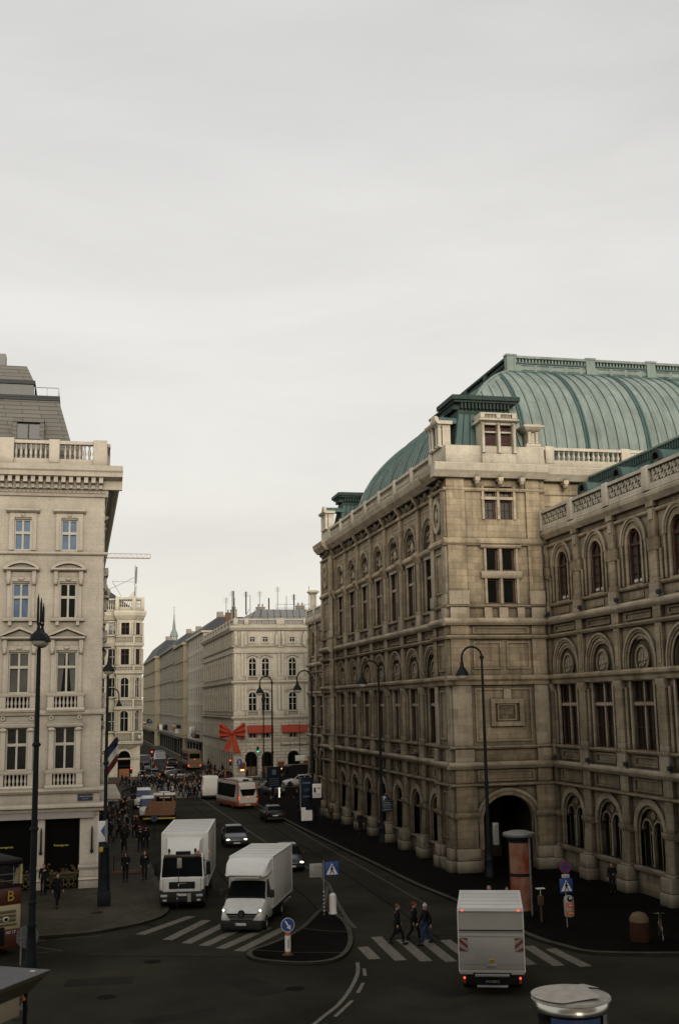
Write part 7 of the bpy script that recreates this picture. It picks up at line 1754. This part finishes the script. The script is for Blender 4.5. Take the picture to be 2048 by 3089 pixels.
for sg in (-1,1):
    g=MB(); g.hexa([(sg*1.12,.6,1.15),(sg*1.12,5.9,1.15),(sg*1.14,5.9,1.15),(sg*1.14,.6,1.15),(sg*1.03,.6,2.45),(sg*1.03,6.2,2.45),(sg*1.05,6.2,2.45),(sg*1.05,.6,2.45)]); g.build('side_window',[M['carglass']],bu)
    b=MB(); b.rbox(sg*.97-.07,sg*.97+.07,6.86,6.99,.95,1.3,.03); tl=b.build('tail_light',[M['sign_r']],bu); b=MB(); b.ell((sg*-.97,6.99,1.2),.08,.03,.08,8,6,0); b.ell((sg*-.97,6.99,1.0),.06,.03,.06,8,6,1); b.build('lit_lamp',[M['red_on'] if sg<0 else M['sign_r'],M['amber']],tl)
    for y in (1.2,5.4): wheel(bu,sg*1.0,y,.38,.25)
b=MB(); b.rbox(-.8,.8,3.5,6.3,2.74,3.0,.08); b.box(-.32,.32,6.3,6.33,2.78,2.96,1); b.build('roof_unit',[bw,M['carglass']],bu)
b=MB(); b.box(-.5,-.04,6.72,6.75,2.15,2.36); b.box(.04,.5,6.72,6.75,2.15,2.36); b.build('vent',[M['black']],bu)
b=MB(); b.ell((0,6.97,1.22),.12,.03,.04,8,5); b.build('brake_lamp',[M['red_on']],bu); plate(bu,0,7.01,.45,'W-2306 LO',1)

# ---- orange-brown works truck behind the lorry
wt = thing('works_truck','orange-brown works truck with white cab roof and dropside bed behind the white lorry','truck',(8.2,113.2,-.012),R(174))
b, rg = loft([(0,.86,.5,.92,.9,.9,1.1),(.15,.95,.45,1.0,1.3,.92,1.45),(.5,.98,.45,1.0,1.4,.92,2.2),(2.0,.98,.45,1.0,1.4,.92,2.25),(2.1,.95,.5,.98,1.4,.9,2.2)],None); b.build('cab',[M['brown']],wt)
b=MB(); b.rbox(-1.05,1.05,.2,2.2,2.22,2.34,.04); b.build('cab_roof',[M['boxwhite']],wt); g=MB(); g.box(-.75,.75,2.1,2.13,1.5,2.1); g.box(-.6,.4,2.13,2.16,2.0,2.06,1); g.build('rear_window',[M['carglass'],M['sign_w']],wt)
b=MB(); b.rbox(-1.12,1.5,2.3,6.6,.8,.9,.02); b.box(-1.12,-1.06,2.3,6.6,.9,1.4); b.box(1.44,1.5,2.3,6.6,.9,1.4); b.box(-1.06,1.44,6.52,6.6,.9,1.35); b.box(-1.12,1.5,2.3,2.36,.9,1.7)
for x in (-.6,0,.6,1.2): b.box(x,x+.06,6.6,6.63,.8,1.38)
b.build('dropside_bed',[M['brown']],wt)
b=MB(); b.rbox(-1.2,1.7,6.6,6.8,.5,.62,.02); b.build('rear_bar',[M['yellow']],wt); b=MB(); b.box(-.2,-.08,6.3,6.4,.9,2.75); b.box(-.55,.55,6.3,6.38,1.9,1.97); b.build('mast',[paint('mast_ochre',(.16,.085,.03),.5)],wt)
for sg in (-1,1):
    for y in (.9,5.0): wheel(wt,sg*.95,y,.36,.25)
# ---- yellow coach
yc = thing('coach','yellow coach with red lamps seen from behind in the far street beside the palace','bus',(18.9,203.5,-.012),PI)
cy_ = paint('coach_yellow',(.16,.095,.04),.6)
b, rg = loft([(0,1.05,.4,1.12,1.2,1.0,2.9),(.3,1.12,.35,1.2,1.4,1.05,3.15),(9.8,1.12,.35,1.2,1.4,1.05,3.15),(10.1,1.1,.4,1.15,1.4,1.0,3.0)],None); b.build('body',[cy_],yc)
g=MB(); g.box(-.85,.85,10.1,10.14,1.9,2.7); g.build('rear_window',[M['carglass']],yc); b=MB(); b.box(-.85,.85,10.12,10.16,1.0,1.3); b.build('rear_panel',[M['brown']],yc)
for sg in (-1,1):
    b=MB(); b.ell((sg*.98,10.14,.75),.13,.05,.13,8,6); b.build('tail_light',[M['red_on']],yc)
    g=MB(); g.box(sg*1.13,sg*1.16,.8,9.5,1.55,2.6); g.build('side_window',[M['carglass']],yc)
    for y in (2,8): wheel(yc,sg*1.05,y,.48,.28)
b=MB(); b.ell((0,10.16,1.75),.1,.04,.06,8,6); b.build('brake_lamp',[M['red_on']],yc)
# ---- double deck sightseeing bus at the left edge (rear towards us)
hb = R(155+0); ca = R(205)
db = thing('tour_bus','maroon and cream open-top sightseeing bus from behind with letter B at the left edge','bus',(0,0,-.012),ca)
# place so that the rear right corner stands at (-2.25, 53.7)
Lb = 9.5; cr_ = Matrix.Rotation(ca,3,'Z') @ Vector((-1.2,Lb,0)); db.location = (-2.28-cr_.x, 53.75-cr_.y, -.012)
b=MB(); b.rbox(-1.2,1.2,0,Lb,.35,2.1,.08,1); b.rbox(-1.2,1.2,0,Lb,2.1,2.85,.06,0); b.rbox(-1.19,1.19,0,Lb+.01,.3,1.12,.05,0); b.build('body',[M['busred'],M['buscream']],db)
b=MB(); b.box(-1.21,1.21,Lb-.02,Lb+.03,2.83,2.95); b.box(-1.2,-1.1,Lb-.2,Lb+.02,2.95,3.8,1); b.box(1.1,1.2,Lb-.2,Lb+.02,2.95,3.8,1); b.rbox(-1.22,1.22,Lb-3.2,Lb+.1,3.78,4.02,.08); b.box(-1.2,-1.16,0,Lb-.2,2.9,3.5); b.box(1.16,1.2,0,Lb-.2,2.9,3.5); b.hexa([(-1.1,Lb-.3,2.95),(-.9,Lb-.3,2.95),(-.9,Lb-.2,2.95),(-1.1,Lb-.2,2.95),(-1.1,Lb-.3,3.6),(-1.05,Lb-.3,3.6),(-1.05,Lb-.2,3.6),(-1.1,Lb-.2,3.6)],1); b.build('upper_deck',[M['black'],M['buscream']],db)
b=MB(); 
for z in (3.12,3.4): b.tube([(-1.05,Lb,z),(1.05,Lb,z)],.015,5)
for x in (-.8,0,.8): b.tube([(x,Lb,2.95),(x,Lb,3.75)],.015,5)
b.build('deck_rail',[M['steel']],db)
text_mesh('B',.62,M['yellow'],'lettering',db,(-.67,Lb+.075,2.46),(PI/2,0,PI)); text_mesh('AK 17',.17,M['sign_w'],'lettering',db,(-.74,Lb+.02,.95),(PI/2,0,PI))
b=MB()
for z in (1.46,1.64,1.82): b.rbox(-.95,.6,Lb+.0,Lb+.03,z-.06,z+.06,.01)
b.rbox(-1.0,.6,Lb,Lb+.03,1.24,1.32,.01); b.build('louvre',[paint('louvre_olive',(.11,.095,.04),.6)],db)
b=MB(); b.rbox(-.62,-.38,Lb+.02,Lb+.06,1.42,1.62,.02,0); b.rbox(-.58,-.42,Lb+.05,Lb+.075,1.46,1.58,.01,1); b.build('camera_housing',[M['sign_w'],M['void']],db)
b=MB(); b.rbox(-.45,1.0,Lb,Lb+.05,.45,1.2,.02); b.build('engine_hatch',[M['black']],db)
for z in (.9,.72,.5): b=MB(); b.ell((-1.05,Lb+.02,z),.05,.03,.05,8,6); b.build('tail_light',[paint('tour_red',(.4,.06,.03),.3)],db)
for sg in (-1,1):
    for y in (2.2,7): wheel(db,sg*1.05,y,.5,.3)
# ================================================================== PEOPLE
def skin_mesh(joints, bones, name, levels=1, root=0):
    """one continuous surface grown along a skeleton: joints = [(x,y,z,rx,ry)]"""
    me = bpy.data.meshes.new(name); me.from_pydata([j[:3] for j in joints], bones, [])
    o = bpy.data.objects.new(name, me); COL.objects.link(o)
    m = o.modifiers.new('skin','SKIN'); m.use_smooth_shade = True
    for i,j in enumerate(joints):
        v = me.skin_vertices[0].data[i]; v.radius = (j[3], j[4] if len(j) > 4 else j[3]); v.use_root = (i == root)
    s = o.modifiers.new('sub','SUBSURF'); s.levels = levels; s.render_levels = levels
    dg = bpy.context.evaluated_depsgraph_get(); r = bpy.data.meshes.new_from_object(o.evaluated_get(dg))
    bpy.data.objects.remove(o); bpy.data.meshes.remove(me)
    for p in r.polygons: p.use_smooth = True
    return r
def merge_into(me, b, mats):
    """append builder geometry to a mesh (hands, face, shoes)"""
    me.materials.clear()
    for m in mats: me.materials.append(m)
    bm = bmesh.new(); bm.from_mesh(me)
    t = b.mesh('tmp', mats); bm.from_mesh(t); bm.to_mesh(me); bm.free(); bpy.data.meshes.remove(t)
    return me
def pose(stride, arm, long_coat, bend=0.0, one_arm=False):
    """returns joint positions of a 1.72 m figure facing -y"""
    J = {}
    J['pelvis']=(0,0,.94); J['chest']=(0,-bend*.4,1.28); J['neck']=(0,-bend*.8-.01,1.47); J['head']=(0,-bend-.03,1.60)
    for sg,s,k in ((-1,stride,'L'),(1,-stride,'R')):
        J['hip'+k]=(sg*.095,0,.90); J['knee'+k]=(sg*.10,-.04-.24*s-.04*abs(s),.49); J['ankle'+k]=(sg*.10,-.40*s+(.12 if s<0 else 0),.09+(.05 if s<-.3 else 0)); J['toe'+k]=(sg*.115,-.40*s+(.12 if s<0 else 0)-.15,.045)
        J['sho'+k]=(sg*.185,-bend*.6,1.42); J['elb'+k]=(sg*.24,.02+.20*s*arm-bend*.4,1.13); J['wri'+k]=(sg*.235,-.07+.34*s*arm-bend*.4,.89)
    if one_arm: J['elbR']=(.25,-.02,1.14); J['wriR']=(.14,-.24,1.12)
    return J
def figure(stride, arm, long_coat=False, hat=None, bend=0.0, one_arm=False, hairlong=False):
    J = pose(stride, arm, long_coat, bend, one_arm)
    # bare body: legs, torso, arms, neck and head as one skin
    names = ['pelvis','chest','neck','head']; rad = {'pelvis':(.13,.10),'chest':(.145,.10),'neck':(.052,.055),'head':(.075,.095)}
    idx = {}; jl = []
    def add(n, r): idx[n]=len(jl); jl.append((*J[n],*r))
    for n in names: add(n, rad[n])
    for k in 'LR':
        for n,r in (('hip',.082),('knee',.055),('ankle',.03),('toe',.016),('sho',.058),('elb',.042),('wri',.028)): add(n+k,(r,r))
    bones = [(idx['pelvis'],idx['chest']),(idx['chest'],idx['neck']),(idx['neck'],idx['head'])]
    for k in 'LR': bones += [(idx['pelvis'],idx['hip'+k]),(idx['hip'+k],idx['knee'+k]),(idx['knee'+k],idx['ankle'+k]),(idx['ankle'+k],idx['toe'+k]),(idx['chest'],idx['sho'+k]),(idx['sho'+k],idx['elb'+k]),(idx['elb'+k],idx['wri'+k])]
    body = skin_mesh(jl, bones, 'person')
    b = MB(); hx,hy,hz = J['head']
    b.ell((hx,hy,hz+.015),.074,.094,.112,12,9,0); b.ell((hx,hy-.055,hz-.055),.05,.045,.055,8,6,0)      # skull and jaw
    b.ell((hx,hy-.098,hz+.0),.013,.02,.024,6,5,0)                                                       # nose
    for sg in (-1,1):
        b.ell((hx+sg*.03,hy-.084,hz+.022),.012,.01,.008,6,4,1); b.ell((hx+sg*.076,hy+.008,hz+.0),.012,.02,.03,6,5,0)
    b.ell((hx,hy-.09,hz-.045),.024,.01,.007,8,4,2)
    for k,sg in (('L',-1),('R',1)):
        e = Vector(J['elb'+k]); w_ = Vector(J['wri'+k]); d_ = (w_-e).normalized(); p = w_+d_*.05
        side = Vector((0,-1,0)); side = (side-d_*side.dot(d_)).normalized(); nrm = d_.cross(side)
        b.ell(tuple(p),.036,.036,.045,8,6,0)
        for q in range(4):
            o_ = side*(.027-.018*q); ln = (.065,.075,.07,.055)[q]; base = p+d_*.03+o_
            b.tube([tuple(base),tuple(base+d_*ln*.5-nrm*sg*.004),tuple(base+d_*ln*.95-nrm*sg*.018)],[.0095,.009,.006],5,0)
        base = p+side*.03-d_*.01; b.tube([tuple(base),tuple(base+side*.022+d_*.025),tuple(base+side*.02+d_*.055)],[.011,.010,.007],5,0)
        # shoe
        tx,ty,tz = J['toe'+k]; ax,ay,az = J['ankle'+k]; b.ell(((tx+ax)/2,(ty+ay)/2-.01,az-.038),.056,.155,.056,10,6,3)
    body = merge_into(body, b, [M['skin'],M['sign_k'],paint_lip,M['black']])
    # coat
    cj = [(0,-bend*.05,.86 if long_coat else .88,.165,.12),(0,-bend*.25,1.12,.165,.125),(0,-bend*.5,1.33,.175,.12),(0,-bend*.75,1.46,.075,.075)]
    cb = [(0,1),(1,2),(2,3)]
    if long_coat: cj.append((0,.02,.62,.19,.15)); cj.append((0,.03,.44,.20,.16)); cb += [(0,4),(4,5)]
    for k in 'LR':
        i = len(cj)
        for n,r in (('sho',.078),('elb',.062),('wri',.047)): cj.append((*J[n+k],r,r))
        cb += [(2,i),(i,i+1),(i+1,i+2)]
    coat = skin_mesh(cj, cb, 'coat', 1, 1); coat.materials.clear(); coat.materials.append(M['cloth'])
    tj = [(*J['pelvis'],.135,.11)]; tb = []
    for k in 'LR':
        i = len(tj); tj += [(*J['hip'+k],.096,.1),(*J['knee'+k],.072,.072),(J['ankle'+k][0],J['ankle'+k][1],J['ankle'+k][2]-.0,.062,.062)]; tb += [(0,i),(i,i+1),(i+1,i+2)]
    tro = skin_mesh(tj, tb, 'trousers'); tro.materials.clear(); tro.materials.append(M['cloth'])
    b = MB(); b.ell((hx,hy+.018,hz+.045),.084,.098,.098,12,8)
    if hairlong: b.ell((hx,hy+.06,hz-.08),.085,.06,.13,10,7)
    if hat == 'cap': b.ell((hx,hy+.005,hz+.065),.092,.108,.085,12,8); b.ell((hx,hy,hz+.17),.03,.03,.03,8,6)
    if hat == 'hood': b.ell((hx,hy+.03,hz+.02),.11,.115,.14,12,8)
    hair = b.mesh('hair',[M['cloth']])
    return body, coat, tro, hair, J
paint_lip = paint('lips',(.3,.09,.07),.6)
FIG = [figure(.55,1.0), figure(-.6,1.0,False,'cap'), figure(.1,.15), figure(.6,.7,True), figure(-.45,.6,True,None,0,False,True), figure(.0,.1,False,'hood',.05,True), figure(.75,.5,False,None,.06,True)]
def person(loc, rz, fig, coat, tro, hair, label, h=1.0, group=None):
    body, c_, t_, h_, J = FIG[fig]
    o = link('person', body, None, loc, rz); o.scale = (h,h,h); tag(o, label, 'person', group)
    for n,me,c in (('coat',c_,coat),('trousers',t_,tro),('hair' if fig not in (1,5) else 'hat',h_,hair)):
        p = link(n, me, o); p.color = (*c,1)
    return o
BLK=(.010,.010,.011); NAV=(.012,.016,.03); DGR=(.02,.02,.02); BRN=(.045,.025,.015); TAN=(.16,.10,.06); WHT=(.5,.48,.45); RED=(.28,.035,.025); BLU=(.03,.08,.24); JEA=(.02,.035,.075); HRD=(.03,.018,.01); HRB=(.16,.09,.04); GRY=(.12,.12,.12); PNK=(.35,.2,.18)
def face(dx, dy): return math.atan2(dx, -dy)          # rz so that the figure faces (dx,dy)
person((13.85,50.55,-.012), face(1,.05), 3, BLK, BLK, (.16,.06,.02), 'person in long black coat crossing the right zebra, the left of three',1.0)
person((15.05,50.15,-.012), face(-1,-.1), 1, BLK, (.02,.04,.10), (.42,.42,.46), 'person in pale knitted hat, scarf and blue jeans crossing the right zebra',1.0)
person((14.75,51.0,-.012), face(1,.1), 0, BLK, BLK, (.22,.04,.015), 'red-haired person in black half hidden behind the pale hat',.98)
person((-.92,64.4,.11), face(.4,-1), 3, BLK, BLK, HRD, 'person in long black coat striding before the hotel shop window',1.02)
person((-1.75,69.0,.11), face(0,-1), 2, BLK, BLK, HRD, 'person in black standing at the pier behind the foreground lamp',.98)
person((2.95,72.4,.11), face(-.1,-1), 5, BLK, BLK, BLK, 'person in black hooded jacket with arms folded, nearest on the left pavement',.99)
person((4.1,72.8,.11), face(.1,-1), 2, BLK, DGR, HRB, 'slim person in black walking near the kerb beside the white lorry',.98)
person((3.4,86.5,.11), face(-.2,1), 4, BLK, BLK, HRD, 'broad person in dark long coat alone mid pavement on the left',1.05)
person((4.55,86.8,.11), face(.2,1), 2, BLK, BLK, RED, 'person in black with a red cap, left of a pair on the left pavement',1.03)
person((5.0,87.4,.11), face(.2,1), 0, BLK, BLK, HRD, 'bareheaded person in black, right of a pair on the left pavement',1.03)
person((4.6,97,.11), face(.1,-1), 4, DGR, BLK, (.09,.03,.015), 'brown-haired person by the thin pole on the left pavement',1.0)
person((22.25,91.6,.11), face(-.3,-1), 3, BLK, BLK, HRD, 'person in black walking along the opera arcade',1.0)
person((21.75,100.4,.11), face(-.2,-1), 4, (.06,.045,.03), BLK, GRY, 'grey-haired person in brown by the far opera piers',1.0)
person((28.35,59.2,.11), face(-.6,-1), 5, BLK, BLK, (.10,.045,.02), 'person in black leaning against the plinth below the right arched windows',.92)
person((19.35,53.9,-.012), face(.3,-1), 5, (.06,.035,.03), BLK, (.25,.19,.17), 'person with pale cap just showing above the right truck',1.0)
person((20.1,53.4,.0), face(-.3,-1), 2, (.015,.03,.09), BLK, HRD, 'person in blue jacket showing beside the round pillar above the truck',1.0)
person((18.6,113.5,-.012), face(.1,1), 3, BLK, BLK, HRD, 'person in dark coat walking right beside the bus tail',1.02)
person((20.3,121.0,.11), face(-.2,-1), 2, BLK, BLK, HRD, 'person holding a dark umbrella near the information board',1.0)
person((22.2,119,.11), face(-.2,1), 0, BLK, DGR, HRD, 'person in black walking away near the glowing column, left of two',1.04)
person((22.75,119.4,.11), face(-.2,1), 6, BLK, BLK, HRD, 'person in black walking away near the glowing column, right of two',1.0)
person((20.0,105.5,.11), face(.1,-1), 4, BLK, BLK, HRD, 'person in dark coat left of the dark advertising pillar',.98)
um = thing('umbrella','dark open umbrella held by a person near the information board','umbrella',(20.25,120.9,.11))
b=MB(); b.lathe([(.02,2.15),(.25,2.1),(.45,1.98),(.6,1.8),(.58,1.8),(.42,1.94),(.02,2.1)],(0,0,0),10); b.build('canopy',[M['black']],um); b=MB(); b.tube([(0,0,1.05),(0,0,2.25)],.012,5); b.build('shaft',[M['steel']],um)
for (x,y,c,lb) in ((15.6,138.6,BLU,'person in bright blue jacket in the middle of the crossing crowd'),(10.6,134.5,WHT,'person in white jacket at the left front of the crossing crowd'),(16.5,147,RED,'person in red coat at the right of the crossing crowd'),(19.6,158,(.35,.09,.04),'person in orange-red jacket under the ribbon bow'),(13.4,150.5,TAN,'blond person in tan coat amid the crossing crowd'),(14.9,137.4,(.3,.28,.22),'person in cream coat hurrying with the crossing crowd'),(23.6,152,(.2,.19,.17),'person in pale jacket by the shop arch pillar')):
    person((x,y,-.0), face(1,.2), 6 if c in (WHT,) else 0, c, JEA if c != TAN else BLK, HRB if c in (TAN,WHT) else HRD, lb, 1.0)
rnd = random.Random(21); cols = [BLK,BLK,NAV,DGR,BRN,BLK,GRY,DGR,BLK]
def scatter(n, area, label, group, z):
    for k in range(n):
        x, y = area(rnd); d = rnd.choice((1,-1))
        person((x,y,z), face(d, rnd.uniform(-.5,.5)), rnd.choice((0,0,1,3,4,6,2)), rnd.choice(cols), rnd.choice((BLK,JEA,DGR,BLK)), rnd.choice((HRD,HRD,BLK,HRB,GRY)), label, rnd.uniform(.94,1.06), group)
scatter(50, lambda r: (r.uniform(8.6,18.8), r.uniform(133,161)), 'darkly dressed person within the crowd crossing at the far junction', 'people crossing at the far junction', -.004)
scatter(18, lambda r: (r.uniform(17.5,24), r.uniform(157.5,165)), 'darkly dressed person waiting in the group below the bow', 'people waiting below the bow', .0)
scatter(34, lambda r: (r.uniform(1.7,4.9), r.uniform(90,128)), 'darkly dressed person in the throng along the hotel side', 'people along the hotel side', .11)
scatter(12, lambda r: (r.uniform(5.5,9.6), r.uniform(146,161)), 'darkly dressed person on the pavement at the corner building', 'people at the corner building', .0)

scatter(22, lambda r: (r.choice((r.uniform(9.4,10.4), r.uniform(18.9,21.2))), r.uniform(172,250)), 'darkly dressed person on the pavements of the far street', 'people in the far street', .11)
# ================================================================== UNSEEN TERRACE PALACE BEHIND THE CAMERA, ADDED TO SHADE THE STREET
b = MB(); hs = []
for k in range(24):
    for z,h in ((11.5,3.2),(17.0,3.6),(23.5,2.4)): hs.append((-70+6*k-.9,-70+6*k+.9,z,z+h))
b.wall(-75,75,8.0,30,0,hs,.3); b.box(-75,75,.4,30,8,30); b.mould(-76,76,[(.2,29.2),(-.6,29.2),(-.9,30),(.2,30.2)]); b.hexa([(-75,.5,30),(75,.5,30),(75,30,30),(-75,30,30),(-72,6,34),(72,6,34),(72,24,34),(-72,24,34)],1)
b.box(-75,75,-10.5,1.0,8.3,8.6,2)
struct(b.build('unseen_shade_palace', [M['hotel'], M['zinc'], M['pave']], None, (0,-14,0), PI))
# ================================================================== CAMERA, LIGHT, SKY
cam = bpy.data.cameras.new('camera'); co = bpy.data.objects.new('camera', cam); COL.objects.link(co)
yaw, pit, rol = R(12.9), R(9.57), R(1.0)
Fv = Vector((math.sin(yaw)*math.cos(pit), math.cos(yaw)*math.cos(pit), math.sin(pit)))
Rv = Vector((math.cos(yaw), -math.sin(yaw), 0)); Uv = Rv.cross(Fv)
R2 = Rv*math.cos(rol)-Uv*math.sin(rol); U2 = Uv*math.cos(rol)+Rv*math.sin(rol)
mw = Matrix((R2, U2, -Fv)).transposed().to_4x4(); mw.translation = Vector((0,0,10.5)); co.matrix_world = mw
cam.sensor_fit = 'VERTICAL'; cam.sensor_height = 36.0; cam.lens = 3423/3089*36.0
cam.clip_start = .5; cam.clip_end = 3000
S.camera = co
SUN_EL, SUN_AZ = R(13), R(182)      # azimuth clockwise from +Y: behind the camera, a little to the left
w = bpy.data.worlds.new('World'); S.world = w; w.use_nodes = True; nt = w.node_tree
bg = nt.nodes['Background']; bg.inputs['Strength'].default_value = 1.0
sky = N(nt, 'ShaderNodeTexSky', sky_type='NISHITA', sun_disc=False, sun_elevation=SUN_EL, sun_rotation=SUN_AZ)
sks = N(nt, 'ShaderNodeVectorMath', operation='SCALE'); sks.inputs['Scale'].default_value = .09; L(nt, sky.outputs[0], sks.inputs[0])
tc = N(nt, 'ShaderNodeTexCoord'); sp = N(nt, 'ShaderNodeSeparateXYZ'); L(nt, tc.outputs['Generated'], sp.inputs[0])
rp = N(nt, 'ShaderNodeValToRGB'); e = rp.color_ramp.elements
e[0].position = 0.0; e[0].color = (.90,.85,.75,1); e[1].position = 1.0; e[1].color = (.54,.54,.55,1)
a = e.new(.16); a.color = (.89,.86,.795,1); a = e.new(.36); a.color = (.84,.825,.79,1); a = e.new(.62); a.color = (.70,.695,.685,1)
L(nt, sp.outputs[2], rp.inputs[0])
mp = N(nt, 'ShaderNodeMapping'); mp.inputs['Scale'].default_value = (1.5, 2.0, 6.5); mp.inputs['Rotation'].default_value = (.15, -.5, .3); L(nt, tc.outputs['Generated'], mp.inputs['Vector'])
no = N(nt, 'ShaderNodeTexNoise', Scale=1.3, Detail=8.0, Roughness=.55, Distortion=.4); L(nt, mp.outputs[0], no.inputs['Vector'])
mr = N(nt, 'ShaderNodeMapRange'); mr.inputs['From Min'].default_value = .3; mr.inputs['From Max'].default_value = .7; mr.inputs['To Min'].default_value = .88; mr.inputs['To Max'].default_value = 1.05
L(nt, no.outputs['Fac'], mr.inputs['Value'])
cl = N(nt, 'ShaderNodeVectorMath', operation='SCALE'); L(nt, rp.outputs[0], cl.inputs[0]); L(nt, mr.outputs[0], cl.inputs['Scale'])
mx = N(nt, 'ShaderNodeMix', data_type='RGBA'); mx.inputs[0].default_value = .93; L(nt, sks.outputs[0], mx.inputs[6]); L(nt, cl.outputs[0], mx.inputs[7])
L(nt, mx.outputs[2], bg.inputs['Color'])
sd = bpy.data.lights.new('sun', 'SUN'); sd.energy = 2.0; sd.angle = R(24); sd.color = (1,.90,.76)
so = bpy.data.objects.new('sun', sd); COL.objects.link(so)
sdir = Vector((math.sin(SUN_AZ)*math.cos(SUN_EL), math.cos(SUN_AZ)*math.cos(SUN_EL), math.sin(SUN_EL)))
so.rotation_euler = sdir.to_track_quat('Z', 'Y').to_euler(); so.location = sdir*200
S.view_settings.view_transform = 'Standard'; S.view_settings.look = 'None'; S.view_settings.exposure = 0; S.view_settings.gamma = 1
S.render.engine = 'CYCLES'
S.cycles.use_denoising = True; S.cycles.max_bounces = 6; S.cycles.diffuse_bounces = 3; S.cycles.glossy_bounces = 3
